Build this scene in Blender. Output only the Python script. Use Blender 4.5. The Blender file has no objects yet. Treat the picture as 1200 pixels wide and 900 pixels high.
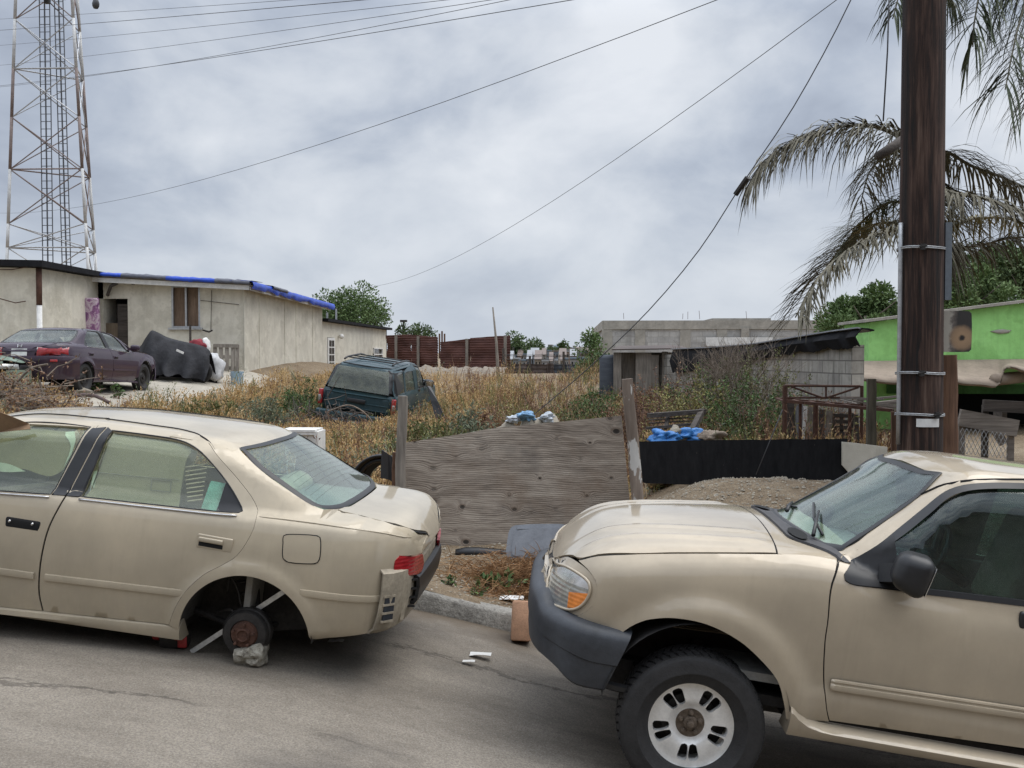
import bpy, math, random
from mathutils import Vector, Matrix, Euler
from mathutils.bvhtree import BVHTree
from mathutils.geometry import delaunay_2d_cdt
random.seed(7)
R = math.radians
S = bpy.context.scene
COL = S.collection
# ------------------------------------------------------------------ camera
CAMZ, PITCH, YAW, FPX = 1.90, 1.67, 3.0, 1200.0
CAMP = Vector((0, 0, CAMZ))
CAMR = Euler((R(90 - PITCH), 0, R(YAW)), 'XYZ').to_matrix()
cd = bpy.data.cameras.new('camera')
cam = bpy.data.objects.new('camera', cd)
COL.objects.link(cam)
cam.location = CAMP
cam.rotation_euler = (R(90 - PITCH), 0, R(YAW))
cd.sensor_width = 36.0
cd.lens = 36.0
cd.clip_start = 0.05
cd.clip_end = 9000
S.camera = cam
# ------------------------------------------------------------------ world, sun, exposure
SUN_EL, SUN_ROT = R(64), R(72)
w = bpy.data.worlds.new('World')
S.world = w
w.use_nodes = True
wt = w.node_tree
wt.nodes.clear()
def wn(t, **kw):
 n = wt.nodes.new(t)
 for k, v in kw.items():
  if k.startswith('i_'):
   n.inputs[k[2:]].default_value = v
  else:
   setattr(n, k, v)
 return n
wl = wt.links.new
sky = wn('ShaderNodeTexSky', sky_type='NISHITA', sun_disc=False, sun_elevation=SUN_EL,
         sun_rotation=SUN_ROT, air_density=1.0, dust_density=2.5, ozone_density=1.0)
bg_sky = wn('ShaderNodeBackground', i_Strength=0.09)
wl(sky.outputs[0], bg_sky.inputs[0])
# overcast deck: soft billows, flattened a little toward the horizon
tc = wn('ShaderNodeTexCoord')
sep = wn('ShaderNodeSeparateXYZ')
wl(tc.outputs['Generated'], sep.inputs[0])
mp = wn('ShaderNodeMapping'); mp.inputs['Location'].default_value = (3.1, 1.7, 0.4); mp.inputs['Scale'].default_value = (1.0, 1.0, 1.7)
wl(tc.outputs['Generated'], mp.inputs[0])
n1 = wn('ShaderNodeTexNoise'); n1.inputs['Scale'].default_value = 4.6; n1.inputs['Detail'].default_value = 9; n1.inputs['Roughness'].default_value = 0.52; n1.inputs['Distortion'].default_value = 0.25
wl(mp.outputs[0], n1.inputs['Vector'])
n2 = wn('ShaderNodeTexNoise'); n2.inputs['Scale'].default_value = 1.7; n2.inputs['Detail'].default_value = 3
wl(mp.outputs[0], n2.inputs['Vector'])
mixn = wn('ShaderNodeMix', data_type='FLOAT'); mixn.inputs[0].default_value = 0.36
wl(n1.outputs[0], mixn.inputs[2]); wl(n2.outputs[0], mixn.inputs[3])
ramp = wn('ShaderNodeValToRGB')
cr = ramp.color_ramp
cr.elements[0].position = 0.38; cr.elements[0].color = (0.265, 0.30, 0.372, 1)
cr.elements[1].position = 0.62; cr.elements[1].color = (0.625, 0.65, 0.69, 1)
e = cr.elements.new(0.46); e.color = (0.37, 0.412, 0.485, 1)
e = cr.elements.new(0.53); e.color = (0.50, 0.535, 0.59, 1)
wl(mixn.outputs[0], ramp.inputs[0])
# paler band low over the horizon
hz = wn('ShaderNodeMapRange'); hz.inputs['From Min'].default_value = 0.0; hz.inputs['From Max'].default_value = 0.16
hz.inputs['To Min'].default_value = 0.6; hz.inputs['To Max'].default_value = 0.0
wl(sep.outputs[2], hz.inputs[0])
mixh = wn('ShaderNodeMix', data_type='RGBA'); mixh.inputs[7].default_value = (0.50, 0.545, 0.61, 1)
wl(hz.outputs[0], mixh.inputs[0]); wl(ramp.outputs[0], mixh.inputs[6])
# the deck is brighter overhead, as an overcast sky is
zen = wn('ShaderNodeMapRange'); zen.inputs['From Min'].default_value = 0.30; zen.inputs['From Max'].default_value = 1.0
zen.inputs['To Min'].default_value = 1.0; zen.inputs['To Max'].default_value = 3.3
wl(sep.outputs[2], zen.inputs[0])
bg_cl = wn('ShaderNodeBackground')
wl(mixh.outputs[2], bg_cl.inputs[0]); wl(zen.outputs[0], bg_cl.inputs[1])
ms = wn('ShaderNodeMixShader'); ms.inputs[0].default_value = 0.93
wl(bg_sky.outputs[0], ms.inputs[1]); wl(bg_cl.outputs[0], ms.inputs[2])
wo = wn('ShaderNodeOutputWorld')
wl(ms.outputs[0], wo.inputs[0])
sl = bpy.data.lights.new('sun', 'SUN')
sl.energy = 1.35
sl.angle = R(50)
sl.color = (1.0, 0.955, 0.89)
sun = bpy.data.objects.new('sun', sl)
COL.objects.link(sun)
# Nishita rotation 0 = +Y, turning clockwise seen from above
sd = Vector((math.sin(SUN_ROT) * math.cos(SUN_EL), math.cos(SUN_ROT) * math.cos(SUN_EL), math.sin(SUN_EL)))
sun.rotation_euler = sd.to_track_quat('Z', 'Y').to_euler()
sun.location = (0, -5, 30)
vs = S.view_settings
vs.view_transform = 'Standard'
vs.look = 'None'
vs.exposure = 0.38
vs.gamma = 1.0
vs.use_curve_mapping = False
S.cycles.max_bounces = 8
S.cycles.transparent_max_bounces = 24
S.cycles.use_denoising = True
S.cycles.denoiser = 'OPENIMAGEDENOISE'
S.cycles.denoising_input_passes = 'RGB_ALBEDO_NORMAL'
S.cycles.denoising_prefilter = 'NONE'
S.cycles.use_adaptive_sampling = False
S.cycles.caustics_reflective = False
S.cycles.caustics_refractive = False
# ------------------------------------------------------------------ picking points in the place
def ray(px, py):
 return (CAMR @ Vector(((px - 600) / FPX, (450 - py) / FPX, -1))).normalized()
def at(px, py, Y):
 """the point at world distance Y behind pixel (px,py)"""
 d = ray(px, py)
 return CAMP + d * (Y / d.y)
def road_z(x, y):
 return spl(((-60, 9.0), (-40, 5.6), (-10, 1.22), (-4.3, .505), (-1.62, .225), (.6, -.248), (3.4, -.70), (10, -1.8), (40, -6.8), (60, -10)), x) - 0.022 * (y - 5.0)
# ------------------------------------------------------------------ tags
def tag(o, label=None, cat=None, group=None, kind=None):
 for k, v in (('label', label), ('category', cat), ('group', group), ('kind', kind)):
  if v:
   o[k] = v
 return o
def empty(name, loc=(0, 0, 0), rz=0, label=None, cat=None, group=None):
 o = bpy.data.objects.new(name, None)
 COL.objects.link(o)
 o.location = loc
 o.rotation_euler = (0, 0, rz)
 o.empty_display_size = 0.2
 return tag(o, label, cat, group)
def copy_tree(o, parent=None):
 c = o.copy()
 COL.objects.link(c)
 if parent:
  c.parent = parent
  c.matrix_parent_inverse = o.matrix_parent_inverse.copy()
 for ch in list(o.children):
  copy_tree(ch, c)
 return c
# ------------------------------------------------------------------ mesh builder
class MB:
 def __init__(s):
  s.v = []; s.f = []; s.mi = []
 def add(s, vs, fs, m=0):
  b = len(s.v)
  s.v.extend(Vector(q) for q in vs)
  for f in fs:
   s.f.append([b + i for i in f]); s.mi.append(m)
  return s
 def box(s, c, d, rot=None, m=0, taper=1.0):
  x, y, z = d[0] / 2, d[1] / 2, d[2] / 2
  vs = []
  for sz in (-1, 1):
   k = taper if sz > 0 else 1
   for sx, sy in ((-1, -1), (1, -1), (1, 1), (-1, 1)):
    vs.append(Vector((sx * x * k, sy * y * k, sz * z)))
  if rot is not None:
   M = rot if isinstance(rot, Matrix) else Euler(rot).to_matrix()
   vs = [M @ q for q in vs]
  vs = [q + Vector(c) for q in vs]
  return s.add(vs, [(3, 2, 1, 0), (4, 5, 6, 7), (0, 1, 5, 4), (1, 2, 6, 5), (2, 3, 7, 6), (3, 0, 4, 7)], m)
 def bbox(s, c, d, r=0.01, rot=None, m=0, seg=2):
  """box with rounded edges"""
  import bmesh
  bm = bmesh.new()
  bmesh.ops.create_cube(bm, size=1.0)
  bmesh.ops.scale(bm, vec=Vector(d), verts=bm.verts)
  bmesh.ops.bevel(bm, geom=list(bm.edges), offset=min(r, min(d) * 0.49), segments=seg, profile=0.5, affect='EDGES')
  M = Matrix.Identity(3) if rot is None else (rot if isinstance(rot, Matrix) else Euler(rot).to_matrix())
  bm.verts.index_update()
  s.add([M @ q.co + Vector(c) for q in bm.verts], [[q.index for q in f.verts] for f in bm.faces], m)
  bm.free()
  return s
 def beam(s, a, b, w_, h_, up=(0, 0, 1), m=0):
  a, b = Vector(a), Vector(b)
  t = (b - a).normalized()
  u = Vector(up)
  if abs(t.dot(u)) > 0.98:
   u = Vector((0, 1, 0))
  sx = t.cross(u).normalized()
  sz = sx.cross(t)
  M = Matrix((sx, t, sz)).transposed()
  return s.box((a + b) / 2, (w_, (b - a).length, h_), M, m)
 def tube(s, pts, rad, n=8, m=0, cap=True, closed=False):
  pts = [Vector(q) for q in pts]
  N = len(pts)
  if not hasattr(rad, '__len__'):
   rad = [rad] * N
  b = len(s.v)
  prev = None
  for i, q in enumerate(pts):
   if closed:
    t = (pts[(i + 1) % N] - pts[i - 1])
   else:
    t = pts[min(i + 1, N - 1)] - pts[max(i - 1, 0)]
   t.normalize()
   if prev is None:
    u = Vector((0, 0, 1)) if abs(t.z) < 0.9 else Vector((1, 0, 0))
    prev = (u - t * u.dot(t)).normalized()
   else:
    prev = (prev - t * prev.dot(t)).normalized()
   bn = t.cross(prev)
   for k in range(n):
    a = 2 * math.pi * k / n
    s.v.append(q + (prev * math.cos(a) + bn * math.sin(a)) * rad[i])
  for i in range(N if closed else N - 1):
   for k in range(n):
    a0 = b + i * n + k; a1 = b + i * n + (k + 1) % n
    j = (i + 1) % N
    c0 = b + j * n + k; c1 = b + j * n + (k + 1) % n
    s.f.append([a0, a1, c1, c0]); s.mi.append(m)
  if cap and not closed:
   s.f.append([b + k for k in range(n)][::-1]); s.mi.append(m)
   s.f.append([b + (N - 1) * n + k for k in range(n)]); s.mi.append(m)
  return s
 def lathe(s, prof, c=(0, 0, 0), M=None, n=48, m=0, caps=False):
  """prof: (radius, height) pairs turned about +Z, then M, then moved to c"""
  b = len(s.v)
  M = M or Matrix.Identity(3)
  for r, h in prof:
   for k in range(n):
    a = 2 * math.pi * k / n
    s.v.append(M @ Vector((r * math.cos(a), r * math.sin(a), h)) + Vector(c))
  for i in range(len(prof) - 1):
   for k in range(n):
    s.f.append([b + i * n + k, b + i * n + (k + 1) % n, b + (i + 1) * n + (k + 1) % n, b + (i + 1) * n + k]); s.mi.append(m)
  if caps:
   s.f.append([b + k for k in range(n)][::-1]); s.mi.append(m)
   s.f.append([b + (len(prof) - 1) * n + k for k in range(n)]); s.mi.append(m)
  return s
 def grid(s, rows, m=0, flip=False):
  b = len(s.v)
  nr, nc = len(rows), len(rows[0])
  for r in rows:
   s.v.extend(Vector(q) for q in r)
  for i in range(nr - 1):
   for j in range(nc - 1):
    f = [b + i * nc + j, b + i * nc + j + 1, b + (i + 1) * nc + j + 1, b + (i + 1) * nc + j]
    s.f.append(f[::-1] if flip else f); s.mi.append(m)
  return s
 def slab(s, rows, t, m=0):
  """a sheet (grid of points) given thickness t along its own normals"""
  nr, nc = len(rows), len(rows[0])
  P = [[Vector(q) for q in r] for r in rows]
  Nn = []
  for i in range(nr):
   rr = []
   for j in range(nc):
    a = P[min(i + 1, nr - 1)][j] - P[max(i - 1, 0)][j]
    c = P[i][min(j + 1, nc - 1)] - P[i][max(j - 1, 0)]
    q = c.cross(a)
    rr.append(q.normalized() if q.length > 1e-9 else Vector((0, 0, 1)))
   Nn.append(rr)
  B = [[P[i][j] - Nn[i][j] * t for j in range(nc)] for i in range(nr)]
  s.grid(P, m); s.grid(B, m, True)
  s.grid([P[0], B[0]], m, True); s.grid([P[-1], B[-1]], m)
  s.grid([[r[0] for r in P], [r[0] for r in B]], m); s.grid([[r[-1] for r in P], [r[-1] for r in B]], m, True)
  return s
 def prism(s, poly, d, M=None, c=(0, 0, 0), m=0):
  """polygon in XY pushed d along +Z, then M, then c"""
  n = len(poly)
  M = M or Matrix.Identity(3)
  vs = [M @ Vector((p[0], p[1], 0)) + Vector(c) for p in poly] + [M @ Vector((p[0], p[1], d)) + Vector(c) for p in poly]
  fs = [list(range(n))[::-1], list(range(n, 2 * n))]
  fs += [[i, (i + 1) % n, n + (i + 1) % n, n + i] for i in range(n)]
  return s.add(vs, fs, m)
 def blob(s, c, r, seed=0, rough=0.2, sub=2, sq=(1, 1, 1), m=0):
  import bmesh
  from mathutils import noise
  bm = bmesh.new()
  bmesh.ops.create_icosphere(bm, subdivisions=sub, radius=1.0)
  bm.verts.index_update()
  vs = []
  for q in bm.verts:
   d = q.co.normalized()
   k = 1 + rough * noise.noise(d * 1.3 + Vector((seed * 7.1, seed * 3.3, 0))) + rough * 0.5 * noise.noise(d * 3.1 + Vector((seed, 9, 0)))
   vs.append(Vector((d.x * sq[0], d.y * sq[1], d.z * sq[2])) * r * k + Vector(c))
  s.add(vs, [[q.index for q in f.verts] for f in bm.faces], m)
  bm.free()
  return s
 def build(s, name, mats, parent=None, smooth=False, sharp=None, loc=None):
  me = bpy.data.meshes.new(name)
  me.from_pydata([tuple(q) for q in s.v], [], s.f)
  if not isinstance(mats, (list, tuple)):
   mats = [mats]
  for q in mats:
   me.materials.append(q)
  if len(mats) > 1:
   me.polygons.foreach_set('material_index', s.mi)
  me.update()
  if smooth:
   me.polygons.foreach_set('use_smooth', [True] * len(me.polygons))
   if sharp:
    me.set_sharp_from_angle(angle=R(sharp))
  o = bpy.data.objects.new(name, me)
  COL.objects.link(o)
  if parent:
   o.parent = parent
  if loc is not None:
   o.location = loc
  return o
def rebase(o):
 """put a one-mesh thing's origin at the middle of its foot"""
 me = o.data
 xs = [v.co for v in me.vertices]
 c = Vector(((min(q.x for q in xs) + max(q.x for q in xs)) / 2, (min(q.y for q in xs) + max(q.y for q in xs)) / 2, min(q.z for q in xs)))
 me.transform(Matrix.Translation(-c))
 o.location = o.location + c
 return o
# ------------------------------------------------------------------ curves
def spl(keys, x):
 """monotone-ish cubic through (x, value) keys"""
 if x <= keys[0][0]:
  return keys[0][1]
 if x >= keys[-1][0]:
  return keys[-1][1]
 n = len(keys)
 for i in range(n - 1):
  if keys[i][0] <= x <= keys[i + 1][0]:
   break
 x0, y0 = keys[i]; x1, y1 = keys[i + 1]
 h = x1 - x0
 d = (y1 - y0) / h
 def slope(j):
  if j == 0 or j == n - 1:
   k = 0 if j == 0 else n - 2
   return (keys[k + 1][1] - keys[k][1]) / (keys[k + 1][0] - keys[k][0])
  a = (keys[j][1] - keys[j - 1][1]) / (keys[j][0] - keys[j - 1][0])
  b = (keys[j + 1][1] - keys[j][1]) / (keys[j + 1][0] - keys[j][0])
  return 0 if a * b <= 0 else 2 * a * b / (a + b)
 m0, m1 = slope(i), slope(i + 1)
 t = (x - x0) / h
 return (2 * t**3 - 3 * t**2 + 1) * y0 + (t**3 - 2 * t**2 + t) * h * m0 + (-2 * t**3 + 3 * t**2) * y1 + (t**3 - t**2) * h * m1
def smooth_step(a, b, x):
 t = max(0, min(1, (x - a) / (b - a)))
 return t * t * (3 - 2 * t)
def outline(pts, step, closed=True):
 """curve through 2-D/3-D points; a tuple ending in 'c' marks a hard corner"""
 P = []
 K = []
 for p in pts:
  if p[-1] == 'c':
   K.append(True); P.append(Vector(p[:-1]))
  else:
   K.append(False); P.append(Vector(p))
 n = len(P)
 out = []
 for i in range(n if closed else n - 1):
  p1, p2 = P[i], P[(i + 1) % n]
  k1 = K[i] or (not closed and i == 0)
  k2 = K[(i + 1) % n] or (not closed and i == n - 2)
  p0 = p1 if k1 else P[i - 1]
  p3 = p2 if k2 else P[(i + 2) % n]
  L = (p2 - p1).length
  if L < 1e-7:
   continue
  # tangents scaled by chord length keep unevenly spaced points from looping
  t1 = (p2 - p0) / max(1e-6, ((p2 - p1).length + (p1 - p0).length)) * L
  t2 = (p3 - p1) / max(1e-6, ((p3 - p2).length + (p2 - p1).length)) * L
  m = max(1, int(round(L / step)))
  for j in range(m):
   t = j / m
   out.append((2 * t**3 - 3 * t**2 + 1) * p1 + (t**3 - 2 * t**2 + t) * t1 + (-2 * t**3 + 3 * t**2) * p2 + (t**3 - t**2) * t2)
 if not closed:
  out.append(P[-1])
 return out
def poly_area(p):
 return sum(p[i][0] * p[(i + 1) % len(p)][1] - p[(i + 1) % len(p)][0] * p[i][1] for i in range(len(p))) / 2
def inset(p, d):
 """move a closed 2-D outline inward by d"""
 if poly_area(p) < 0:
  p = p[::-1]
 n = len(p)
 out = []
 for i in range(n):
  a = (p[i] - p[i - 1]); b = (p[(i + 1) % n] - p[i])
  if a.length < 1e-9 or b.length < 1e-9:
   out.append(p[i]); continue
  a.normalize(); b.normalize()
  na = Vector((-a.y, a.x)); nb = Vector((-b.y, b.x))
  m = na + nb
  if m.length < 0.3:
   m = na
  m.normalize()
  out.append(p[i] + m * min(2.0, 1 / max(0.4, m.dot(na))) * d)
 return out
def fill2d(poly, step, holes=()):
 """triangles over a closed outline with an even scatter of inner points"""
 pts = [Vector(p) for p in poly]
 loops = [pts] + [[Vector(q) for q in h] for h in holes]
 edges = []
 allp = []
 for L in loops:
  b = len(allp)
  allp += L
  edges += [(b + i, b + (i + 1) % len(L)) for i in range(len(L))]
 segs = [(allp[a], allp[b]) for a, b in edges]
 x0 = min(p.x for p in pts); x1 = max(p.x for p in pts)
 y0 = min(p.y for p in pts); y1 = max(p.y for p in pts)
 nb = len(allp)
 def near(q):
  for a, b in segs:
   if min(a.x, b.x) - step > q.x or max(a.x, b.x) + step < q.x or min(a.y, b.y) - step > q.y or max(a.y, b.y) + step < q.y:
    continue
   ab = b - a
   t = max(0, min(1, (q - a).dot(ab) / max(1e-12, ab.dot(ab))))
   if (a + ab * t - q).length < step * 0.55:
    return True
  return False
 def inside(q):
  c = False
  for a, b in segs:
   if (a.y > q.y) != (b.y > q.y) and q.x < (b.x - a.x) * (q.y - a.y) / (b.y - a.y) + a.x:
    c = not c
  return c
 j = 0
 y = y0 + step * 0.5
 while y < y1:
  x = x0 + step * (0.5 if j % 2 else 0.25)
  while x < x1:
   q = Vector((x, y))
   if inside(q) and not near(q):
    allp.append(q)
   x += step
  y += step * 0.87
  j += 1
 v, ed, fc, *_ = delaunay_2d_cdt(allp, edges, [], 0, 1e-6)
 fo = []
 for f in fc:
  c = sum((v[i] for i in f), Vector((0, 0))) / len(f)
  if inside(c):
   a = (v[f[1]] - v[f[0]]).cross(v[f[2]] - v[f[0]])
   fo.append(list(f) if a > 0 else list(f)[::-1])
 return v, fo
# ------------------------------------------------------------------ materials
def rgb(h):
 """sRGB hex -> linear"""
 h = h.lstrip('#')
 c = [int(h[i:i + 2], 16) / 255 for i in (0, 2, 4)]
 return tuple(q / 12.92 if q <= 0.04045 else ((q + 0.055) / 1.055) ** 2.4 for q in c)
class Mat:
 """small node-graph writer"""
 def __init__(s, name, rough=0.6, metal=0.0, spec=0.5):
  s.m = bpy.data.materials.new(name)
  s.m.use_nodes = True
  s.t = s.m.node_tree
  s.b = s.t.nodes['Principled BSDF']
  s.b.inputs['Roughness'].default_value = rough
  s.b.inputs['Metallic'].default_value = metal
  s.b.inputs['Specular IOR Level'].default_value = spec
  s.co = None
 def n(s, t, **kw):
  q = s.t.nodes.new(t)
  for k, v in kw.items():
   setattr(q, k, v)
  return q
 def l(s, a, b):
  s.t.links.new(a, b)
 def coord(s, scale=(1, 1, 1), rot=(0, 0, 0), loc=(0, 0, 0), kind='Object'):
  if s.co is None:
   s.co = s.n('ShaderNodeTexCoord')
  q = s.n('ShaderNodeMapping')
  q.inputs['Scale'].default_value = scale
  q.inputs['Rotation'].default_value = rot
  q.inputs['Location'].default_value = loc
  s.l(s.co.outputs[kind], q.inputs[0])
  return q.outputs[0]
 def noise(s, scale, detail=4, rough=0.55, vec=None, dist=0.0, sc=(1, 1, 1), loc=(0, 0, 0)):
  q = s.n('ShaderNodeTexNoise')
  q.inputs['Scale'].default_value = scale
  q.inputs['Detail'].default_value = detail
  q.inputs['Roughness'].default_value = rough
  q.inputs['Distortion'].default_value = dist
  s.l(vec or s.coord(sc, loc=loc), q.inputs['Vector'])
  return q.outputs[0]
 def ramp(s, fac, stops, interp='LINEAR'):
  q = s.n('ShaderNodeValToRGB')
  q.color_ramp.interpolation = interp
  el = q.color_ramp.elements
  while len(el) < len(stops):
   el.new(0.5)
  for e, (p, c) in zip(el, stops):
   e.position = p
   if not hasattr(c, '__len__'):
    c = (c, c, c)
   e.color = (*c[:3], 1)
  s.l(fac, q.inputs[0])
  return q.outputs[0]
 def mix(s, fac, a, b, blend='MIX'):
  q = s.n('ShaderNodeMix', data_type='RGBA', blend_type=blend)
  for sock, v in ((q.inputs[0], fac), (q.inputs[6], a), (q.inputs[7], b)):
   if hasattr(v, 'is_linked') or hasattr(v, 'links'):
    s.l(v, sock)
   elif hasattr(v, '__len__'):
    sock.default_value = (*v[:3], 1)
   else:
    sock.default_value = v
  return q.outputs[2]
 def math(s, op, a, b=0.0):
  q = s.n('ShaderNodeMath', operation=op)
  for sock, v in zip(q.inputs, (a, b)):
   if hasattr(v, 'links'):
    s.l(v, sock)
   else:
    sock.default_value = v
  return q.outputs[0]
 def out(s, col=None, rough=None, bump=None, bs=0.3, bd=0.01, metal=None, alpha=None):
  if col is not None:
   if hasattr(col, 'links'):
    s.l(col, s.b.inputs['Base Color'])
   else:
    s.b.inputs['Base Color'].default_value = (*col[:3], 1)
  if rough is not None:
   if hasattr(rough, 'links'):
    s.l(rough, s.b.inputs['Roughness'])
   else:
    s.b.inputs['Roughness'].default_value = rough
  if metal is not None:
   s.l(metal, s.b.inputs['Metallic'])
  if alpha is not None:
   s.l(alpha, s.b.inputs['Alpha'])
  if bump is not None:
   q = s.n('ShaderNodeBump')
   q.inputs['Strength'].default_value = bs
   q.inputs['Distance'].default_value = bd
   s.l(bump, q.inputs['Height'])
   s.l(q.outputs[0], s.b.inputs['Normal'])
  return s.m
def plain(name, col, rough=0.6, metal=0.0, var=0.25, scale=6.0, bump=0.0, spec=0.5, bscale=None):
 """one colour, broken up by two sizes of noise"""
 q = Mat(name, rough, metal, spec)
 a = q.noise(scale, 5, 0.6)
 b = q.noise(scale * 5.3, 3, 0.6)
 f = q.math('MULTIPLY_ADD', a, 0.65)
 q.t.nodes[-1]
 f = q.math('ADD', q.math('MULTIPLY', a, 0.65), q.math('MULTIPLY', b, 0.35))
 d = tuple(c * (1 - var) for c in col)
 l_ = tuple(min(1, c * (1 + var)) for c in col)
 c = q.ramp(f, [(0.32, d), (0.68, l_)])
 return q.out(c, None, q.noise(bscale or scale * 8, 4) if bump else None, bump, 0.01)
def glass_mat(name, tint, rough=0.02, dirt=0.1, dirtcol=(0.35, 0.33, 0.28), dens=1.0):
 """car or window glass: tinted see-through mixed with a sharp reflection and a film of dust"""
 q = Mat(name, rough, 0.0, 0.5)
 t = q.t
 t.nodes.remove(q.b)
 tr = q.n('ShaderNodeBsdfTransparent'); tr.inputs[0].default_value = (*tint, 1)
 gl = q.n('ShaderNodeBsdfGlossy'); gl.inputs['Roughness'].default_value = rough
 gl.inputs[0].default_value = (1, 1, 1, 1)
 ge = q.n('ShaderNodeNewGeometry')
 dt_ = q.n('ShaderNodeVectorMath', operation='DOT_PRODUCT')
 q.l(ge.outputs['Incoming'], dt_.inputs[0]); q.l(ge.outputs['Normal'], dt_.inputs[1])
 sch = q.math('POWER', q.math('SUBTRACT', 1.0, q.math('ABSOLUTE', dt_.outputs['Value'])), 5.0)
 m1 = q.n('ShaderNodeMixShader')
 ff2 = q.math('MULTIPLY_ADD', sch, 0.75)
 ff2.node.inputs[2].default_value = 0.045
 q.l(ff2, m1.inputs[0]); q.l(tr.outputs[0], m1.inputs[1]); q.l(gl.outputs[0], m1.inputs[2])
 df = q.n('ShaderNodeBsdfDiffuse'); df.inputs[0].default_value = (*dirtcol, 1)
 nz = q.noise(5, 6, 0.65)
 dr = q.ramp(nz, [(0.35, dirt * 0.4), (0.75, dirt * 1.6)])
 m2 = q.n('ShaderNodeMixShader')
 q.l(dr, m2.inputs[0]); q.l(m1.outputs[0], m2.inputs[1]); q.l(df.outputs[0], m2.inputs[2])
 q.l(m2.outputs[0], t.nodes['Material Output'].inputs[0])
 return q.m
# ------------------------------------------------------------------ shared materials
def paint_mat(name, col, rough=0.36, metal=0.45, coat=0.35, dust=0.35, dustcol=(0.42, 0.37, 0.29), fade=0.15):
 q = Mat(name, rough, metal, 0.5)
 a = q.noise(2.2, 6, 0.6)
 b = q.noise(26, 4, 0.65, sc=(1, 1, 0.25))
 c0 = q.mix(q.ramp(a, [(0.3, 0.0), (0.75, 1.0)]), tuple(x * (1 - fade) for x in col), tuple(x * (1 + fade) for x in col))
 # road dust: streaky film, thicker low on the body, with soft run marks
 sp = q.n('ShaderNodeSeparateXYZ')
 q.l(q.coord(), sp.inputs[0])
 low = q.n('ShaderNodeMapRange')
 low.inputs['From Min'].default_value = 0.45; low.inputs['From Max'].default_value = -0.05
 low.inputs['To Min'].default_value = 0.35; low.inputs['To Max'].default_value = 1.0
 q.l(sp.outputs[2], low.inputs[0])
 st = q.ramp(b, [(0.38, 0.0), (0.72, 1.0)])
 fm = q.math('MULTIPLY', q.math('MULTIPLY', st, low.outputs[0]), dust)
 gr = q.noise(300, 2, 0.6)
 col2 = q.mix(fm, c0, dustcol)
 sc = q.noise(60, 5, 0.7, sc=(0.25, 1, 2.5))
 col3 = q.mix(q.ramp(sc, [(0.68, 0.0), (0.74, 0.25)]), col2, tuple(x * 0.45 for x in col))
 col4 = q.mix(q.ramp(gr, [(0.62, 0.0), (0.75, 0.10)]), col3, (0.10, 0.085, 0.065))
 rn = q.noise(15, 4, .6, sc=(1, 1, .07), loc=(2, 5, 1))
 col4 = q.mix(q.ramp(rn, [(0.58, 0.0), (0.76, 0.11)]), col4, tuple(x * 0.5 for x in dustcol))
 rg = q.math('ADD', q.math('MULTIPLY', fm, 0.4), q.math('MULTIPLY_ADD', a, 0.12))
 rr = q.math('ADD', rg, rough - 0.04)
 mt = q.math('MULTIPLY', q.math('SUBTRACT', 1.0, fm), metal)
 q.b.inputs['Coat Weight'].default_value = coat
 q.b.inputs['Coat Roughness'].default_value = 0.07
 return q.out(col4, rr, q.noise(1.7, 2), 0.05, 0.02, mt)
M = {}
M['sedan_paint'] = paint_mat('champagne_sedan_paint', (0.53, 0.463, 0.352), 0.23, 0.80, 0.9, 0.30)
M['suv_paint'] = paint_mat('gold_suv_paint', (0.49, 0.420, 0.318), 0.20, 0.82, 1.0, 0.24, (0.40, 0.345, 0.27))
M['plum_paint'] = paint_mat('plum_sedan_paint', (0.034, 0.013, 0.031), 0.20, 0.3, 0.8, 0.05, (0.2, 0.17, 0.15))
M['teal_paint'] = paint_mat('teal_suv_paint', (0.018, 0.052, 0.065), 0.30, 0.25, 0.5, 0.18, (0.22, 0.2, 0.17))
M['green_paint'] = paint_mat('sage_car_paint', (0.20, 0.27, 0.21), 0.34, 0.35, 0.4, 0.3)
M['black_plastic'] = plain('black_trim_plastic', (0.012, 0.012, 0.013), 0.42, 0, 0.35, 9)
M['grey_plastic'] = plain('weathered_bumper_plastic', (0.036, 0.040, 0.047), 0.50, 0, 0.35, 5, 0.12, bscale=140)
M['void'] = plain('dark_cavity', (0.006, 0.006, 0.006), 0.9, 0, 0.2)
M['under'] = plain('oily_underbody', (0.022, 0.020, 0.019), 0.75, 0, 0.6, 12, 0.3)
M['well'] = plain('dusty_wheel_well', (0.045, 0.042, 0.038), 0.85, 0, 0.6, 9, 0.3)
M['rubber'] = plain('tyre_rubber', (0.022, 0.021, 0.021), 0.72, 0, 0.4, 14, 0.25)
M['alloy'] = plain('dull_alloy', (0.80, 0.79, 0.76), 0.30, 0.35, 0.14, 16)
M['chrome'] = plain('worn_chrome', (0.62, 0.61, 0.60), 0.22, 0.9, 0.15, 20)
M['galv'] = plain('galvanised_steel', (0.42, 0.43, 0.44), 0.45, 0.7, 0.25, 10)
M['bar'] = plain('bare_aluminium_bar', (0.55, 0.55, 0.53), 0.42, 0.6, 0.3, 18)
M['rust'] = plain('brown_rust', (0.085, 0.040, 0.026), 0.85, 0.1, 0.5, 14, 0.4)
M['dark_steel'] = plain('greasy_black_steel', (0.035, 0.032, 0.030), 0.55, 0.4, 0.5, 20, 0.3)
M['cloth_tan'] = plain('tan_seat_cloth', (0.52, 0.46, 0.35), 0.9, 0, 0.2, 12, 0.3)
M['cloth_grey'] = plain('grey_seat_cloth', (0.26, 0.255, 0.235), 0.9, 0, 0.2, 12, 0.3)
M['sedan_glass'] = glass_mat('green_tint_side_glass', (0.90, 0.93, 0.86), 0.03, 0.08, (0.36, 0.38, 0.30))
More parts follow.
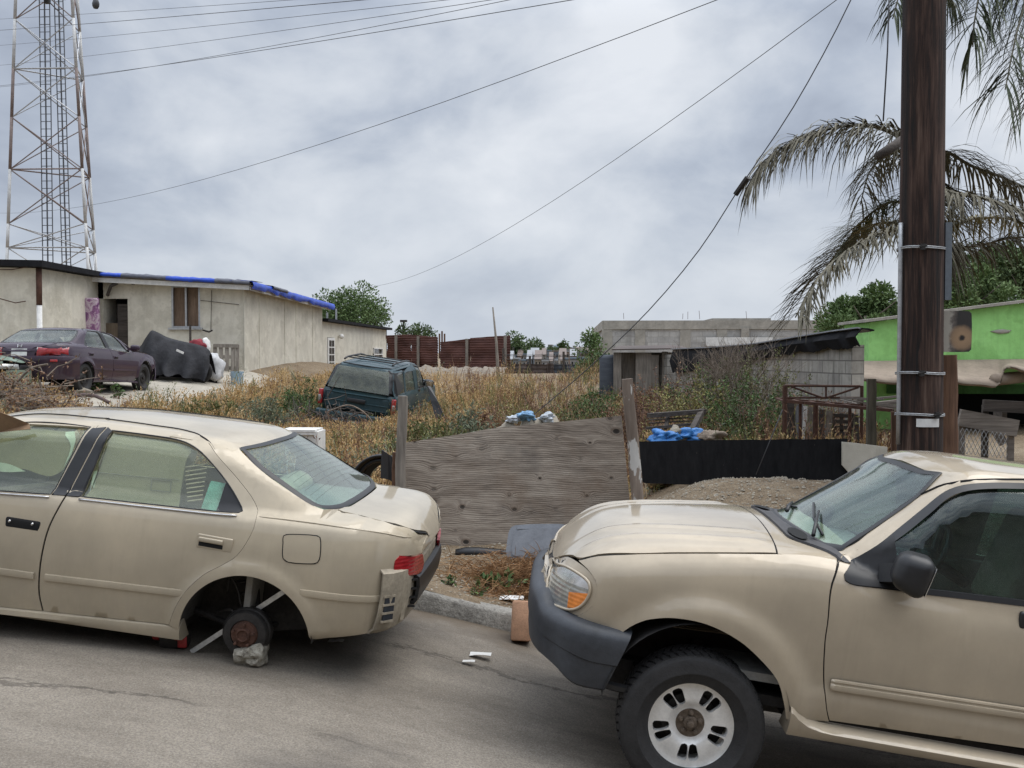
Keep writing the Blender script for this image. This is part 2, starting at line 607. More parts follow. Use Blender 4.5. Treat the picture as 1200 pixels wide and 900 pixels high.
M['suv_glass'] = glass_mat('grey_green_tint_glass', (0.46, 0.57, 0.55), 0.02, 0.04, (0.36, 0.38, 0.36))
M['screen_glass'] = glass_mat('green_tint_screen_glass', (0.84, 0.93, 0.89), 0.02, 0.05, (0.45, 0.50, 0.46))
M['dull_glass'] = glass_mat('dusty_window_glass', (0.74, 0.78, 0.76), 0.05, 0.12, (0.38, 0.39, 0.34))
M['clear'] = glass_mat('clear_lens', (0.95, 0.95, 0.93), 0.03, 0.10, (0.6, 0.58, 0.5))
def lens_mat(name, col, rough=0.12, ribs=90, trans=0.0):
 q = Mat(name, rough, 0, 0.6)
 wv = q.n('ShaderNodeTexWave', wave_type='BANDS', bands_direction='Z')
 wv.inputs['Scale'].default_value = ribs / 6.0
 q.l(q.coord(), wv.inputs[0])
 n = q.noise(30, 4)
 c = q.ramp(n, [(0.3, tuple(x * 0.72 for x in col)), (0.7, tuple(min(1, x * 1.2) for x in col))])
 q.b.inputs['Coat Weight'].default_value = 0.6
 q.b.inputs['Coat Roughness'].default_value = 0.08
 return q.out(c, None, wv.outputs[0], 0.25, 0.004)
M['red_lens'] = lens_mat('red_lamp_lens', (0.36, 0.018, 0.022))
M['orange_lens'] = lens_mat('amber_lamp_lens', (0.80, 0.24, 0.03))
M['white_lens'] = lens_mat('clear_ribbed_lamp_lens', (0.40, 0.40, 0.37))
M['white_lens'].node_tree.nodes['Principled BSDF'].inputs['Metallic'].default_value = .45
M['white_paint'] = plain('chipped_white_paint', (0.70, 0.69, 0.66), 0.6, 0, 0.12, 8, 0.1)
def wood_mat(name, dark, light, along='x', scale=3.0, rough=0.85, bump=0.5):
 q = Mat(name, rough)
 s = {'x': (0.08, 1, 1), 'y': (1, 0.08, 1), 'z': (1, 1, 0.08)}[along]
 a = q.noise(scale * 9, 6, 0.65, sc=s, dist=0.4)
 b = q.noise(scale * 0.8, 3, 0.5)
 f = q.math('ADD', q.math('MULTIPLY', a, 0.7), q.math('MULTIPLY', b, 0.3))
 c = q.ramp(f, [(0.30, dark), (0.52, tuple((x + y) / 2 for x, y in zip(dark, light))), (0.70, light)])
 return q.out(c, None, a, bump, 0.012)
M['grey_wood'] = wood_mat('silvered_wood_upright', (0.10, 0.085, 0.07), (0.36, 0.32, 0.27), 'z')
M['grey_wood_x'] = wood_mat('silvered_wood_board', (0.10, 0.085, 0.07), (0.33, 0.29, 0.25), 'x')
M['brown_wood'] = wood_mat('brown_wood_upright', (0.06, 0.03, 0.018), (0.22, 0.12, 0.07), 'z')
M['dark_wood'] = wood_mat('rotten_dark_wood', (0.022, 0.018, 0.015), (0.12, 0.10, 0.085), 'x')
# ------------------------------------------------------------------ car bodies: one master skin, panels cut out of it
class Skin:
 def __init__(s, loc, pitch=0.0, yaw=0.0, roll=0.0):
  s.mw = Matrix.Translation(loc) @ Matrix.Rotation(yaw, 4, 'Z') @ Matrix.Rotation(pitch, 4, 'Y') @ Matrix.Rotation(roll, 4, 'X')
  s.inv = s.mw.inverted()
  s.v = []; s.f = []
  s.bumps = []
 def net(s, rows):
  b = len(s.v); nc = len(rows[0])
  for r in rows:
   s.v.extend(r)
  for i in range(len(rows) - 1):
   for j in range(nc - 1):
    s.f.append((b + i * nc + j, b + i * nc + j + 1, b + (i + 1) * nc + j + 1, b + (i + 1) * nc + j))
 def done(s):
  s.bvh = BVHTree.FromPolygons([tuple(q) for q in s.v], s.f)
 def trace(s, pts, y=None):
  """photo pixels -> points on the skin (local); y: fall-back plane"""
  o = s.inv @ CAMP
  out = []
  for p in pts:
   d = (s.inv.to_3x3() @ ray(p[0], p[1])).normalized()
   h = s.bvh.ray_cast(o, d)[0] if y is None else None
   if h is None:
    yy = -0.85 if y is None else y
    h = o + d * ((yy - o.y) / d.y)
   out.append(h)
  return out
 def side2d(s, pts, y=None):
  L = s.trace(pts, y)
  return [(q.x, q.z, 'c') if len(p) > 2 else (q.x, q.z) for p, q in zip(pts, L)]
 def hit(s, o, d):
  h, n, i, _ = s.bvh.ray_cast(o, d)
  return h, n
 def lift(s, p, how):
  if how == 'side':
   h, n = s.hit(Vector((p[0], -3, p[1])), Vector((0, 1, 0)))
   if h is None or h.y > 0.1:
    h = None
  elif how == 'top':
   h, n = s.hit(Vector((p[0], p[1], 4)), Vector((0, 0, -1)))
  elif how == 'front':
   h, n = s.hit(Vector((-9, p[0], p[1])), Vector((1, 0, 0)))
  else:
   h, n = s.hit(Vector((9, p[0], p[1])), Vector((-1, 0, 0)))
  if h is None:
   q = {'side': Vector((p[0], -0.8, p[1])), 'top': Vector((p[0], p[1], 0.8)), 'front': Vector((-0.8, p[0], p[1])), 'rear': Vector((0.9, p[0], p[1]))}[how]
   h, n, *_ = s.bvh.find_nearest(q)
  return h
def panel(mb, skin, poly, how='side', t=0.014, step=0.035, off=0.0, gap=0.0, holes=(), curve=True, mirror=False, warp=None, m=0, both=False, rim=True):
 """cut the outline out of the skin as a sheet with a rolled edge"""
 P = outline(poly, step) if curve else [Vector(q[:2]) for q in poly]
 P = [Vector((q.x, q.y)) for q in P]
 if poly_area(P) < 0:
  P = P[::-1]
 if gap:
  P = inset(P, gap)
 H = []
 for h in holes:
  hh = [Vector((q.x, q.y)) for q in outline(h, step)]
  H.append(hh)
 v2, fc = fill2d(P, step, H)
 v3 = [skin.lift(q, how) for q in v2]
 view = {'side': Vector((0, -1, 0)), 'top': Vector((0, 0, 1)), 'front': Vector((-1, 0, 0)), 'rear': Vector((1, 0, 0))}[how]
 N = [Vector() for _ in v3]
 F = []
 for f in fc:
  a = (v3[f[1]] - v3[f[0]]).cross(v3[f[2]] - v3[f[0]])
  if a.dot(view) < 0:
   f = f[::-1]; a = -a
  F.append(f)
  for i in f:
   N[i] += a
 N = [q.normalized() if q.length > 1e-12 else view for q in N]
 if warp:
  v3 = [warp(q, n) for q, n in zip(v3, N)]
 if off:
  v3 = [q + n * off for q, n in zip(v3, N)]
 # boundary edges
 cnt = {}
 for f in F:
  for i in range(3):
   e = (f[i], f[(i + 1) % 3])
   cnt[e] = 1
 bnd = [e for e in cnt if (e[1], e[0]) not in cnt]
 def emit(sgn):
  fl = Vector((1, sgn, 1))
  A = [Vector((q.x, q.y * sgn, q.z)) for q in v3]
  NN = [Vector((q.x, q.y * sgn, q.z)) for q in N]
  b = len(mb.v)
  mb.add(A, F if sgn > 0 else [f[::-1] for f in F], m)
  if rim and t:
   idx = {}
   E = []
   for i, j in bnd:
    for k in (i, j):
     if k not in idx:
      idx[k] = len(E)
      E.append(k)
   vs_ = [A[k] for k in E] + [A[k] - NN[k] * t for k in E]
   n = len(E)
   fs = []
   for i, j in bnd:
    a, c = idx[i], idx[j]
    f = (c, a, n + a, n + c)
    fs.append(f if sgn > 0 else f[::-1])
   mb.add(vs_, fs, m)
   mb.add([q - n_ * t for q, n_ in zip(A, NN)], [f[::-1] for f in F] if sgn > 0 else F, m)
 if not mirror or both:
  emit(1)
 if mirror or both:
  emit(-1)
 return P
def seam(mb, skin, pts, how='side', w=0.010, depth=0.012, mirror=False, both=False, closed=False, step=0.03, m=0):
 """dark backing strip a little under the skin along a shut line"""
 P = outline(pts, step, closed)
 pts3 = [skin.lift(q, how) for q in P]
 inw = {'side': Vector((0, 1, 0)), 'top': Vector((0, 0, -1)), 'front': Vector((1, 0, 0)), 'rear': Vector((-1, 0, 0))}[how]
 pts3 = [q + inw * depth for q in pts3]
 if not mirror or both:
  mb.tube(pts3, w, 5, m, closed=closed)
 if mirror or both:
  mb.tube([Vector((q.x, -q.y, q.z)) for q in pts3], w, 5, m, closed=closed)
def hull(xs, sec, x_end_r=None, x_end_f=None):
 return [sec(x) for x in xs]
def mirror_row(r):
 """near half (from sill to centre) -> whole row"""
 return r + [Vector((q.x, -q.y, q.z)) for q in r[-2::-1]]
def dense(ctrl, n):
 """catmull-rom through the points of one row, the last one lies on the centre plane"""
 P = [Vector(q) for q in ctrl]
 ext = [P[0] * 2 - P[1]] + P + [Vector((P[-2].x, -P[-2].y, P[-2].z))]
 out = []
 for i in range(1, len(ext) - 2):
  p0, p1, p2, p3 = ext[i - 1:i + 3]
  a1 = (p1 - p0).length + 1e-9; a2 = (p2 - p1).length + 1e-9; a3 = (p3 - p2).length + 1e-9
  t1 = (p2 - p0) / (a1 + a2) * a2
  t2 = (p3 - p1) / (a2 + a3) * a2
  for j in range(n):
   t = j / n
   out.append((2 * t**3 - 3 * t**2 + 1) * p1 + (t**3 - 2 * t**2 + t) * t1 + (-2 * t**3 + 3 * t**2) * p2 + (t**3 - t**2) * t2)
 out.append(P[-1])
 return out
def lower_row(x, W, zlo, zsh, zd, prof, dx=0.0):
 H = zsh - zlo
 c = [Vector((x, -W * f, zlo + H * t)) for t, f in prof]
 ys = W * prof[-1][1]
 rise = zd - zsh
 c += [Vector((x, -ys * 0.945, zsh + rise * 0.30 + 0.008)), Vector((x, -ys * 0.80, zsh + rise * 0.62 + 0.006)), Vector((x, -ys * 0.42, zsh + rise * 0.92)), Vector((x, 0, zd))]
 return mirror_row(dense(c, 5))
def green_row(x, yb, zb, zt, lean, crown, rnd=0.06, yscale=1.0):
 h = max(0.004, zt - crown - zb)
 k = min(1.0, h / 0.25)
 c = [Vector((x, -yb, zb - 0.04)), Vector((x, -yb, zb))]
 for f in (0.3, 0.6, 0.84):
  c.append(Vector((x, -(yb - lean * h * f - 0.02 * f * f), zb + h * f)))
 yc = yb - lean * h - rnd * k - 0.02
 c += [Vector((x, -(yc + rnd * k * 0.42), zb + h * 0.955)), Vector((x, -(yc), zb + h + crown * 0.1)), Vector((x, -yc * 0.75, zt - crown * 0.50)), Vector((x, -yc * 0.4, zt - crown * 0.13)), Vector((x, 0, zt))]
 return mirror_row(dense(c, 5))
def frange(a, b, n):
 return [a + (b - a) * i / (n - 1) for i in range(n)]
# ------------------------------------------------------------------ wheels (axis along Y, outer face toward -Y)
TO_SIDE = Matrix(((1, 0, 0), (0, 0, -1), (0, 1, 0)))     # lathe +Z -> -Y
def tyre(parent, c, r_out, r_rim, width, name='tyre', mat=None, tread=28, side=1, lugs=True):
 Mx = TO_SIDE if side > 0 else Matrix(((1, 0, 0), (0, 0, 1), (0, 1, 0)))
 h = width / 2
 d = r_out - r_rim
 mb = MB()
 prof = [(r_rim * 0.97, -h * 0.62), (r_rim + d * 0.08, -h * 0.80), (r_rim + d * 0.35, -h * 0.98), (r_rim + d * 0.62, -h), (r_rim + d * 0.86, -h * 0.90), (r_out - 0.010, -h * 0.76),
   (r_out - 0.010, h * 0.76), (r_rim + d * 0.86, h * 0.90), (r_rim + d * 0.80, h * 0.945), (r_rim + d * 0.78, h * 0.955), (r_rim + d * 0.62, h), (r_rim + d * 0.45, h * 0.995), (r_rim + d * 0.42, h * 1.01), (r_rim + d * 0.36, h * 1.01), (r_rim + d * 0.33, h * 0.97),
   (r_rim + d * 0.12, h * 0.84), (r_rim + 0.004, h * 0.78), (r_rim * 0.97, h * 0.62)]
 mb.lathe(prof, c, Mx, 72)
 if lugs:
  n = 56
  for row, (a, b_) in enumerate(((-0.80, -0.42), (-0.36, -0.03), (0.03, 0.36), (0.42, 0.80))):
   for k in range(n):
    a0 = 2 * math.pi * (k + 0.5 * (row % 2)) / n
    a1 = a0 + 2 * math.pi / n * 0.72
    sk = 0.35 * 2 * math.pi / n * (1 if row < 2 else -1)
    v = []
    for rr in (r_out - 0.016, r_out):
     for ang, hh in ((a0, a * h), (a1, a * h), (a1 + sk, b_ * h), (a0 + sk, b_ * h)):
      edge = 0.008 if abs(hh) > 0.7 * h else 0
      v.append(Mx @ Vector(((rr - edge) * math.cos(ang), (rr - edge) * math.sin(ang), hh)) + Vector(c))
    mb.add(v, [(4, 5, 6, 7), (0, 4, 7, 3), (1, 2, 6, 5), (0, 1, 5, 4), (3, 7, 6, 2)])
 return mb.build(name, mat or M['rubber'], parent, True, 32)
def slot_rim(parent, c, r, depth, side=1):
 """cast wheel with five pairs of slots, as on the tan utility wagon"""
 Mx = TO_SIDE if side > 0 else Matrix(((1, 0, 0), (0, 0, 1), (0, 1, 0)))
 mb = MB()
 # barrel and lip
 mb.lathe([(r * 0.86, -depth * 0.9), (r * 0.90, depth * 0.1), (r * 0.965, depth * 0.55), (r * 1.0, depth * 0.62), (r * 1.03, depth * 0.60), (r * 1.035, depth * 0.5)], c, Mx, 72)
 # face with slots: polar sheet, holes left open
 hole = []
 for k in range(5):
  a = 2 * math.pi * k / 5 + math.pi / 2 + math.pi / 5 + 0.08
  for s_ in (-1, 1):
   hole.append((a, s_))
 outer = [Vector((r * 0.965 * math.cos(2 * math.pi * i / 96), r * 0.965 * math.sin(2 * math.pi * i / 96))) for i in range(96)]
 inner = [Vector((r * 0.30 * math.cos(2 * math.pi * i / 40), r * 0.30 * math.sin(2 * math.pi * i / 40))) for i in range(40)]
 H = [inner]
 for a, s_ in hole:
  ca, sa = math.cos(a), math.sin(a)
  q = []
  ring = [(0.47, 0.030), (0.46, 0.150), (0.60, 0.205), (0.75, 0.235), (0.80, 0.19), (0.80, 0.030)]
  loop = outline([(x_, y_) for x_, y_ in ring], 0.05)
  for p in loop:
   x_, y_ = p.x * r, p.y * r * s_
   q.append(Vector((x_ * ca - y_ * sa, x_ * sa + y_ * ca)))
  H.append(q)
 v2, fc = fill2d(outer, r * 0.07, H)
 def hgt(p):
  d = p.length / r
  return depth * (0.30 + 0.22 * smooth_step(0.30, 0.55, d) - 0.05 * smooth_step(0.6, 0.9, d) + 0.08 * smooth_step(0.9, 0.965, d))
 v3 = [Mx @ Vector((p.x, p.y, hgt(p))) + Vector(c) for p in v2]
 mb.add(v3, fc)
 for q in H[1:]:
  a = [Mx @ Vector((p.x, p.y, hgt(p))) + Vector(c) for p in q]
  b_ = [Mx @ Vector((p.x * 0.98, p.y * 0.98, hgt(p) - depth * 0.30)) + Vector(c) for p in q]
  mb.grid([a + a[:1], b_ + b_[:1]])
 rim = mb.build('rim', M['alloy'], parent, True, 35)
 mb = MB()
 mb.lathe([(0.001, -depth * 0.5), (r * 0.84, -depth * 0.5)], c, Mx, 48)
 mb.lathe([(r * 0.60, -depth * 0.45), (r * 0.60, -depth * 0.1), (r * 0.28, -depth * 0.05)], c, Mx, 48)
 mb.build('brake_disc', M['dark_steel'], parent, True, 30)
 mb = MB()
 mb.lathe([(r * 0.315, depth * 0.32), (r * 0.30, depth * 0.30), (r * 0.16, depth * 0.29), (r * 0.15, depth * 0.42), (r * 0.12, depth * 0.47), (r * 0.001, depth * 0.47)], c, Mx, 40)
 mb.lathe([(r * 0.085, depth * 0.40), (r * 0.08, depth * 0.66), (r * 0.05, depth * 0.70), (0.001, depth * 0.70)], c, Mx, 24)
 for k in range(5):
  a = 2 * math.pi * k / 5 + 0.35
  p = Mx @ Vector((r * 0.225 * math.cos(a), r * 0.225 * math.sin(a), depth * 0.29)) + Vector(c)
  mb.lathe([(0.014, 0), (0.012, 0.014), (0.007, 0.016), (0.007, 0.026), (0.001, 0.027)], p, Mx, 8)
 mb.build('hub', M['hubmetal'], parent, True, 30)
 return rim
M['hubmetal'] = plain('rusty_hub_metal', (0.15, 0.115, 0.085), 0.7, 0.3, 0.5, 30, 0.3)
def seat(mb, x, y, z, h=0.62, w_=0.46, lean=0.32, head=True):
 Rm = Matrix.Rotation(lean, 3, 'Y')
 mb.bbox((x - 0.20, y, z), (0.52, w_, 0.16), 0.05, seg=3)
 mb.bbox(Vector((x + 0.12, y, z + 0.08)) + Rm @ Vector((0, 0, h * 0.5)), (0.14, w_, h), 0.055, Rm, seg=3)
 if head:
  mb.bbox(Vector((x + 0.12, y, z + 0.08)) + Rm @ Vector((0, 0, h + 0.11)), (0.10, 0.26, 0.17), 0.045, Rm, seg=3)
def well(mb, c, r, y0, y1, a0=0.06, a1=math.pi - 0.06, n=26):
 """wheel housing: half drum with a closed inner wall"""
 rows = []
 ang = frange(a0, a1, n)
 for y in frange(y0, y1, 5):
  rows.append([Vector((c[0] - r * math.cos(a), y, c[1] + r * math.sin(a))) for a in ang])
 mb.grid(rows)
 cen = Vector((c[0], y1, c[1] - 0.05))
 mb.add([cen] + rows[-1], [(0, i, i + 1) for i in range(1, n)])
# ------------------------------------------------------------------ champagne sedan with the missing wheel
HUB = at(283, 746, 5.315)                       # near rear hub in the place
SED_PITCH = 0.124
sedan = empty('sedan', label='champagne gold sedan missing its rear wheel and bumper, rear drum propped on a rock', cat='car')
hw = 0.85
sk = Skin(HUB + Vector((0, hw, 0)), SED_PITCH, R(0.0))
sedan.matrix_world = sk.mw
def s_W(x): return spl([(-3.7, .78), (-3.3, .845), (-2.67, .878), (-1.2, .885), (0, .885), (.4, .87), (.7, .85), (.95, .83)], x)
def s_lo(x): return spl([(-3.7, -.10), (-2.6, -.085), (-.4, -.075), (.36, .02), (.7, .07), (.95, .10)], x)
def s_sh(x): return spl([(-3.68, .34), (-3.55, .42), (-3.2, .50), (-2.5, .585), (-1.5, .605), (-.7, .618), (0, .632), (.5, .636), (.70, .630), (.77, .605), (.83, .56), (.87, .50)], x)
def s_zd(x): return spl([(-3.68, .36), (-3.55, .46), (-3.2, .555), (-2.5, .635), (-1.5, .66), (0, .69), (.35, .695), (.62, .690), (.70, .680), (.78, .650), (.835, .60), (.87, .53)], x)
S_PROF = [(0, .905), (.04, .945), (.10, .957), (.24, .978), (.45, .997), (.60, 1.0), (.75, .992), (.88, .972), (1.0, .938)]
def s_row(x):
 W = s_W(x)
 if x > 0.40:
  s_ = min(1, (x - 0.40) / 0.475)
  W *= max(0.0, 1 - s_ ** 3.1) ** (1 / 3.1)
 if x < -3.05:
  s_ = min(1, (-3.05 - x) / 0.63)
  W *= max(0.0, 1 - s_ ** 2.9) ** (1 / 2.9)
 return lower_row(x, max(W, 1e-4), s_lo(x), s_sh(x), s_zd(x), S_PROF)
xs = [-3.68 + 0.63 * (1 - math.cos(a)) for a in frange(0, math.pi / 2, 14)] + frange(-3.0, 0.25, 70) + [0.28 + 0.595 * math.sin(a) for a in frange(0, math.pi / 2, 34)]
sk.net([s_row(x) for x in xs])
def g_top(x): return spl([(-2.55, .575), (-2.3, .695), (-2.0, .83), (-1.8, .915), (-1.62, .972), (-1.3, 1.008), (-1.0, 1.026), (-.6, 1.029), (-.36, 1.020), (-.2, .985), (-.05, .918), (.15, .815), (.30, .743), (.42, .693), (.55, .66)], x)
def g_yb(x): return spl([(-2.6, .70), (-2.2, .775), (-1.4, .800), (-.6, .805), (0, .790), (.3, .755), (.55, .70)], x)
def g_zb(x): return spl([(-2.6, .52), (-2.0, .592), (-1.5, .602), (-.7, .618), (0, .638), (.55, .650)], x)
sk.net([green_row(x, g_yb(x), g_zb(x), g_top(x), 0.40, 0.035) for x in frange(-2.55, 0.55, 90)])
sk.done()
ARC = Vector((0.012, -0.012)); AR = 0.350
FARC = Vector((-2.655, 0.06)); FAR_ = 0.345
def s_flare(q, n):
 """raised wheel-arch lip and the moulded crease low on the sides"""
 if abs(n.y) > 0.5:
  for c, r in ((ARC, AR), (FARC, FAR_)):
   d = (Vector((q.x, q.z)) - c).length - r
   if d < 0.11 and q.z > c.y - 0.05:
    k = 0.016 * (1 - smooth_step(0.035, 0.085, d))
    q = q + Vector((0, -k if q.y < 0 else k, 0))
 return q
def arch(c, r, a0, a1, n=22):
 return [(c.x - r * math.cos(a), c.y + r * math.sin(a)) for a in frange(a0, a1, n)]
# --- outlines read off the photo
rear_door_px = [(128, 492, 'c'), (175, 498.5), (222, 506.5), (241, 515.5), (262, 542), (290, 575), (300.5, 592), (301, 605), (295, 625), (278, 651), (261, 662), (240, 673), (220, 691), (207, 711), (199, 732, 'c'), (51, 716.5, 'c'), (46.5, 696), (46.5, 676), (50, 648), (58, 618), (78, 581, 'c')]
rear_hole_px = [(94, 582, 'c'), (131.5, 504.5, 'c'), (175, 510), (212, 516.5), (232, 527), (250, 545), (270, 571), (283, 594), (284, 599), (279, 601, 'c'), (250, 599), (175, 591), (130, 586)]
front_door_px = [(126.6, 491.2, 'c'), (70, 486.5), (30, 486.5), (-10, 493), (-60, 512), (-125, 550), (-165, 577), (-176, 600), (-178, 640), (-180, 676), (-178, 692.5, 'c'), (49.6, 716.2, 'c'), (45.2, 696), (45.2, 676), (48.7, 648), (56.7, 618), (76.7, 580.8, 'c')]
front_hole_px = [(59, 579.5, 'c'), (106, 500.5, 'c'), (70, 496), (30, 495), (0, 501), (-50, 522), (-105, 556), (-118, 566, 'c'), (-60, 571)]
rd = sk.side2d(rear_door_px); rh = sk.side2d(rear_hole_px)
fd = sk.side2d(front_door_px); fh = sk.side2d(front_hole_px)
def rail(x):
 """door-top / roof split line: local (x, z)"""
 h = max(0.004, g_top(x) - 0.035 - g_zb(x))
 return g_zb(x) + h * 0.955
# --- body: quarters, sills, roof, cowl, front wings
mb = MB()
rdo = [Vector((q.x, q.y)) for q in outline(rd, 0.03)]
bx = [q for q in rd]
# quarter panel follows the door's rear edge, the arch, the tail and the back window
tail_px = [(450, 745.5, 'c'), (457, 712), (460, 673), (468, 651, 'c'), (494, 648, 'c'), (502, 626, 'c')]
tail = sk.side2d(tail_px)
bl_px = [(390, 596.5), (366, 592), (340, 576), (302, 548), (280, 526)]
bl = sk.trace(bl_px)
glass_edge = [(q.x, q.z) for q in bl]
door_back = [sk.side2d([p])[0] for p in rear_door_px[2:15]]
door_back = [(q[0] + 0.0, q[1]) for q in door_back]
deck_edge = sk.side2d([(480, 619.5), (450, 611), (420, 603.5)])
quarter = ([(*tail[0][:2], 'c')] + [(*q[:2], 'c') for q in tail[1:4]] + [(*tail[4][:2], 'c'), (*tail[5][:2], 'c')] + [q[:2] for q in deck_edge] + glass_edge[:-1] + [(*glass_edge[-1], 'c')])
xr = glass_edge[-1][0]
top = [(x, rail(x)) for x in frange(xr - 0.03, -0.62, 8)]
quarter += top[:-1] + [(*top[-1], 'c')]
dback = [q for q in door_back if q[0] > -0.62]
quarter += [(*dback[0], 'c')] + dback[1:-1] + [(*dback[-1], 'c')]
arc_pts = arch(ARC, AR, 0.02, math.pi - 0.10)
quarter += [(*arc_pts[0], 'c')] + arc_pts[1:-1] + [(*arc_pts[-1], 'c')]
panel(mb, sk, quarter, 'side', 0.014, 0.03, warp=s_flare, both=True)
# strip between roof and door tops
strip = [(x, rail(x)) for x in frange(-0.62, -2.05, 16)]
dtop = [(q[0], q[1]) for q in (rd[0:3] + fd[0:5])]
dt = sorted(dtop, key=lambda q: q[0])
xa, xb = dt[0][0], min(dt[-1][0], -0.60)
def ztop_door(x):
 return spl(dt, x)
st = [(x, rail(x), 'c') for x in frange(-0.60, xa, 22)] + [(x, min(rail(x) - 0.004, ztop_door(x) + .0005), 'c') for x in frange(xa, -0.60, 22)]
panel(mb, sk, st, 'side', 0.012, 0.03, both=True, curve=False)
# roof
def roof_y(x):
 h = max(0.004, g_top(x) - 0.035 - g_zb(x))
 yb, k = g_yb(x), min(1, h / 0.25)
 return yb - 0.40 * h - 0.06 * k - 0.02 + 0.06 * k * 0.42
gl_top = sk.trace([(280, 525), (290, 519)])
rr_x = -0.20
roof = [(x, -roof_y(x), 'c') for x in frange(-1.72, xr - 0.01, 18)] + [(xr + 0.03, -0.40), (xr + 0.045, 0.0), (xr + 0.03, 0.40)] + [(x, roof_y(x), 'c') for x in frange(xr - 0.01, -1.72, 18)] + [(-1.79, 0.35), (-1.81, 0), (-1.79, -0.35)]
panel(mb, sk, roof, 'top', 0.012, 0.04, curve=False)
# A pillars run down to the cowl
ap = [(x, rail(x)) for x in frange(-1.70, -2.36, 10)] + [(x, rail(x) - 0.055 - 0.02 * k / 9) for k, x in enumerate(frange(-2.36, -1.66, 10))]
panel(mb, sk, [(*q, 'c') for q in ap], 'side', 0.012, 0.03, both=True, curve=False)
# front wing
wing = [(-1.955, -.075, 'c'), (fd[-8][0] - 0.004, fd[-8][1], 'c'), (-2.02, .40), (fd[6][0] - 0.006, .585, 'c'), (-2.4, .578), (-3.0, .53), (-3.42, .46, 'c'), (-3.40, .36), (-3.30, .30, 'c'), (-3.02, .20, 'c')]
af = arch(FARC, FAR_, 0.25, math.pi + 0.05)
wing += [(*af[0], 'c')] + af[1:-1] + [(*af[-1], 'c')]
panel(mb, sk, wing, 'side', 0.012, 0.04, warp=s_flare, both=True)
# sill, a rounded rocker that runs under the doors
SA, SB = rd[14][:2], fd[10][:2]
for sg in (-1, 1):
 rows = []
 for x in frange(-2.30, -0.335, 24):
  z0 = -0.075 + (x + 0.4) * -0.004
  zt = SA[1] - .004 + (x - SA[0]) * (SB[1] - SA[1]) / (SB[0] - SA[0])
  rows.append([Vector((x, sg * 0.80, zt + .03)), Vector((x, sg * 0.858, zt - 0.004)), Vector((x, sg * 0.860, zt - 0.03)), Vector((x, sg * 0.845, z0 + 0.008)), Vector((x, sg * 0.80, z0 - 0.005)), Vector((x, sg * 0.70, z0))])
 mb.grid(rows, flip=sg < 0)
 mb.add(rows[-1], [list(range(6))]); mb.add(rows[0], [list(range(6))[::-1]])
sedan_body = mb.build('body', M['sedan_paint'], sedan, True, 40)
# exposed corner where the rear bumper is gone
mb = MB()
M['bare_panel'] = plain('dirty_unpainted_panel', (0.33, 0.285, 0.215), 0.7, 0.1, 0.4, 7, 0.2)
zt = 0.44
rows = []
for k, (x, y) in enumerate(((.700, .800), (.745, .755), (.782, .68), (.808, .58), (.822, .45), (.828, .25), (.830, 0), (.828, -.25), (.822, -.45), (.808, -.58), (.782, -.68), (.745, -.755), (.700, -.800))):
 rows.append([Vector((x - .03, -y * .97, zt)), Vector((x, -y, zt - .02)), Vector((x + .004, -y, .30)), Vector((x - 0.003, -y, .20)), Vector((x - 0.02, -y * .985, .12)), Vector((x - 0.05, -y * .96, .095))])
mb.slab(rows, -0.012)
for sg in (-1, 1):     # pressed flange and vent frame on the corner
 mb.beam((.800, sg * .62, .40), (.805, sg * .615, .14), .030, .010, (sg, 0.6, 0))
 for z in (.165, .21, .255, .30):
  mb.beam((.722, sg * .800, z), (.772, sg * .735, z), .012, .012)
mb.build('rear_panel', M['bare_panel'], sedan, True, 35)
for sg in (-1, 1):
 mb = MB()
 mb.beam((.727, sg * .791, .232), (.769, sg * .733, .232), .012, .125)
 mb.build('body_vent', M['grey_plastic'], sedan)
mb = MB()
P = [(.825 + .025 * (1 - (y / .80) ** 2), y) for y in frange(-.50, .50, 15)]
prof = [(.0, .375), (.024, .36), (.032, .31), (.026, .23), (.010, .205), (-.03, .205)]
mb.slab([[Vector((x + a, y, z)) for a, z in prof] for x, y in P], 0.02)
for sg in (-1, 1):
 for z in (.20, .25, .30, .35):
  mb.beam((.815, sg * .535, z), (.855, sg * .515, z), .02, .010)
mb.build('bumper_beam', M['black_plastic'], sedan, True, 35)
# tail lamps
for sg in (1, -1):
 mb = MB()
 tl = sk.side2d([(461, 671, 'c'), (463, 657), (469, 651, 'c'), (495, 649.5, 'c'), (496, 661), (493, 671, 'c')])
 panel(mb, sk, tl, 'side', 0.02, 0.015, off=0.004, mirror=sg < 0)
 mb.build('tail_light', M['red_lens'], sedan, True, 40)
# back of the boot between the lamps
mb = MB()
panel(mb, sk, [(-.60, .44, 'c'), (.60, .44, 'c'), (.60, .60, 'c'), (-.60, .60, 'c')], 'rear', 0.012, 0.05, curve=False)
for sg in (1, -1):
 mb = MB()
 cl_ = sk.side2d([(303, 605.5), (340, 609.5), (400, 618), (450, 625), (482, 630)])
 mb.tube([(lambda p: Vector((p.x, (p.y + .0035) * sg, p.z)))(sk.lift(q, 'side')) for q in outline([c[:2] for c in cl_], .03, False)], [.002] + [.0052] * (len(outline([c[:2] for c in cl_], .03, False)) - 2) + [.002], 6)
 mb.build('body_crease', M['sedan_paint'], sedan, True)
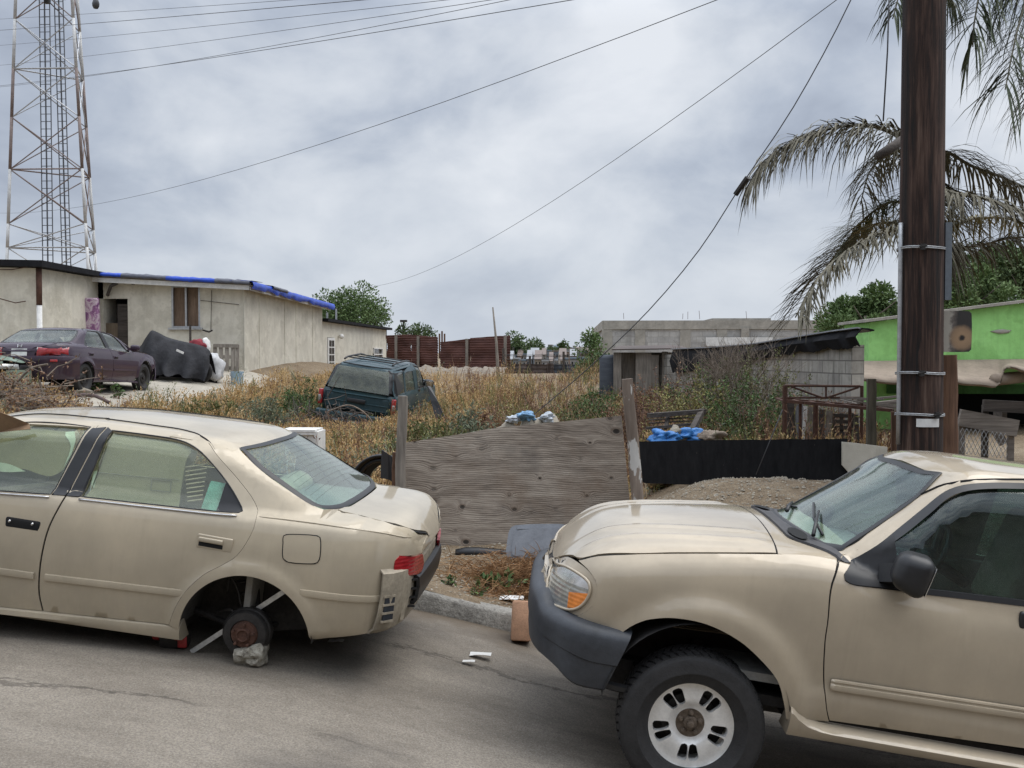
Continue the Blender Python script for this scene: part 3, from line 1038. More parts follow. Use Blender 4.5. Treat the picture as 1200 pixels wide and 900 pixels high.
# trunk lid
dl = sk.trace([(502, 625.6), (480, 619.3), (450, 610.8), (420, 603.2), (396, 596.6)])
tr = [(q.x, q.y) for q in dl]
LF = sk.trace([(366, 592)])[0].x + .014
print('glass', [tuple(round(c, 3) for c in q) for q in sk.trace([(366, 592), (380, 595.5), (400, 594.5), (412, 590), (423, 578)])], [round(c, 3) for c in tr[-1]])
mb2 = mb
mb = MB()
lid = [(*tr[0], 'c')] + tr[1:-1] + [(*tr[-1], 'c'), (LF + .128, -.45), (LF + .142, -.30), (LF + .150, 0), (LF + .142, .30), (LF + .128, .45), (tr[-1][0], -tr[-1][1], 'c')] + [(x, -y) for x, y in tr[1:-1][::-1]] + [(tr[0][0], -tr[0][1], 'c'), (.855, .45), (.865, 0), (.855, -.45)]
panel(mb, sk, lid, 'top', 0.014, 0.03, gap=0.002)
panel(mb, sk, [(-.56, .44, 'c'), (.56, .44, 'c'), (.60, .615, 'c'), (-.60, .615, 'c')], 'rear', 0.012, 0.05, curve=False, off=-.002)
mb.build('trunk_lid', M['sedan_paint'], sedan, True, 40)
# hood
mb = MB()
hd = [(-2.36, -.76, 'c'), (-2.6, -.795), (-3.0, -.785), (-3.40, -.68, 'c'), (-3.56, -.35), (-3.60, 0), (-3.56, .35), (-3.40, .68, 'c'), (-3.0, .785), (-2.6, .795), (-2.36, .76, 'c'), (-2.46, .3), (-2.48, 0), (-2.46, -.3)]
panel(mb, sk, hd, 'top', 0.012, 0.05, gap=0.002)
mb.build('hood', M['sedan_paint'], sedan, True, 40)
mb = MB()
panel(mb, sk, [(-2.50, -.45), (-2.38, -.80, 'c'), (-2.20, -.80, 'c'), (-2.30, -.45), (-2.36, 0), (-2.30, .45), (-2.20, .80, 'c'), (-2.38, .80, 'c'), (-2.50, .45), (-2.53, 0)], 'top', 0.006, 0.04, off=-.006)
mb.build('cowl', M['black_plastic'], sedan, True)
mb = MB()
panel(mb, sk, [(-.74, -.04), (-.76, .10), (-.72, .30, 'c'), (.72, .30, 'c'), (.76, .10), (.74, -.04)], 'front', 0.02, 0.05, off=0.02)
mb.build('front_bumper', M['sedan_paint'], sedan, True, 40)
for sg in (-1, 1):
 mb = MB()
 panel(mb, sk, [(sg * .45, .31, 'c'), (sg * .80, .33, 'c'), (sg * .79, .42, 'c'), (sg * .46, .40, 'c')], 'front', 0.02, 0.03, off=0.004, curve=False)
 mb.build('headlight', M['white_lens'], sedan, True, 40)
mb = MB()
panel(mb, sk, [(-.42, .31, 'c'), (.42, .31, 'c'), (.40, .39, 'c'), (-.40, .39, 'c')], 'front', 0.02, 0.03, off=0.002, curve=False)
mb.build('grille', M['black_plastic'], sedan, True, 40)
# --- doors
def sedan_door(poly, hole, px_handle, mirror, pillar, mould, front):
 mb = MB()
 panel(mb, sk, poly, 'side', 0.016, 0.03, gap=0.0018, holes=[hole], warp=s_flare, mirror=mirror)
 d = mb.build('door', M['sedan_paint'], sedan, True, 40)
 sg = -1 if mirror else 1
 # glass with a rubber channel round it
 mb = MB()
 panel(mb, sk, hole, 'side', 0.004, 0.04, off=-0.012, mirror=mirror)
 mb.build('window_glass', M['sedan_glass'], d, True)
 mb = MB()
 pts = [sk.lift(q, 'side') + Vector((0, -0.000, 0)) for q in outline(hole, 0.03)]
 mb.tube([Vector((q.x, (q.y + 0.002) * sg, q.z)) for q in pts], 0.0042, 6, closed=True)
 mb.build('window_seal', M['black_plastic'], d, True)
 mb = MB()
 belt = [q for q in outline(hole, 0.03)]
 zmin = min(q.y for q in belt)
 lowp = sorted([q for q in belt if q.y < zmin + 0.06 + 0.0 and q.y < (0.632 + 0.02 * q.x + 0.02)], key=lambda q: q.x)
 if len(lowp) > 3:
  mb.tube([Vector((q.x, (sk.lift((q.x, q.y - 0.012), 'side').y - 0.004) * sg, q.y - 0.012)) for q in lowp], 0.0055, 6)
  mb.build('chrome_strip', M['chrome'], d, True)
 mb = MB()
 panel(mb, sk, pillar, 'side', 0.006, 0.02, off=0.004, mirror=mirror)
 mb.build('pillar_trim', M['black_plastic'], d, True, 40)
 # moulding along the lower door
 mb = MB()
 a, b = mould
 rows = []
 for k, f in enumerate(frange(0, 1, 16)):
  x = a[0] + (b[0] - a[0]) * f; z = a[1] + (b[1] - a[1]) * f
  h = .020
  y = sk.lift((x, z), 'side').y
  r = [Vector((x, (y + .004) * sg, z + h)), Vector((x, (y - .010) * sg, z + h * .75)), Vector((x, (y - .012) * sg, z - h * .2)), Vector((x, (y - .009) * sg, z - h * .9)), Vector((x, (y + .004) * sg, z - h * 1.1))]
  rows.append(r)
 mb.grid(rows, flip=mirror)
 mb.add(rows[-1], [list(range(5))[::-1] if not mirror else list(range(5))]); mb.add(rows[0], [list(range(5))])
 mb.build('moulding', M['sedan_paint'], d, True, 50)
 # handle
 hp = [Vector(q[:2]) for q in sk.side2d(px_handle)]
 cx = sum(q.x for q in hp) / len(hp); cz = sum(q.y for q in hp) / len(hp)
 y = sk.lift((cx, cz), 'side').y
 wd = max(q.x for q in hp) - min(q.x for q in hp); hg = 0.075
 mb = MB()
 if front:      # pull-flap gone: an open dark recess with two bright studs
  mb.bbox((cx, (y + 0.012) * sg, cz), (wd, .03, hg * .86), .02, (0, .02, 0), seg=3)
  mb.build('handle_recess', M['void'], d, True)
  mb = MB()
  for dx_ in (-.07, .055):
   mb.blob((cx + dx_, (y - .004) * sg, cz + .012), .010, 3, .3, 1)
  mb.build('handle_stud', M['chrome'], d, True)
 else:
  fr = [Vector((cx - wd / 2, cz - hg / 2)), Vector((cx + wd / 2, cz - hg / 2)), Vector((cx + wd / 2, cz + hg / 2)), Vector((cx - wd / 2, cz + hg / 2))]
  mb.bbox((cx, (y + 0.0) * sg, cz), (wd, .014, hg), .012, (0, .04, 0), seg=3)
  mb.bbox((cx - .02, (y - .012) * sg, cz + .012), (wd * .68, .018, hg * .34), .007, (0, .04, 0), seg=3)
  h_ = mb.build('handle', M['sedan_paint'], d, True, 40)
  mb = MB()
  mb.bbox((cx - .02, (y - .0065) * sg, cz - .014), (wd * .68, .004, hg * .30), .003, (0, .04, 0), seg=2)
  mb.build('handle_recess', M['void'], h_, True)
 return d
r_pil = sk.side2d([(78, 581.4, 'c'), (93, 582.2, 'c'), (130.5, 505, 'c'), (126.6, 501, 'c')])
f_pil = sk.side2d([(60.5, 580, 'c'), (76.4, 581, 'c'), (124.6, 501, 'c'), (108, 502.5, 'c')])
m_r = (sk.side2d([(53, 676)])[0][:2], sk.side2d([(219, 695.5)])[0][:2])
m_f = (sk.side2d([(-172, 646)])[0][:2], sk.side2d([(40, 674.5)])[0][:2])
for mir in (False, True):
 d_rear = sedan_door(rd, rh, [(232, 628), (272, 628), (272, 645), (232, 645)], mir, r_pil, m_r, False)
 d_front = sedan_door(fd, fh, [(6, 608), (47, 608), (47, 622), (6, 622)], mir, f_pil, m_f, not mir)
 sg = -1 if mir else 1
 # fixed black triangle at the back of the rear window
 mb = MB()
 tri = sk.side2d([(253, 597, 'c'), (264.5, 565, 'c'), (272, 574), (283, 594), (283.5, 599), (278, 600, 'c')])
 panel(mb, sk, tri, 'side', 0.004, 0.02, off=-0.008, mirror=mir)
 mb.build('quarter_trim', M['black_plastic'], d_rear, True, 40)
 mb = MB()          # mirror on the front door
 mb.bbox((-1.93, sg * -.97, .66), (.10, .20, .13), .045, seg=3)
 mb.beam((-1.90, sg * -.82, .625), (-1.92, sg * -.90, .64), .06, .05)
 mb.build('wing_mirror', M['sedan_paint'], d_front, True, 50)
# moulding behind the wheel on the quarter, fuel flap, arch lip
for sg in (1, -1):
 mb = MB()
 a = sk.side2d([(352, 694)])[0]; b = sk.side2d([(455.5, 700.5)])[0]
 rows = []
 for f in frange(0, 1, 14):
  x = a[0] + (b[0] - a[0]) * f; z = a[1] + (b[1] - a[1]) * f
  y = sk.lift((x, z), 'side').y
  h = .020
  rows.append([Vector((x, (y + .004) * sg, z + h)), Vector((x, (y - .010) * sg, z + h * .75)), Vector((x, (y - .012) * sg, z - h * .2)), Vector((x, (y - .009) * sg, z - h * .9)), Vector((x, (y + .004) * sg, z - h * 1.1))])
 mb.grid(rows, flip=sg < 0)
 mb.add(rows[-1], [list(range(5))[::-1] if sg > 0 else list(range(5))]); mb.add(rows[0], [list(range(5))])
 mb.build('moulding', M['sedan_paint'], sedan, True, 50)
mb = MB()
fl = sk.side2d([(332, 636), (332.5, 628), (340, 626.3), (368, 627.5), (375, 630), (375, 652), (372, 659), (365, 660.5), (338, 658.5), (332, 654)])
panel(mb, sk, fl, 'side', 0.006, 0.03, off=0.0035, warp=s_flare)
flap = mb.build('fuel_flap', M['sedan_paint'], sedan, True, 40)
mb = MB()
mb.tube([sk.lift(q, 'side') + Vector((0, -.0012, 0)) for q in outline(fl, .02)], .0035, 5, closed=True)
mb.build('flap_gap', M['void'], flap)
# dark backing behind every shut line
for dd_ in (rd, fd):
 for mi in (False, True):
  mb = MB()
  seam(mb, sk, list(dd_), mirror=mi, closed=True, w=.007, depth=.013)
  mb.build('door_rubber', M['void'], sedan)
for k in (1, -1):
 mb = MB()
 seam(mb, sk, [(x, y * k) for x, y in tr], 'top', w=.008)
 mb.build('trunk_rubber', M['void'], sedan)
# screens
mb = MB()
bg_px = [(281, 525, 'c'), (295, 517), (322, 510, 'c'), (360, 531), (395, 553), (422, 570, 'c'), (424, 577), (414, 588), (400, 593.5), (380, 595), (365, 591), (340, 575), (302, 547)]
bt = sk.trace([(281, 525.5), (302, 547.5), (340, 575.5), (366, 592)])
half = [(q.x, q.y + 0.004) for q in bt]
x0, x1 = half[0][0], half[-1][0]
bgl = [(*half[0], 'c')] + half[1:] + [(.32, -.668), (.379, -.50), (.400, -.33), (.410, 0), (.400, .33), (.379, .50), (.32, .668)] + [(x, -y) for x, y in half[::-1][:-1]] + [(half[0][0], -half[0][1], 'c'), (x0 + .04, .3), (x0 + .05, 0), (x0 + .04, -.3)]
panel(mb, sk, bgl, 'top', 0.005, 0.04, off=-0.002)
bgo = mb.build('rear_window', M['screen_glass'], sedan, True)
mb = MB()
bv = [Vector((q.x, q.y)) for q in outline(bgl, .03)]
if poly_area(bv) < 0:
 bv = bv[::-1]
rr3 = [[sk.lift(q, 'top') + Vector((0, 0, h)) for q in inset(bv, d)] for d, h in ((-.006, .0), (.0, .004), (.026, .002))]
mb.grid([r + r[:1] for r in rr3])
mb.build('window_seal', M['black_plastic'], bgo, True)
mb = MB()
for k in range(11):     # heater wires
 f = 0.08 + k * 0.078
 x = x0 + .06 + (x1 - x0) * f
 ye = .50 + .12 * f
 mb.tube([sk.lift((x, y), 'top') + Vector((0, 0, -.006)) for y in frange(-ye, ye, 9)], .0012, 4)
mb.build('heater_wire', M['dark_wood'], bgo)
mb = MB()
ws = [(-1.74, -.53, 'c'), (-2.08, -.66), (-2.36, -.70, 'c'), (-2.49, -.4), (-2.52, 0), (-2.49, .4), (-2.36, .70, 'c'), (-2.08, .66), (-1.74, .53, 'c'), (-1.80, .3), (-1.82, 0), (-1.80, -.3)]
panel(mb, sk, ws, 'top', 0.005, 0.05, off=-0.002)
mb.build('windshield', M['screen_glass'], sedan, True)
# inside
mb = MB()
for y in (-.37, .37):
 seat(mb, -1.18, y, .18, .56, .48, .30)
mb.bbox((-.52, 0, .19), (.52, 1.00, .16), .06, seg=3)
mb.bbox((-.21, 0, .46), (.16, 1.30, .52), .06, (0, .42, 0), seg=3)
mb.build('seat', M['cloth_tan'], sedan, True, 50)
mb = MB()
mb.box((.10, 0, .615), (.44, 1.28, .03))
mb.box((-1.40, 0, -.02), (1.9, 1.56, .04))
mb.bbox((-2.12, 0, .47), (.45, 1.45, .22), .06, seg=3)
mb.bbox((-.02, 0, .33), (.04, 1.50, .56), .01)
mb.build('cabin_lining', M['cloth_grey'], sedan, True, 40)
M['olive_reflection'] = plain('olive_reflection_colour', (0.30, 0.285, 0.185), 0.75, 0, 0.10, 3)  # olive colour stands in for a reflection in the side glass
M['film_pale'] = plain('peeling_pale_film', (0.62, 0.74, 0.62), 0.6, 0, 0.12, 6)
M['turq_cloth'] = plain('turquoise_cloth', (0.20, 0.52, 0.47), 0.85, 0, 0.35, 14, 0.4)
# olive sheets inside the near windows, standing in for a reflected tan vehicle
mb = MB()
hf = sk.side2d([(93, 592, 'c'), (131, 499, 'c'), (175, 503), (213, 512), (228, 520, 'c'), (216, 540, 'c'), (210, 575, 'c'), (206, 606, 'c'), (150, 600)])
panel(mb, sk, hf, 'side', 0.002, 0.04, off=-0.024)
mb.build('reflection_sheet', M['olive_reflection'], sedan, True)
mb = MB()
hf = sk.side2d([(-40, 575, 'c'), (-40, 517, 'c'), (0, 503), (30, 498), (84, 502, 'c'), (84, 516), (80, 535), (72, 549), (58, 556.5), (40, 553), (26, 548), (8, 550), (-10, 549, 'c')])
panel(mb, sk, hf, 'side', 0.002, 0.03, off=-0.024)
mb.build('reflection_sheet', M['olive_reflection'], sedan, True)
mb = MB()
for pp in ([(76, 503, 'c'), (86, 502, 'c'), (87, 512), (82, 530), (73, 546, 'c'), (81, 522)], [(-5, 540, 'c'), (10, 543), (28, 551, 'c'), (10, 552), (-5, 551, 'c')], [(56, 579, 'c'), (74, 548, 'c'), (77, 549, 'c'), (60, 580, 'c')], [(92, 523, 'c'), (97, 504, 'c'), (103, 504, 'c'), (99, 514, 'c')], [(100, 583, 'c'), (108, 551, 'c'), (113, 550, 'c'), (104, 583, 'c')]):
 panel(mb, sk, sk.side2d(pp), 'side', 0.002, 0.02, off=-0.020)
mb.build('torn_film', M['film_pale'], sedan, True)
mb = MB()
hr = [sk.lift(q, 'side') + Vector((0, .020, 0)) for q in outline(sk.side2d([(176, 562, 'c'), (199, 564, 'c'), (198, 577, 'c'), (175, 575, 'c')]), .03)]  # rectangle and line belong to the reflected vehicle, built as thin tubes
mb.tube(hr, .0022, 4, closed=True)
mb.tube([sk.lift(q[:2], 'side') + Vector((0, .020, 0)) for q in sk.side2d([(113, 554), (150, 558), (208, 563)])], .0018, 4)
mb.build('reflected_outline', M['cloth_grey'], sedan)
mb = MB()
for k in range(9):  # slats of the reflection, modelled behind the rear glass
 a, b = sk.side2d([(213 + k * .4, 549 + k * 5.0), (240 - k * .8, 545 + k * 5.2)])
 mb.tube([sk.lift(q[:2], 'side') + Vector((0, .045, 0)) for q in (a, b)], .005, 4)
mb.build('reflected_slats', M['cloth_tan'], sedan)
mb = MB()
sh = sk.side2d([(234, 594, 'c'), (246, 562, 'c'), (263, 565, 'c'), (252, 597, 'c')])
panel(mb, sk, sh, 'side', 0.002, 0.03, off=-0.022)
mb.build('sun_shade', M['turq_cloth'], sedan, True)
# wheel houses and floor pan
for sg in (1, -1):
 for c, r in ((ARC, AR + .012), (FARC, FAR_ + .012)):
  w2 = MB()
  well(w2, c, r, -.845, -.52)
  mb = MB()
  mb.add([Vector((q.x, q.y * sg, q.z)) for q in w2.v], w2.f)
  mb.build('wheel_housing', M['well'], sedan, True, 40)
mb = MB()
mb.box((-1.35, 0, -.055), (1.9, 1.56, .04))
mb.box((.02, 0, .10), (.60, .90, .06))
mb.box((.46, 0, .13), (.40, 1.20, .10))
mb.box((-2.95, 0, .05), (1.0, 1.0, .25))
mb.tube([(-2.0, .2, -.10), (-.5, .2, -.10), (-.2, .35, .02), (.3, .45, .02), (.75, .45, .06)], .028, 10)
mb.bbox((.55, .35, .04), (.40, .26, .14), .05, seg=3)
mb.tube([(0.02, -.70, 0.0), (0.0, -.3, .03), (0, .3, .03), (0.02, .70, 0)], .032, 10)          # axle beam
mb.tube([(0.03, -.66, .02), (-.06, -.58, .33)], .024, 10)                                   # strut
mb.tube([(0.0, -.66, -.03), (.20, -.35, .02)], .016, 8)
mb.tube([(0.0, -.66, -.03), (-.38, -.60, .04)], .018, 8)
mb.build('underbody', M['under'], sedan, True, 40)
# coil, brake hose
mb = MB()
hel = [Vector((-.035 + .05 * math.cos(a) - .008 * a / 3, -.62 + .05 * math.sin(a), .07 + .010 * a)) for a in frange(0, 22, 90)]
mb.tube(hel, .0085, 6)
mb.tube(outline([(-.16, -.66, .17), (-.14, -.70, .27), (-.09, -.70, .20), (-.06, -.70, .12), (.02, -.70, .08), (.05, -.70, .15)], .02, False), .007, 6)
mb.tube(outline([(-.20, -.68, .06), (-.10, -.74, .10), (-.04, -.74, .03)], .02, False), .007, 6)
mb.build('spring', M['dark_steel'], sedan, True)
# bare drum
mb = MB()
c0 = Vector((0, -.765, 0))
mb.lathe([(.001, -.05), (.132, -.05), (.134, -.01), (.130, .0), (.124, .004), (.122, .030), (.114, .040), (.076, .044), (.073, .036)], c0, TO_SIDE, 56)
mb.build('brake_drum', M['dark_steel'], sedan, True, 35)
mb = MB()
mb.lathe([(.076, .034), (.068, .042), (.066, .054), (.040, .056), (.036, .070), (.030, .074), (.026, .064), (.001, .064)], c0, TO_SIDE, 40)
for k in range(5):
 a = 2 * math.pi * k / 5 + .3
 p = TO_SIDE @ Vector((.057 * math.cos(a), .057 * math.sin(a), .052)) + c0
 mb.lathe([(.008, 0), (.0075, .030), (.001, .031)], p, TO_SIDE, 8)
mb.build('hub', M['rust'], sedan, True, 35)
# other three wheels (steel rims)
for (x, y, z, sg) in ((0, .74, .055, -1), (-2.655, -.74, .055, 1), (-2.655, .74, .055, -1)):
 wh = empty('wheel', (x, y, z)); wh.parent = sedan
 tyre(wh, (0, 0, 0), .31, .19, .19, side=sg, lugs=False)
 mb = MB()
 Mx = TO_SIDE if sg > 0 else Matrix(((1, 0, 0), (0, 0, 1), (0, 1, 0)))
 mb.lathe([(.19, -.05), (.185, .05), (.17, .055), (.16, .02), (.10, .05), (.05, .05), (.04, .07), (.001, .07)], (0, 0, 0), Mx, 40)
 mb.build('rim', M['dark_steel'], wh, True, 35)
# ------------------------------------------------------------------ tan utility wagon on the right
SHUB = at(811.5, 853, 4.90)
SUV_PITCH = 0.157
suv = empty('utility_wagon', label='tan utility wagon with dark plastic bumper parked nose toward the gold sedan', cat='car')
uk = Skin(SHUB + Vector((0, 0.86, 0)), SUV_PITCH)
suv.matrix_world = uk.mw
def u_W(x): return spl([(-.85, .82), (-.4, .865), (0, .88), (.6, .885), (2.5, .885), (3.6, .86), (3.85, .83)], x)
def u_lo(x): return spl([(-.85, .20), (-.40, .30), (-.2, .12), (.4, .055), (2.4, .055), (3.3, .16), (3.85, .18)], x)
def u_sh(x): return spl([(-.83, .46), (-.78, .585), (-.70, .645), (-.58, .70), (-.19, .772), (.31, .838), (.52, .850), (.72, .815), (1.0, .795), (1.5, .81), (3.85, .83)], x)
def u_zd(x): return spl([(-.83, .47), (-.785, .62), (-.73, .675), (-.65, .738), (-.515, .816), (-.316, .870), (-.02, .918), (.25, .948), (.45, .955), (.7, .95), (1.0, .92), (3.5, .90), (3.85, .86)], x)
U_PROF = [(0, .93), (.05, .955), (.14, .968), (.30, .985), (.50, .998), (.64, 1.0), (.78, .995), (.90, .978), (1.0, .945)]
def u_row(x):
 W = u_W(x)
 if x < -.30:
  s_ = min(1, (-.30 - x) / .535)
  W *= max(0.0, 1 - s_ ** 3.1) ** (1 / 3.1)
 if x > 3.55:
  s_ = min(1, (x - 3.55) / .30)
  W *= max(0.0, 1 - s_ ** 4) ** (1 / 4)
 r = lower_row(x, max(W, 1e-4), u_lo(x), u_sh(x), u_zd(x), U_PROF)
 if x < -.30:
  for p in r:
   p.x += .065 * s_ ** 3 * smooth_step(.44, .70, p.z)
 return r
xs = [-.834 + .53 * (1 - math.cos(a)) for a in frange(0, math.pi / 2, 26)] + frange(-.28, 3.5, 80) + [3.55 + .30 * math.sin(a) for a in frange(.05, math.pi / 2, 14)]
uk.net([u_row(x) for x in xs])
def ug_top(x): return spl([(.30, .85), (.45, .932), (.70, 1.115), (.95, 1.300), (1.06, 1.392), (1.16, 1.438), (1.35, 1.462), (1.9, 1.475), (3.2, 1.455), (3.5, 1.42), (3.62, 1.30), (3.75, 1.02), (3.83, .82)], x)
def ug_yb(x): return spl([(.30, .69), (.6, .745), (.8, .815), (1.0, .838), (1.4, .845), (3.3, .82), (3.8, .74)], x)
def ug_zb(x): return spl([(.30, .80), (.6, .79), (1.0, .79), (1.5, .808), (3.8, .825)], x)
def ug_cr(x): return spl([(.3, .12), (.7, .12), (1.05, .08), (1.25, .045), (4, .045)], x)
uk.net([green_row(x, ug_yb(x), ug_zb(x), ug_top(x), 0.235, ug_cr(x), 0.065) for x in frange(.30, 3.83, 120)])
uk.done()
UA = Vector((-.005, .06)); UR = .437
UB = Vector((2.83, .06))
def u_flare(q, n):
 if abs(n.y) > 0.4:
  for c, r in ((UA, UR), (UB, UR)):
   d = (Vector((q.x, q.z)) - c).length - r
   if d < 0.17 and q.z > c.y - .1:
    k = 0.030 * (1 - smooth_step(0.05, 0.165, d))
    q = q + Vector((0, -k if q.y < 0 else k, 0))
  # pressed ledge low along the doors
  if .40 < q.x < 2.45:
   k = .014 * (1 - smooth_step(.270, .300, q.z)) * smooth_step(.40, .60, q.x) * smooth_step(.10, .20, q.z)
   q = q + Vector((0, k if q.y < 0 else -k, 0)) * -1
 return q
def uT(pts, y=None):
 return uk.side2d(pts, y)
# --- front wing (with the arch), A pillar, roof rail: body
arch_px = [(724.5, 745, 'c'), (731, 738), (745, 729.5), (762, 724), (790, 722.5), (828, 730), (865, 749), (891, 772), (910, 796), (917.5, 823), (920, 840, 'c')]
ap3 = uT(arch_px)
mb = MB()
lamp_px = [(652, 648), (666, 655), (681, 668), (692, 679), (697.5, 690), (696, 703), (688, 713), (677, 719), (664, 720), (652, 714)]
wing = [(q[0], q[1], 'c') if i in (0, len(ap3) - 1) else q[:2] for i, q in enumerate(ap3)]
wing += uT([(937, 842, 'c'), (971, 845, 'c'), (967.5, 831), (964.5, 793), (966, 753), (969.5, 727), (971.5, 700), (974, 684), (979.5, 656, 'c'), (945, 650.5), (910, 649.5, 'c'), (860, 649), (789, 649), (740, 650), (700, 652), (678, 657, 'c'), (688, 666), (698, 680), (700, 692), (697, 706), (688, 716), (676, 722), (664, 723, 'c')])
panel(mb, uk, wing, 'side', .014, .028, warp=u_flare, both=True)
def urail(x):
 h = max(.004, ug_top(x) - ug_cr(x) - ug_zb(x))
 return ug_zb(x) + h * .955
door_px = [(971.5, 844, 'c'), (968, 831), (965.5, 793), (967, 753), (970.5, 727), (973, 700), (976, 684), (983, 655), (1000, 638), (1030, 615), (1062, 591), (1085, 578), (1108, 568.5), (1140, 563.5), (1200, 562.5), (1240, 563), (1262, 568, 'c'), (1256, 600), (1252, 700), (1252, 780), (1256, 830), (1262, 885, 'c')]
hole_px = [(991, 681), (989, 673), (996, 662, 'c'), (1020, 644), (1054, 618), (1080, 597), (1107, 576), (1130, 568), (1160, 565.5), (1200, 566), (1243, 567, 'c'), (1240, 620), (1238, 715, 'c'), (1200, 710.5), (1130, 702), (1075, 695.5), (1020, 688), (1002, 686)]
dpo = uT(door_px); dho = uT(hole_px)
dtop = sorted([q[:2] for q in dpo[7:17]], key=lambda q: q[0])
# A pillar + strip over the doors
xA, xB = dtop[0][0], 3.3
xs_ = frange(.56, xB, 46)
def dz(x):
 if x > dtop[-1][0]:
  return dtop[-3][1] - .0
 return spl(dtop, x)
st = [(x, urail(x) + .0, 'c') for x in xs_[::-1]] + [(x, min(urail(x) - .006, dz(x) + .0005) if x > xA else urail(x) - .05, 'c') for x in xs_]
panel(mb, uk, st, 'side', .012, .028, both=True, curve=False)
def u_ry(x):
 h = max(.004, ug_top(x) - ug_cr(x) - ug_zb(x)); k = min(1, h / .25)
 return ug_yb(x) - .235 * h - .065 * k - .02 + .065 * k * .42
wt3 = uk.trace([(1102, 552)])[0]
xw = wt3.x
roof = [(x, -u_ry(x), 'c') for x in frange(3.55, xw, 26)] + [(xw - .035, -.40), (xw - .05, 0), (xw - .035, .40)] + [(x, u_ry(x), 'c') for x in frange(xw, 3.55, 26)]
panel(mb, uk, roof, 'top', .012, .05, curve=False)
wl3 = uk.trace([(1102, 555.5), (1080, 578), (1040, 608), (1010, 628), (984, 645)])
pil = [(q.x, q.y + .004, 'c') for q in wl3] + [(wl3[-1].x - .02, wl3[-1].y - .03, 'c')] + [(x, -(u_ry(x) + .022), 'c') for x in frange(wl3[-1].x + .03, xw + .03, 14)] + [(xw + .03, -u_ry(xw) + .03, 'c')]
panel(mb, uk, pil, 'top', .012, .03, curve=False, both=True, off=-.002)
# rear body side, D pillar, tail
bq = [(2.35, .80, 'c'), (2.35, .055, 'c'), (2.392, .057, 'c')] + [(q[0], q[1], 'c') for q in arch(UB, UR, .02, math.pi - .02, 18)] + [(3.62, .20, 'c'), (3.72, .50, 'c'), (3.68, .83, 'c')]
panel(mb, uk, bq, 'side', .012, .05, warp=u_flare, both=True, curve=False)
panel(mb, uk, [(3.52, .83, 'c'), (3.70, .83, 'c'), (3.52, 1.38, 'c'), (3.38, 1.38, 'c')], 'side', .012, .05, both=True, curve=False)
# rocker step with the flared front end
for sg in (-1, 1):
 rows = []
 lo = uT([(969, 865), (1200, 897)]); hi = uT([(971, 849)])
 zb0 = lo[0][1]
 for x, dzl, up in ((.432, .0, .118), (.445, .0, .115), (.47, .0, .092), (.52, 0, .065), (.58, 0, .052), (.64, 0, .048), (1.2, 0, .048), (2.0, 0, .048), (2.36, 0, .05)):
  z = zb0 - dzl
  zt_ = zb0 + .015 + up
  rows.append([Vector((x, sg * .84, zt_ + .01)), Vector((x, sg * .905, zt_)), Vector((x, sg * .925, zt_ - .02)), Vector((x, sg * .918, (zt_ + z) / 2 - .01)), Vector((x, sg * .895, z)), Vector((x, sg * .72, z))])
 mb.grid(rows, flip=sg < 0)
 mb.add(rows[0], [list(range(6))[::-1]])
ubody = mb.build('body', M['suv_paint'], suv, True, 38)
# --- hood
mb = MB()
hl = uT([(910, 648, 'c'), (860, 647.5), (789, 647.5), (740, 648.5), (700, 650), (680, 654)])
hl3 = [uk.lift(q, 'side') for q in [(h[0], h[1]) for h in hl]]
rear = uk.trace([(910, 649), (885, 618), (872, 600), (863, 588)])
near = [(q.x, q.y) for q in hl3]
XH = near[0][0]
YH = -near[0][1]
print('hood corner', XH, YH)
hoodp = [(*near[0], 'c')] + near[1:-1] + [near[-1], (-.70, -.52), (-.765, -.30), (-.78, 0), (-.765, .30), (-.70, .52)] + [(near[-1][0], -near[-1][1])] + [(x, -y) for x, y in near[1:-1][::-1]] + [(near[0][0], -near[0][1], 'c'), (XH + .014, .40), (XH + .022, 0), (XH + .014, -.40)]
def h_crease(q, n):
 a = abs(q.y)
 k = .011 * math.exp(-((a - .66 + .10 * (.3 - q.x)) / .028) ** 2) + .007 * math.exp(-((a - .50 + .16 * (.3 - q.x)) / .03) ** 2)
 return q + Vector((0, 0, k * smooth_step(-.72, -.55, q.x) * (1 - smooth_step(.16, .30, q.x))))
panel(mb, uk, hoodp, 'top', .014, .022, gap=.002, warp=h_crease)
mb.build('hood', M['suv_paint'], suv, True, 40)
for mi in (1, -1):
 mb = MB()
 seam(mb, uk, [(x, y * mi) for x, y in near], 'top', closed=False, w=.006)
 mb.build('hood_rubber', M['void'], suv)
 mb = MB()
 seam(mb, uk, [(*q[:2], 'c') if len(q) > 2 else q for q in dpo], mirror=mi < 0, closed=True, w=.008, depth=.014)
 mb.build('door_rubber', M['void'], suv)
mb = MB()
seam(mb, uk, [(XH + .003, -YH), (XH + .017, -.40), (XH + .025, 0), (XH + .017, .40), (XH + .003, YH)], 'top', w=.005, depth=.004)
mb.build('hood_rubber', M['void'], suv)
# nose between the lamps, grille
mb = MB()
panel(mb, uk, [(-.50, .50, 'c'), (.50, .50, 'c'), (.50, .70, 'c'), (.30, .72), (-.30, .72), (-.50, .70, 'c')], 'front', .012, .04, off=-.008)
mb.build('grille', M['black_plastic'], suv, True, 40)
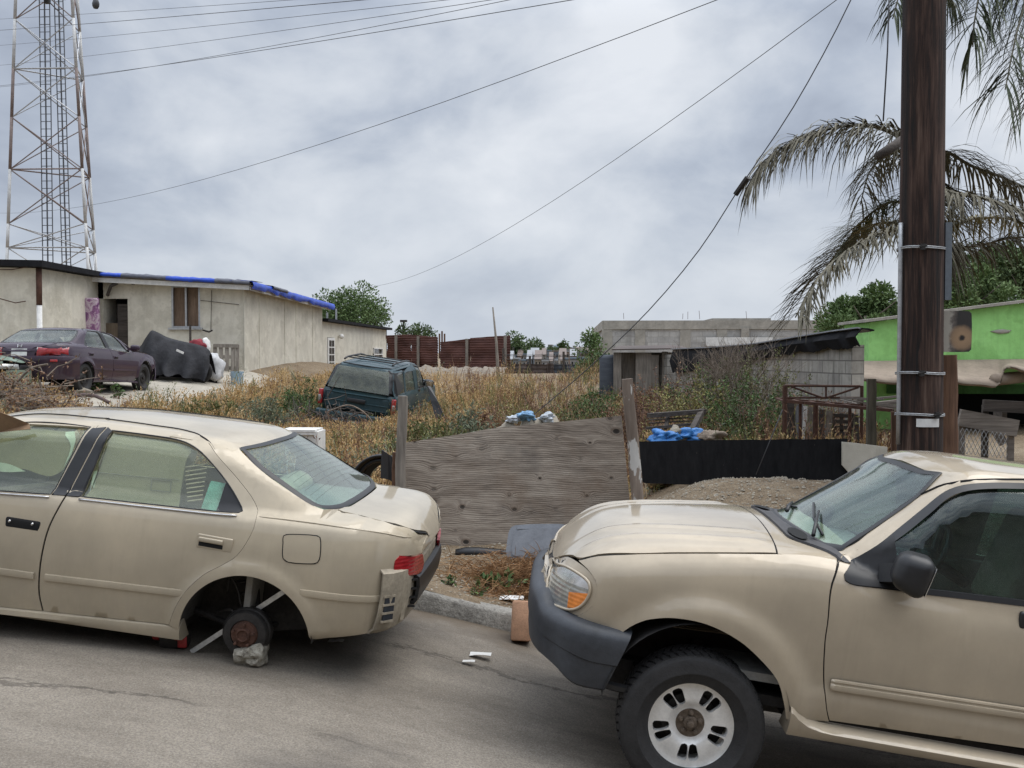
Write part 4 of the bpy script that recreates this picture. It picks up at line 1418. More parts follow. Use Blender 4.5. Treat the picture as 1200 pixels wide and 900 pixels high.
# lamps: bezel ring, clear part, amber part, mirrored to the far side
lamp_all = uT([(643, 674), (646, 664), (651.5, 659.5), (664, 664), (681, 674), (690, 682.5), (691.5, 692), (688, 702), (679, 711.5), (668, 714.5), (655, 711), (646, 706), (641, 694)])
amber = uT([(667, 693.5, 'c'), (691, 695.5, 'c'), (688, 704), (679, 711.5), (665, 712, 'c')])
for sg in (1, -1):
 mb = MB()
 panel(mb, uk, lamp_all, 'side', .03, .018, off=-.004, mirror=sg < 0)
 hl_ = mb.build('headlight', M['white_lens'], suv, True, 40)
 mb = MB()
 panel(mb, uk, amber, 'side', .006, .015, off=.0025, mirror=sg < 0)
 mb.build('turn_signal', M['orange_lens'], hl_, True, 40)
 mb = MB()
 panel(mb, uk, uT([(649, 664, 'c'), (664, 665), (681, 675), (690, 683.5), (691, 691, 'c'), (668, 683), (652, 673, 'c')]), 'side', .004, .015, off=.0015, mirror=sg < 0)
 mb.build('clear_band', M['chrome'], hl_, True, 40)
 mb = MB()
 P = [uk.lift(q, 'side') for q in outline(lamp_all, .02)]
 mb.tube([Vector((q.x, (q.y - .001) * sg, q.z)) for q in P], .008, 6, closed=True)
 mb.build('lamp_bezel', M['suv_paint'], hl_, True)
 mb = MB()      # paint round the lamp, part of the nose
 ring = uT([(652, 646), (668, 653), (684, 664), (696, 678), (699.5, 691), (697, 705), (688, 715.5), (676, 721.5), (664, 723), (645, 716), (637, 700), (637, 676), (642, 656)])
 panel(mb, uk, ring, 'side', .02, .018, off=-.006, mirror=sg < 0, holes=[lamp_all])
 mb.build('lamp_surround', M['suv_paint'], suv, True, 40)
mb = MB()      # skirt over the bumper, under the lamps
panel(mb, uk, [(-.60, .40, 'c'), (.60, .40, 'c'), (.62, .56, 'c'), (.5, .52, 'c'), (-.5, .52, 'c'), (-.62, .56, 'c')], 'front', .012, .03, off=-.012, curve=False)
mb.build('nose_panel', M['suv_paint'], suv, True, 40)
# --- bumper: a fat dark plastic roll bent round the nose
mb = MB()
rows = []
path = []
for a in frange(-1, 1, 61):
 # plan: half superellipse, the ends run back to the arch
 th = a * math.pi / 2
 cx, sy = abs(math.cos(th)) ** (2 / 3.4), abs(math.sin(th)) ** (2 / 3.4) * (1 if a > 0 else -1)
 path.append((-.36 - .52 * cx, .905 * sy, th))
for x, y, th in path:
 f = smooth_step(-.45, -.80, x)           # 0 at the ends, 1 at the front
 e = smooth_step(-.375, -.46, x)
 zt_ = .400 + .012 * f + .055 * f * (1 - smooth_step(.56, .74, abs(y)))
 zb_ = .10 + .075 * f
 nx, ny = -abs(math.cos(th)) ** 1.4 - .02, math.sin(th)
 L = math.hypot(nx, ny); nx /= L; ny /= L
 back = .13 + .05 * (1 - e)
 def pt(o, z): return Vector((x + nx * o - (1 - f) * (zt_ - z) * .30, y + ny * o, z))
 H = zt_ - zb_
 rows.append([pt(-.11, zt_ + .012), pt(-.045, zt_ + .008), pt(-.012, zt_ - .012), pt(.0, zt_ - .04), pt(-.002, zt_ - .35 * H), pt(-.006, zt_ - .52 * H), pt(-.016, zt_ - .545 * H), pt(-.016, zt_ - .60 * H), pt(-.020, zb_ + .22 * H), pt(-.03, zb_ + .05 * H), pt(-.055, zb_), pt(-.11, zb_ + .01)])
mb.slab(rows, -.012)
mb.build('bumper', M['grey_plastic'], suv, True, 45)
mb = MB()
mb.tube([Vector((x + .09, y * .90, .115 + .05 * smooth_step(-.45, -.80, x))) for x, y, th in path], .022, 6)
mb.build('bumper_lip', M['black_plastic'], suv, True, 40)
# --- doors
def u_door(poly, hole, mirror):
 sg = -1 if mirror else 1
 mb = MB()
 panel(mb, uk, poly, 'side', .016, .028, gap=.0022, holes=[hole], warp=u_flare, mirror=mirror)
 d = mb.build('door', M['suv_paint'], suv, True, 38)
 # black frame inside the opening
 hv = [Vector((q.x, q.y)) for q in outline(hole, .03)]
 if poly_area(hv) < 0:
  hv = hv[::-1]
 hi = inset(hv, .026)
 mb = MB()
 A = [uk.lift(q, 'side') for q in hv]; B = [uk.lift(q, 'side') + Vector((0, .010, 0)) for q in hi]
 C = [q + Vector((0, .012, 0)) for q in B]
 A0 = [q + Vector((0, .012, 0)) for q in A]; A1 = [q + Vector((0, -.003, 0)) for q in A]
 Bm = [q + Vector((0, -.012, 0)) for q in B]
 rows = [[Vector((q.x, q.y * sg, q.z)) for q in r + r[:1]] for r in (A0, A1, Bm, B, C)]
 mb.grid(rows, flip=mirror)
 mb.build('window_frame', M['black_plastic'], d, True, 40)
 mb = MB()
 panel(mb, uk, [(q.x, q.y) for q in inset(hv, .012)], 'side', .004, .05, off=-.016, mirror=mirror, curve=False)
 mb.build('window_glass', M['suv_glass'], d, True)
 return d
rear_door = [(2.36, .07), (2.36, .79), (2.0, 1.30)]
for mir in (False, True):
 sg = -1 if mir else 1
 d = u_door(dpo, dho, mir)
 # sail and mirror
 mb = MB()
 sail = uT([(990, 680), (989, 673), (996, 662), (1022, 643), (1046, 626, 'c'), (1052, 660), (1056, 691, 'c'), (1002, 685.5)])
 panel(mb, uk, sail, 'side', .012, .02, off=.006, mirror=mir)
 ml = uT([(1027, 668), (1050, 668)])
 mx, mz = (ml[0][0] + ml[1][0]) / 2, ml[0][1]
 ym = uk.lift((mx, mz), 'side').y * sg
 mb.beam((mx - .01, ym, mz - .01), (mx + .05, ym - .09 * sg, mz + .02), .09, .07, (1, 0, 0))
 mbase = mb.build('mirror_arm', M['black_plastic'], d, True, 40)
 mb = MB()
 cm = Vector((mx + .065, ym - .145 * sg, mz + .040))
 import bmesh
 bm = bmesh.new()
 bmesh.ops.create_cube(bm, size=1.0)
 for v in bm.verts:
  k = 1.0 if v.co.x < 0 else 1.0
  v.co = Vector((v.co.x * .165, v.co.y * .25, v.co.z * .205))
  if v.co.x < 0:
   v.co.y *= .80; v.co.z *= .80
 bmesh.ops.bevel(bm, geom=list(bm.edges), offset=.055, segments=5, profile=.5, affect='EDGES')
 bm.verts.index_update()
 Mr = Euler((0, .22, -.25 * sg)).to_matrix()
 mb.add([Mr @ v.co + cm for v in bm.verts], [[v.index for v in f.verts] for f in bm.faces])
 bm.free()
 wm = mb.build('wing_mirror', M['black_plastic'], d, True, 50)
 mb = MB()
 mb.bbox(cm + Mr @ Vector((.0825, 0, 0)), (.004, .18, .14), .002, Mr)
 mb.build('mirror_glass', M['chrome'], wm, True, 40)
 # moulding strip: two pieces
 mb = MB()
 a = uT([(972.5, 801)])[0]; b_ = uT([(1252, 843)])[0]
 br = uT([(1142, 826.5)])[0][0]
 for x0, x1, nose in ((a[0], 2.33, True),):
  rows = []
  for k, x in enumerate([x0, x0 + .006, x0 + .02] + frange(x0 + .05, x1, 24)):
   z = a[1] + (b_[1] - a[1]) * (x - a[0]) / (b_[0] - a[0])
   y = uk.lift((x, z), 'side').y - .012
   q = (.2, .8, 1.0)[min(k, 2)]
   prof = [(.002, .028), (-.008, .024), (-.010, .016), (-.005, .011), (-.005, .005), (-.011, .001), (-.013, -.014), (-.010, -.024), (.002, -.028)]
   rows.append([Vector((x, (y + py * q) * sg, z + pz * (.75 + .25 * q))) for py, pz in prof])
  mb.grid(rows, flip=mir)
  mb.add(rows[0], [list(range(9))[::-1]])
 mb.build('moulding', M['suv_paint'], d, True, 45)
 mb = MB()
 hx = uT([(1200, 727)])[0]
 y = uk.lift(hx[:2], 'side').y
 mb.bbox((hx[0] + .07, (y + .0) * sg, hx[1]), (.19, .03, .085), .025, seg=3)
 mb.build('handle', M['black_plastic'], d, True, 40)
 # rear door and the glass behind it (mostly out of the picture)
 x0 = dpo[-1][0] + .004
 rdp = [(dpo[i][0] + .004, dpo[i][1], 'c') if i in (16, 21) else (dpo[i][0] + .004, dpo[i][1]) for i in (21, 20, 19, 18, 17, 16)] + [ (2.55, 1.345), (2.72, 1.28), (2.80, .80), (2.60, .58), (2.42, .38), (2.345, .10, 'c')]
 rhp = [(x0 + .08, .83, 'c'), (x0 + .10, 1.29, 'c'), (2.50, 1.30), (2.64, 1.24), (2.70, .84, 'c')]
 mb = MB()
 panel(mb, uk, rdp, 'side', .014, .05, gap=.002, holes=[rhp], warp=u_flare, mirror=mir)
 d2 = mb.build('door', M['suv_paint'], suv, True, 38)
 mb = MB()
 panel(mb, uk, rhp, 'side', .004, .06, off=-.012, mirror=mir)
 mb.build('window_glass', M['suv_glass'], d2, True)
 mb = MB()
 panel(mb, uk, [(2.84, .835, 'c'), (2.78, 1.30), (2.90, 1.33), (3.34, 1.33, 'c'), (3.50, .84, 'c')], 'side', .006, .06, off=-.006, mirror=mir)
 mb.build('quarter_window', M['suv_glass'], suv, True)
 mb = MB()
 panel(mb, uk, [(2.80, .815, 'c'), (2.74, 1.36, 'c'), (3.40, 1.37, 'c'), (3.54, .82, 'c')], 'side', .012, .06, holes=[[(2.84, .835, 'c'), (2.78, 1.30), (2.90, 1.33), (3.34, 1.33, 'c'), (3.50, .84, 'c')]], mirror=mir, curve=False)
 mb.build('side_panel', M['suv_paint'], suv, True, 38)
# tailgate
mb = MB()
panel(mb, uk, [(-.72, .30, 'c'), (.72, .30, 'c'), (.74, .82, 'c'), (-.74, .82, 'c')], 'rear', .014, .06, curve=False)
mb.build('tailgate', M['suv_paint'], suv, True, 40)
mb = MB()
panel(mb, uk, [(-.68, .86, 'c'), (.68, .86, 'c'), (.55, 1.36, 'c'), (-.55, 1.36, 'c')], 'rear', .006, .06, curve=False)
mb.build('rear_window', M['suv_glass'], suv, True)
mb = MB()
mb.bbox((3.88, 0, .22), (.16, 1.75, .22), .05, seg=3)
mb.build('rear_bumper', M['grey_plastic'], suv, True, 40)
# --- windscreen, surround, cowl with wipers
wl_px = [(1102, 555.5), (1080, 578), (1040, 608), (1010, 628), (984, 645)]
wl3 = uk.trace(wl_px)
wn_ = [(q.x, q.y) for q in wl3]
scr = [(*wn_[0], 'c')] + wn_[1:-1] + [(*wn_[-1], 'c'), (.49, -.45), (.44, 0), (.49, .45), (wn_[-1][0], -wn_[-1][1], 'c')] + [(x, -y) for x, y in wn_[1:-1][::-1]] + [(wn_[0][0], -wn_[0][1], 'c'), (wn_[0][0] - .045, .33), (wn_[0][0] - .06, 0), (wn_[0][0] - .045, -.33)]
mb = MB()
panel(mb, uk, scr, 'top', .005, .035, off=.004)
wso = mb.build('windshield', M['screen_glass'], suv, True)
mb = MB()
sv = [Vector((q.x, q.y)) for q in outline(scr, .03)]
if poly_area(sv) < 0:
 sv = sv[::-1]
si = inset(sv, -.007); so = inset(sv, .022)
ri = [uk.lift(q, 'top') + Vector((0, 0, .006)) for q in so]
rm = [uk.lift(q, 'top') + Vector((0, 0, .010)) for q in sv]
ro = [uk.lift(q, 'top') + Vector((0, 0, .004)) for q in si]
mb.grid([r + r[:1] for r in (ro, rm, ri)])
mb.build('window_seal', M['black_plastic'], wso, True, 60)
M['cowl'] = plain('grey_cowl_plastic', (0.055, 0.053, 0.055), 0.6, 0, .3, 8)
mb = MB()
rows = []
for y in frange(-.765, .765, 41):
 a = abs(y) / .765
 xf = .365 + .02 * a ** 2 + .20 * smooth_step(.66, 1.0, a)
 xb = .450 + .17 * a ** 2.0 + .012
 rows.append([Vector((xf + (xb - xf) * t, y, uk.lift((xf + (xb - xf) * t, y), 'top').z + .010 - .006 * math.sin(t * 3.14))) for t in frange(0, 1, 7)])
mb.slab(rows, .012)
cowl = mb.build('cowl', M['cowl'], suv, True, 50)
mb = MB()
panel(mb, uk, [(XH + .006, -YH, 'c'), (XH + .020, -.4), (XH + .028, 0), (XH + .020, .4), (XH + .006, YH, 'c'), (.66, .81, 'c'), (.60, .40), (.56, 0), (.60, -.40), (.66, -.81, 'c')], 'top', .006, .03, off=-.003)
mb.build('cowl_panel', M['suv_paint'], suv, True, 40)
mb = MB()
for y, x in ((-.46, .435), (.42, .42)):
 pts = [(x + .045 * math.cos(a) + .0, y + .12 * math.sin(a)) for a in frange(0, 2 * math.pi, 20)[:-1]]
 mb.add([uk.lift(q, 'top') + Vector((0, 0, .016)) for q in pts], [list(range(19))])
mb.build('cowl_vent', M['void'], cowl)
for y0, y1 in ((-.52, .06), (.12, .66)):
 mb = MB()
 a = uk.lift((.50, y0), 'top') + Vector((0, 0, .03))
 b_ = uk.lift((.60, (y0 + y1) / 2 + .06), 'top') + Vector((0, 0, .02))
 mb.tube([a, (a + b_) / 2 + Vector((0, 0, .012)), b_], [.012, .010, .007], 6)
 c0_ = uk.lift((.56, y0 + .05), 'top') + Vector((0, 0, .012)); c1_ = uk.lift((.62, y1 - .02), 'top') + Vector((0, 0, .012))
 cm_ = uk.lift((.565, (y0 + y1) / 2), 'top') + Vector((0, 0, .013))
 mb.tube([c0_, cm_, c1_], .008, 5)
 mb.build('wiper', M['black_plastic'], suv, True)
# --- inside
mb = MB()
for y in (-.40, .40):
 seat(mb, 1.72, y, .52, .60, .50, .28)
mb.bbox((2.50, 0, .52), (.5, 1.30, .16), .06, seg=3)
mb.bbox((2.80, 0, .82), (.16, 1.30, .56), .06, (0, .30, 0), seg=3)
mb.build('seat', M['cloth_tan'], suv, True, 50)
mb = MB()
mb.bbox((.82, 0, .76), (.50, 1.42, .22), .07, seg=3)
mb.bbox((.95, -.38, .86), (.20, .42, .10), .04, seg=3)
mb.box((1.7, 0, .28), (3.4, 1.60, .04))
for sg in (-1, 1):
 mb.bbox((1.5, sg * .78, .55), (1.9, .06, .50), .02)
mb.build('cabin_lining', M['cloth_grey'], suv, True, 40)
mb = MB()
cw = Vector((1.12, -.38, .93)); Rw = Matrix.Rotation(-1.15, 3, 'Y')
ring = [cw + Rw @ Vector((.185 * math.cos(a), .185 * math.sin(a), 0)) for a in frange(0, 2 * math.pi, 33)[:-1]]
mb.tube(ring, .014, 8, closed=True)
for a in (0.3, 2.84, 4.71):
 mb.tube([cw + Rw @ Vector((0, 0, -.03)), cw + Rw @ Vector((.18 * math.cos(a), .18 * math.sin(a), 0))], .014, 6)
mb.blob(cw + Rw @ Vector((0, 0, -.02)), .06, 1, .05, 2)
mb.tube([cw + Rw @ Vector((0, 0, -.03)), cw + Rw @ Vector((0, 0, -.25))], .03, 8)
mb.build('steering_wheel', M['black_plastic'], suv, True, 40)
mb = MB()
q = uk.lift((xw - .02, 0), 'top')
mb.bbox(q + Vector((.01, 0, -.11)), (.04, .24, .07), .018, seg=3)
mb.tube([q + Vector((.0, 0, -.03)), q + Vector((.01, 0, -.10))], .01, 6)
mb.build('rear_mirror', M['black_plastic'], suv, True, 40)
# --- wheel housings, chassis, wheels
for sg in (1, -1):
 for c in (UA, UB):
  w2 = MB()
  well(w2, c, UR + .014, -.90, -.46)
  mb = MB()
  mb.add([Vector((q.x, q.y * sg, q.z)) for q in w2.v], w2.f)
  mb.build('wheel_housing', M['under'], suv, True, 40)
mb = MB()
for sg in (-1, 1):
 mb.box((1.55, sg * .52, .12), (4.0, .10, .14))
 mb.tube([(.02, sg * .50, .33), (0, sg * .60, .10)], .035, 8)
 mb.beam((.25, sg * .50, -.02), (0, sg * .72, -.06), .08, .04)
 mb.beam((-.25, sg * .50, -.02), (0, sg * .72, -.06), .08, .04)
 mb.tube([(-.40, sg * .44, .14), (-.30, sg * .50, .10), (-.22, sg * .62, .06)], .02, 6)
mb.box((1.5, 0, .16), (3.6, 1.5, .05))
mb.bbox((-.05, 0, .12), (.60, .70, .30), .08)
mb.tube([(0, -.72, 0), (0, .72, 0)], .045, 10)
mb.tube([(2.83, -.72, 0), (2.83, .72, 0)], .05, 10)
mb.build('underbody', M['under'], suv, True, 40)
TR = .357
for (x, sg) in ((-.005, 1), (-.005, -1), (2.83, 1), (2.83, -1)):
 wh = empty('wheel', (x, -.765 * sg, .002))
 wh.parent = suv
 tyre(wh, (0, 0, 0), TR, .212, .235, side=sg)
 slot_rim(wh, (0, 0, 0), .222, .10, side=sg)
# ------------------------------------------------------------------ ground
def lot_z(x, y):
 """height of the land beyond the kerb"""
 base = CAMZ + spl([(-60, 2.6), (-30, .9), (-18, -.05), (-13, -.52), (-10.5, -.74), (-9.3, -.86), (-8, -1.12), (-5.6, -1.66), (-4.6, -1.64), (-1.5, -1.66), (.5, -1.62), (1.5, -1.33), (4, -1.30), (8, -1.30), (20, -2.2), (60, -4)], x)
 far = spl([(9, -.06), (14, 0), (22, .0), (30, .42), (38, .80), (46, .50), (60, -.6), (110, -6), (200, -9), (450, -4), (800, .6), (1500, 3), (7000, 3)], y)
 flat = smooth_step(30, 48, y)
 return base * (1 - flat) + (CAMZ - 1.45) * flat + far
def ground_z(x, y):
 k = smooth_step(7.6, 9.0, y)
 rz = road_z(x, 7.25) + 0.13 - 0.02 * (y - 7.2)
 z = rz * (1 - k) + lot_z(x, y) * k
 # bank of dirt heaped against the black boards on the right
 z += 0.16 * math.exp(-((x - 1.8) / 1.2) ** 2 - ((y - 9.9) / .8) ** 2)
 return z
from mathutils import noise as mn
def gz(x, y):
 return ground_z(x, y) + 0.035 * mn.noise(Vector((x * .9, y * .9, 0))) + 0.016 * mn.noise(Vector((x * 4, y * 4, 3))) + (.02 * mn.noise(Vector((x * 9, y * 9, 5))) if y < 11 else 0)
ys = frange(7.27, 10.5, 34) + frange(10.7, 30, 60) + frange(31, 64, 34) + [70, 80, 95, 120, 150, 200, 280, 380, 500, 700, 1000, 1600, 3000, 6500]
xs = [-4000, -1500, -600, -300, -150, -90, -60, -45, -36] + frange(-30, -6, 49) + frange(-5.8, 6, 80) + frange(6.3, 14, 20) + [16, 20, 26, 34, 45, 60, 90, 150, 300, 600, 1500, 4000]
def gfar(x, y):
 xx = max(-60, min(60, x))
 return gz(xx, y) if y < 70 else ground_z(xx, y)
q = Mat('lot_dirt', 0.95)
a = q.noise(.55, 6, .62); b = q.noise(7, 6, .7); c_ = q.noise(60, 3, .7)
base = q.ramp(q.math('ADD', q.math('MULTIPLY', a, .5), q.math('MULTIPLY', b, .5)), [(.32, (.125, .085, .05)), (.50, (.225, .165, .10)), (.66, (.33, .26, .175))])
base = q.mix(q.ramp(c_, [(.50, 0), (.62, .6)]), base, (.07, .05, .035))
base = q.mix(q.ramp(q.noise(17, 4, .6, loc=(3, 1, 7)), [(.66, 0), (.70, .8)]), base, (.45, .42, .36))
M['dirt'] = q.out(base, None, q.math('ADD', q.math('MULTIPLY', b, .5), q.math('MULTIPLY', c_, .5)), .9, .05)
mb = MB()
mb.grid([[Vector((x, y, gfar(x, y))) for x in xs] for y in ys], flip=True)
g = mb.build('lot_ground', M['dirt'], None, True)
g['kind'] = 'structure'
# road: one sheet under everything in front of the kerb
q = Mat('worn_concrete_road', 0.82)
a = q.noise(.8, 5, .6, sc=(.25, 1, 1)); b = q.noise(3.5, 7, .68, sc=(.5, 1, 1)); c_ = q.noise(95, 4, .8); d_ = q.noise(14, 5, .7, sc=(.4, 1, 1))
f = q.math('ADD', q.math('MULTIPLY', a, .55), q.math('ADD', q.math('MULTIPLY', b, .28), q.math('MULTIPLY', d_, .17)))
col = q.ramp(f, [(.36, (.115, .096, .073)), (.46, (.195, .166, .130)), (.55, (.265, .23, .184)), (.68, (.335, .292, .237))])
col = q.mix(q.ramp(c_, [(.43, .0), (.60, .60)]), col, (.07, .060, .049))
col = q.mix(q.ramp(q.noise(120, 3, .7, loc=(5, 2, 1)), [(.57, 0), (.66, .45)]), col, (.40, .375, .33))
# long ragged cracks running with the street
wq = q.n('ShaderNodeTexWave', wave_type='BANDS', bands_direction='Y')
wq.inputs['Scale'].default_value = .20; wq.inputs['Distortion'].default_value = 3.0; wq.inputs['Detail'].default_value = 8; wq.inputs['Detail Scale'].default_value = 2.6; wq.inputs['Detail Roughness'].default_value = .80
q.l(q.coord((.35, 1, 1), loc=(2.0, 1.63, 0)), wq.inputs[0])
crk = q.ramp(wq.outputs[0], [(.0, 1), (.0012, .8), (.004, 0)])
brk = q.ramp(q.noise(.9, 3, .6, loc=(9, 4, 2)), [(.42, 0), (.52, 1)])
ck = q.math('MULTIPLY', crk, brk)
col = q.mix(q.math('MULTIPLY', ck, .6), col, (.035, .028, .022))
# oil stain patches
st = q.ramp(q.noise(1.15, 4, .6, loc=(1.3, 7.7, 0), sc=(.7, 1, 1)), [(.56, 0), (.70, .55)])
col = q.mix(st, col, (.06, .052, .045))
gs_ = q.n('ShaderNodeSeparateXYZ'); q.l(q.coord(), gs_.inputs[0])
gy_ = q.math('ADD', gs_.outputs[1], q.math('MULTIPLY', q.math('SUBTRACT', q.noise(2.4, 5, .65), .5), 1.3))
col = q.mix(q.ramp(q.math('MULTIPLY', gy_, .1), [(.675, 0), (.70, .5), (.72, .85)]), col, (.115, .088, .060))
hb = q.math('SUBTRACT', q.math('ADD', q.math('MULTIPLY', c_, .5), q.math('MULTIPLY', d_, .5)), q.math('MULTIPLY', ck, 1.6))
M['road'] = q.out(col, None, hb, .55, .012)
mb = MB()
rx = [-60, -40, -30, -22, -16] + frange(-12, 8, 81) + [10, 14, 20, 30, 45, 60]
ry = [-60, -30, -12, -6, -2, 0] + frange(1, 7.28, 44)
mb.grid([[Vector((x, y, road_z(x, y) + .012 * mn.noise(Vector((x * .7, y * .9, 8))))) for x in rx] for y in ry], flip=True)
tag(mb.build('road', M['road'], None, True), kind='structure')
# kerb: weathered concrete, chipped arris
q = Mat('kerb_concrete', .9)
a = q.noise(5, 6, .65); b = q.noise(40, 4, .7)
col = q.ramp(q.math('ADD', q.math('MULTIPLY', a, .6), q.math('MULTIPLY', b, .4)), [(.30, (.13, .12, .105)), (.52, (.27, .255, .225)), (.68, (.38, .36, .32))])
sp = q.n('ShaderNodeSeparateXYZ'); q.l(q.coord(), sp.inputs[0])
col = q.mix(q.ramp(q.noise(70, 3, .6), [(.55, 0), (.68, .6)]), col, (.07, .06, .05))
M['kerb'] = q.out(col, None, b, .6, .02)
mb = MB()
rows = []
for x in frange(-40, 30, 561):
 z0 = road_z(x, 7.22)
 n_ = mn.noise(Vector((x * 2.3, 0, 5))); n2 = mn.noise(Vector((x * 6, 2, 1)))
 h = .135 + .010 * n_
 c = .022 + .012 * abs(n2)
 rows.append([Vector((x, 7.20 + .008 * n2, z0 - .05)), Vector((x, 7.215 + .008 * n2, z0 + h - c)), Vector((x, 7.22 + c + .006 * n_, z0 + h)), Vector((x, 7.36, z0 + h + .006 * n2)), Vector((x, 7.40, z0 + h - .05))])
mb.grid(rows, flip=False)
tag(mb.build('kerb', M['kerb'], None, True, 50), kind='structure')
# pale driveway in front of the houses
M['drive'] = plain('pale_dusty_concrete', (.36, .325, .265), .9, 0, .22, 3, .3)
mb = MB()
mb.grid([[Vector((x, y, gz(x, y) + .03)) for x in frange(-19, -8.0, 34)] for y in frange(17.6, 29, 30)], flip=True)
tag(mb.build('driveway', M['drive'], None, True), kind='structure')
# unseen house added behind the viewer to darken the car sides and their reflections
M['across'] = plain('tan_stucco', (.27, .22, .17), .9, 0, .2, 2)  # base tan for the added house wall
ho = empty('house', (0, -7.5, 0), label='unseen long tan house added behind the viewer to darken the car sides', cat='house')
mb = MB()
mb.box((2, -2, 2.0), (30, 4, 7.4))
mb.build('wall', M['across'], ho)
mb = MB()
mb.box((2, -1.9, 5.8), (30.8, 4.8, .25))
mb.build('roof', M['rust'], ho)
for k in range(6):
 mb = MB()
 mb.box((-10 + k * 4.6, .02, 2.6 - .17 * k), (1.5, .06, 1.3))
 mb.build('window', M['black_plastic'], ho)
# ------------------------------------------------------------------ houses and walls
def wall_mat(name, cols, blk=None, mort=.012, rough=.9, stain=.4, scale=1.6, mcol=None, bump=.4):
 """stucco, or block-work when blk=(length, height): pattern runs along local x and z"""
 q = Mat(name, rough)
 a = q.noise(scale, 6, .62); b = q.noise(scale * 9, 5, .7)
 f = q.math('ADD', q.math('MULTIPLY', a, .6), q.math('MULTIPLY', b, .4))
 col = q.ramp(f, [(.32, cols[0]), (.52, cols[1]), (.68, cols[2])])
 pt = q.noise(.9, 4, .62, loc=(5, 1, 3))
 col = q.mix(q.ramp(pt, [(.44, .0), (.47, .35), (.60, .0)]), col, tuple(min(1, x * 1.28) for x in cols[2]))
 col = q.mix(q.ramp(q.noise(.6, 5, .7, loc=(2, 9, 4)), [(.52, 0), (.68, .3)]), col, tuple(x * .62 for x in cols[0]))
 # rain streaks: noise drawn out along the height
 s_ = q.noise(3.4, 5, .65, sc=(1.6, 1.6, .12))
 col = q.mix(q.ramp(s_, [(.50, 0), (.74, stain)]), col, tuple(x * .38 for x in cols[0]))
 h = b
 if blk:
  sp = q.n('ShaderNodeSeparateXYZ'); q.l(q.coord(), sp.inputs[0])
  cbn = q.n('ShaderNodeCombineXYZ')
  q.l(q.math('ADD', sp.outputs[0], sp.outputs[1]), cbn.inputs[0]); q.l(sp.outputs[2], cbn.inputs[1])
  br = q.n('ShaderNodeTexBrick')
  br.inputs['Scale'].default_value = 1.0
  br.inputs['Brick Width'].default_value = blk[0]; br.inputs['Row Height'].default_value = blk[1]
  br.inputs['Mortar Size'].default_value = mort; br.inputs['Mortar Smooth'].default_value = .3
  br.inputs['Color1'].default_value = (1, 1, 1, 1); br.inputs['Color2'].default_value = (.66, .66, .68, 1); br.inputs['Mortar'].default_value = (1, 1, 1, 1)
  q.l(cbn.outputs[0], br.inputs['Vector'])
  col = q.mix(.75, col, br.outputs['Color'], 'MULTIPLY')
  col = q.mix(q.math('MULTIPLY', br.outputs['Fac'], .8), col, mcol or tuple(x * .55 for x in cols[0]))
  h = q.math('SUBTRACT', q.math('MULTIPLY', b, .4), br.outputs['Fac'])
 return q.out(col, None, h, bump, .015)
M['stucco'] = wall_mat('cream_stucco', ((.48, .44, .35), (.60, .56, .465), (.66, .625, .535)), stain=.18)
M['stucco_side'] = wall_mat('pale_board_wall', ((.49, .455, .375), (.59, .555, .465), (.65, .62, .53)), stain=.18)
M['block'] = wall_mat('grey_concrete_block', ((.36, .345, .315), (.47, .455, .425), (.55, .535, .50)), (.42, .21), .011, stain=.35, mcol=(.30, .285, .26))
M['old_block'] = wall_mat('weathered_concrete_block', ((.24, .225, .195), (.38, .36, .32), (.49, .465, .41)), (.40, .20), .012, stain=.7, mcol=(.12, .11, .10))
M['green_wall'] = wall_mat('bright_green_stucco', ((.22, .47, .13), (.30, .62, .19), (.35, .68, .235)), stain=.2, scale=1.1)
M['tar'] = plain('black_tar_felt', (.016, .016, .018), .95, 0, .4, 4, .3, spec=.15)
M['white_trim'] = plain('dirty_white_trim', (.70, .69, .66), .7, 0, .2, 4, .1)
M['pane_dark'] = glass_mat('grimy_pane', (.30, .32, .31), .06, .35, (.20, .19, .17))
def quad_prism(mb, pts, h0, h1, m=0):
 """footprint (x,y) list with bottom and top heights per corner"""
 n = len(pts)
 vs_ = [Vector((p[0], p[1], h0[i])) for i, p in enumerate(pts)] + [Vector((p[0], p[1], h1[i])) for i, p in enumerate(pts)]
 fs = [list(range(n))[::-1], list(range(n, 2 * n))] + [[i, (i + 1) % n, n + (i + 1) % n, n + i] for i in range(n)]
 mb.add(vs_, fs, m)
def wall_with_holes(mb, x0, x1, zb0, zb1, zt0, zt1, holes, th, o, ux, un):
 """upright sheet from x0..x1 along ux through o, openings (xa,xb,za,zb) left free, thickness th away from un"""
 P = [Vector((x0, zb0)), Vector((x1, zb1)), Vector((x1, zt1)), Vector((x0, zt0))]
 H = [[Vector((a, c)), Vector((b, c)), Vector((b, d)), Vector((a, d))] for a, b, c, d in holes]
 def W(p, k=0):
  return o + ux * p.x + Vector((0, 0, p.y)) - un * k
 v2, fc = fill2d(P, .8, H)
 up = ux.cross(Vector((0, 0, 1)))
 fl = up.dot(un) < 0
 mb.add([W(p) for p in v2], [f[::-1] if fl else f for f in fc])
 mb.add([W(p, th) for p in v2], [f if fl else f[::-1] for f in fc])
 for L in [P] + H:
  r = [W(p) for p in L]; r2 = [W(p, th) for p in L]
  mb.grid([r + r[:1], r2 + r2[:1]])
ZC = CAMZ
V = Vector
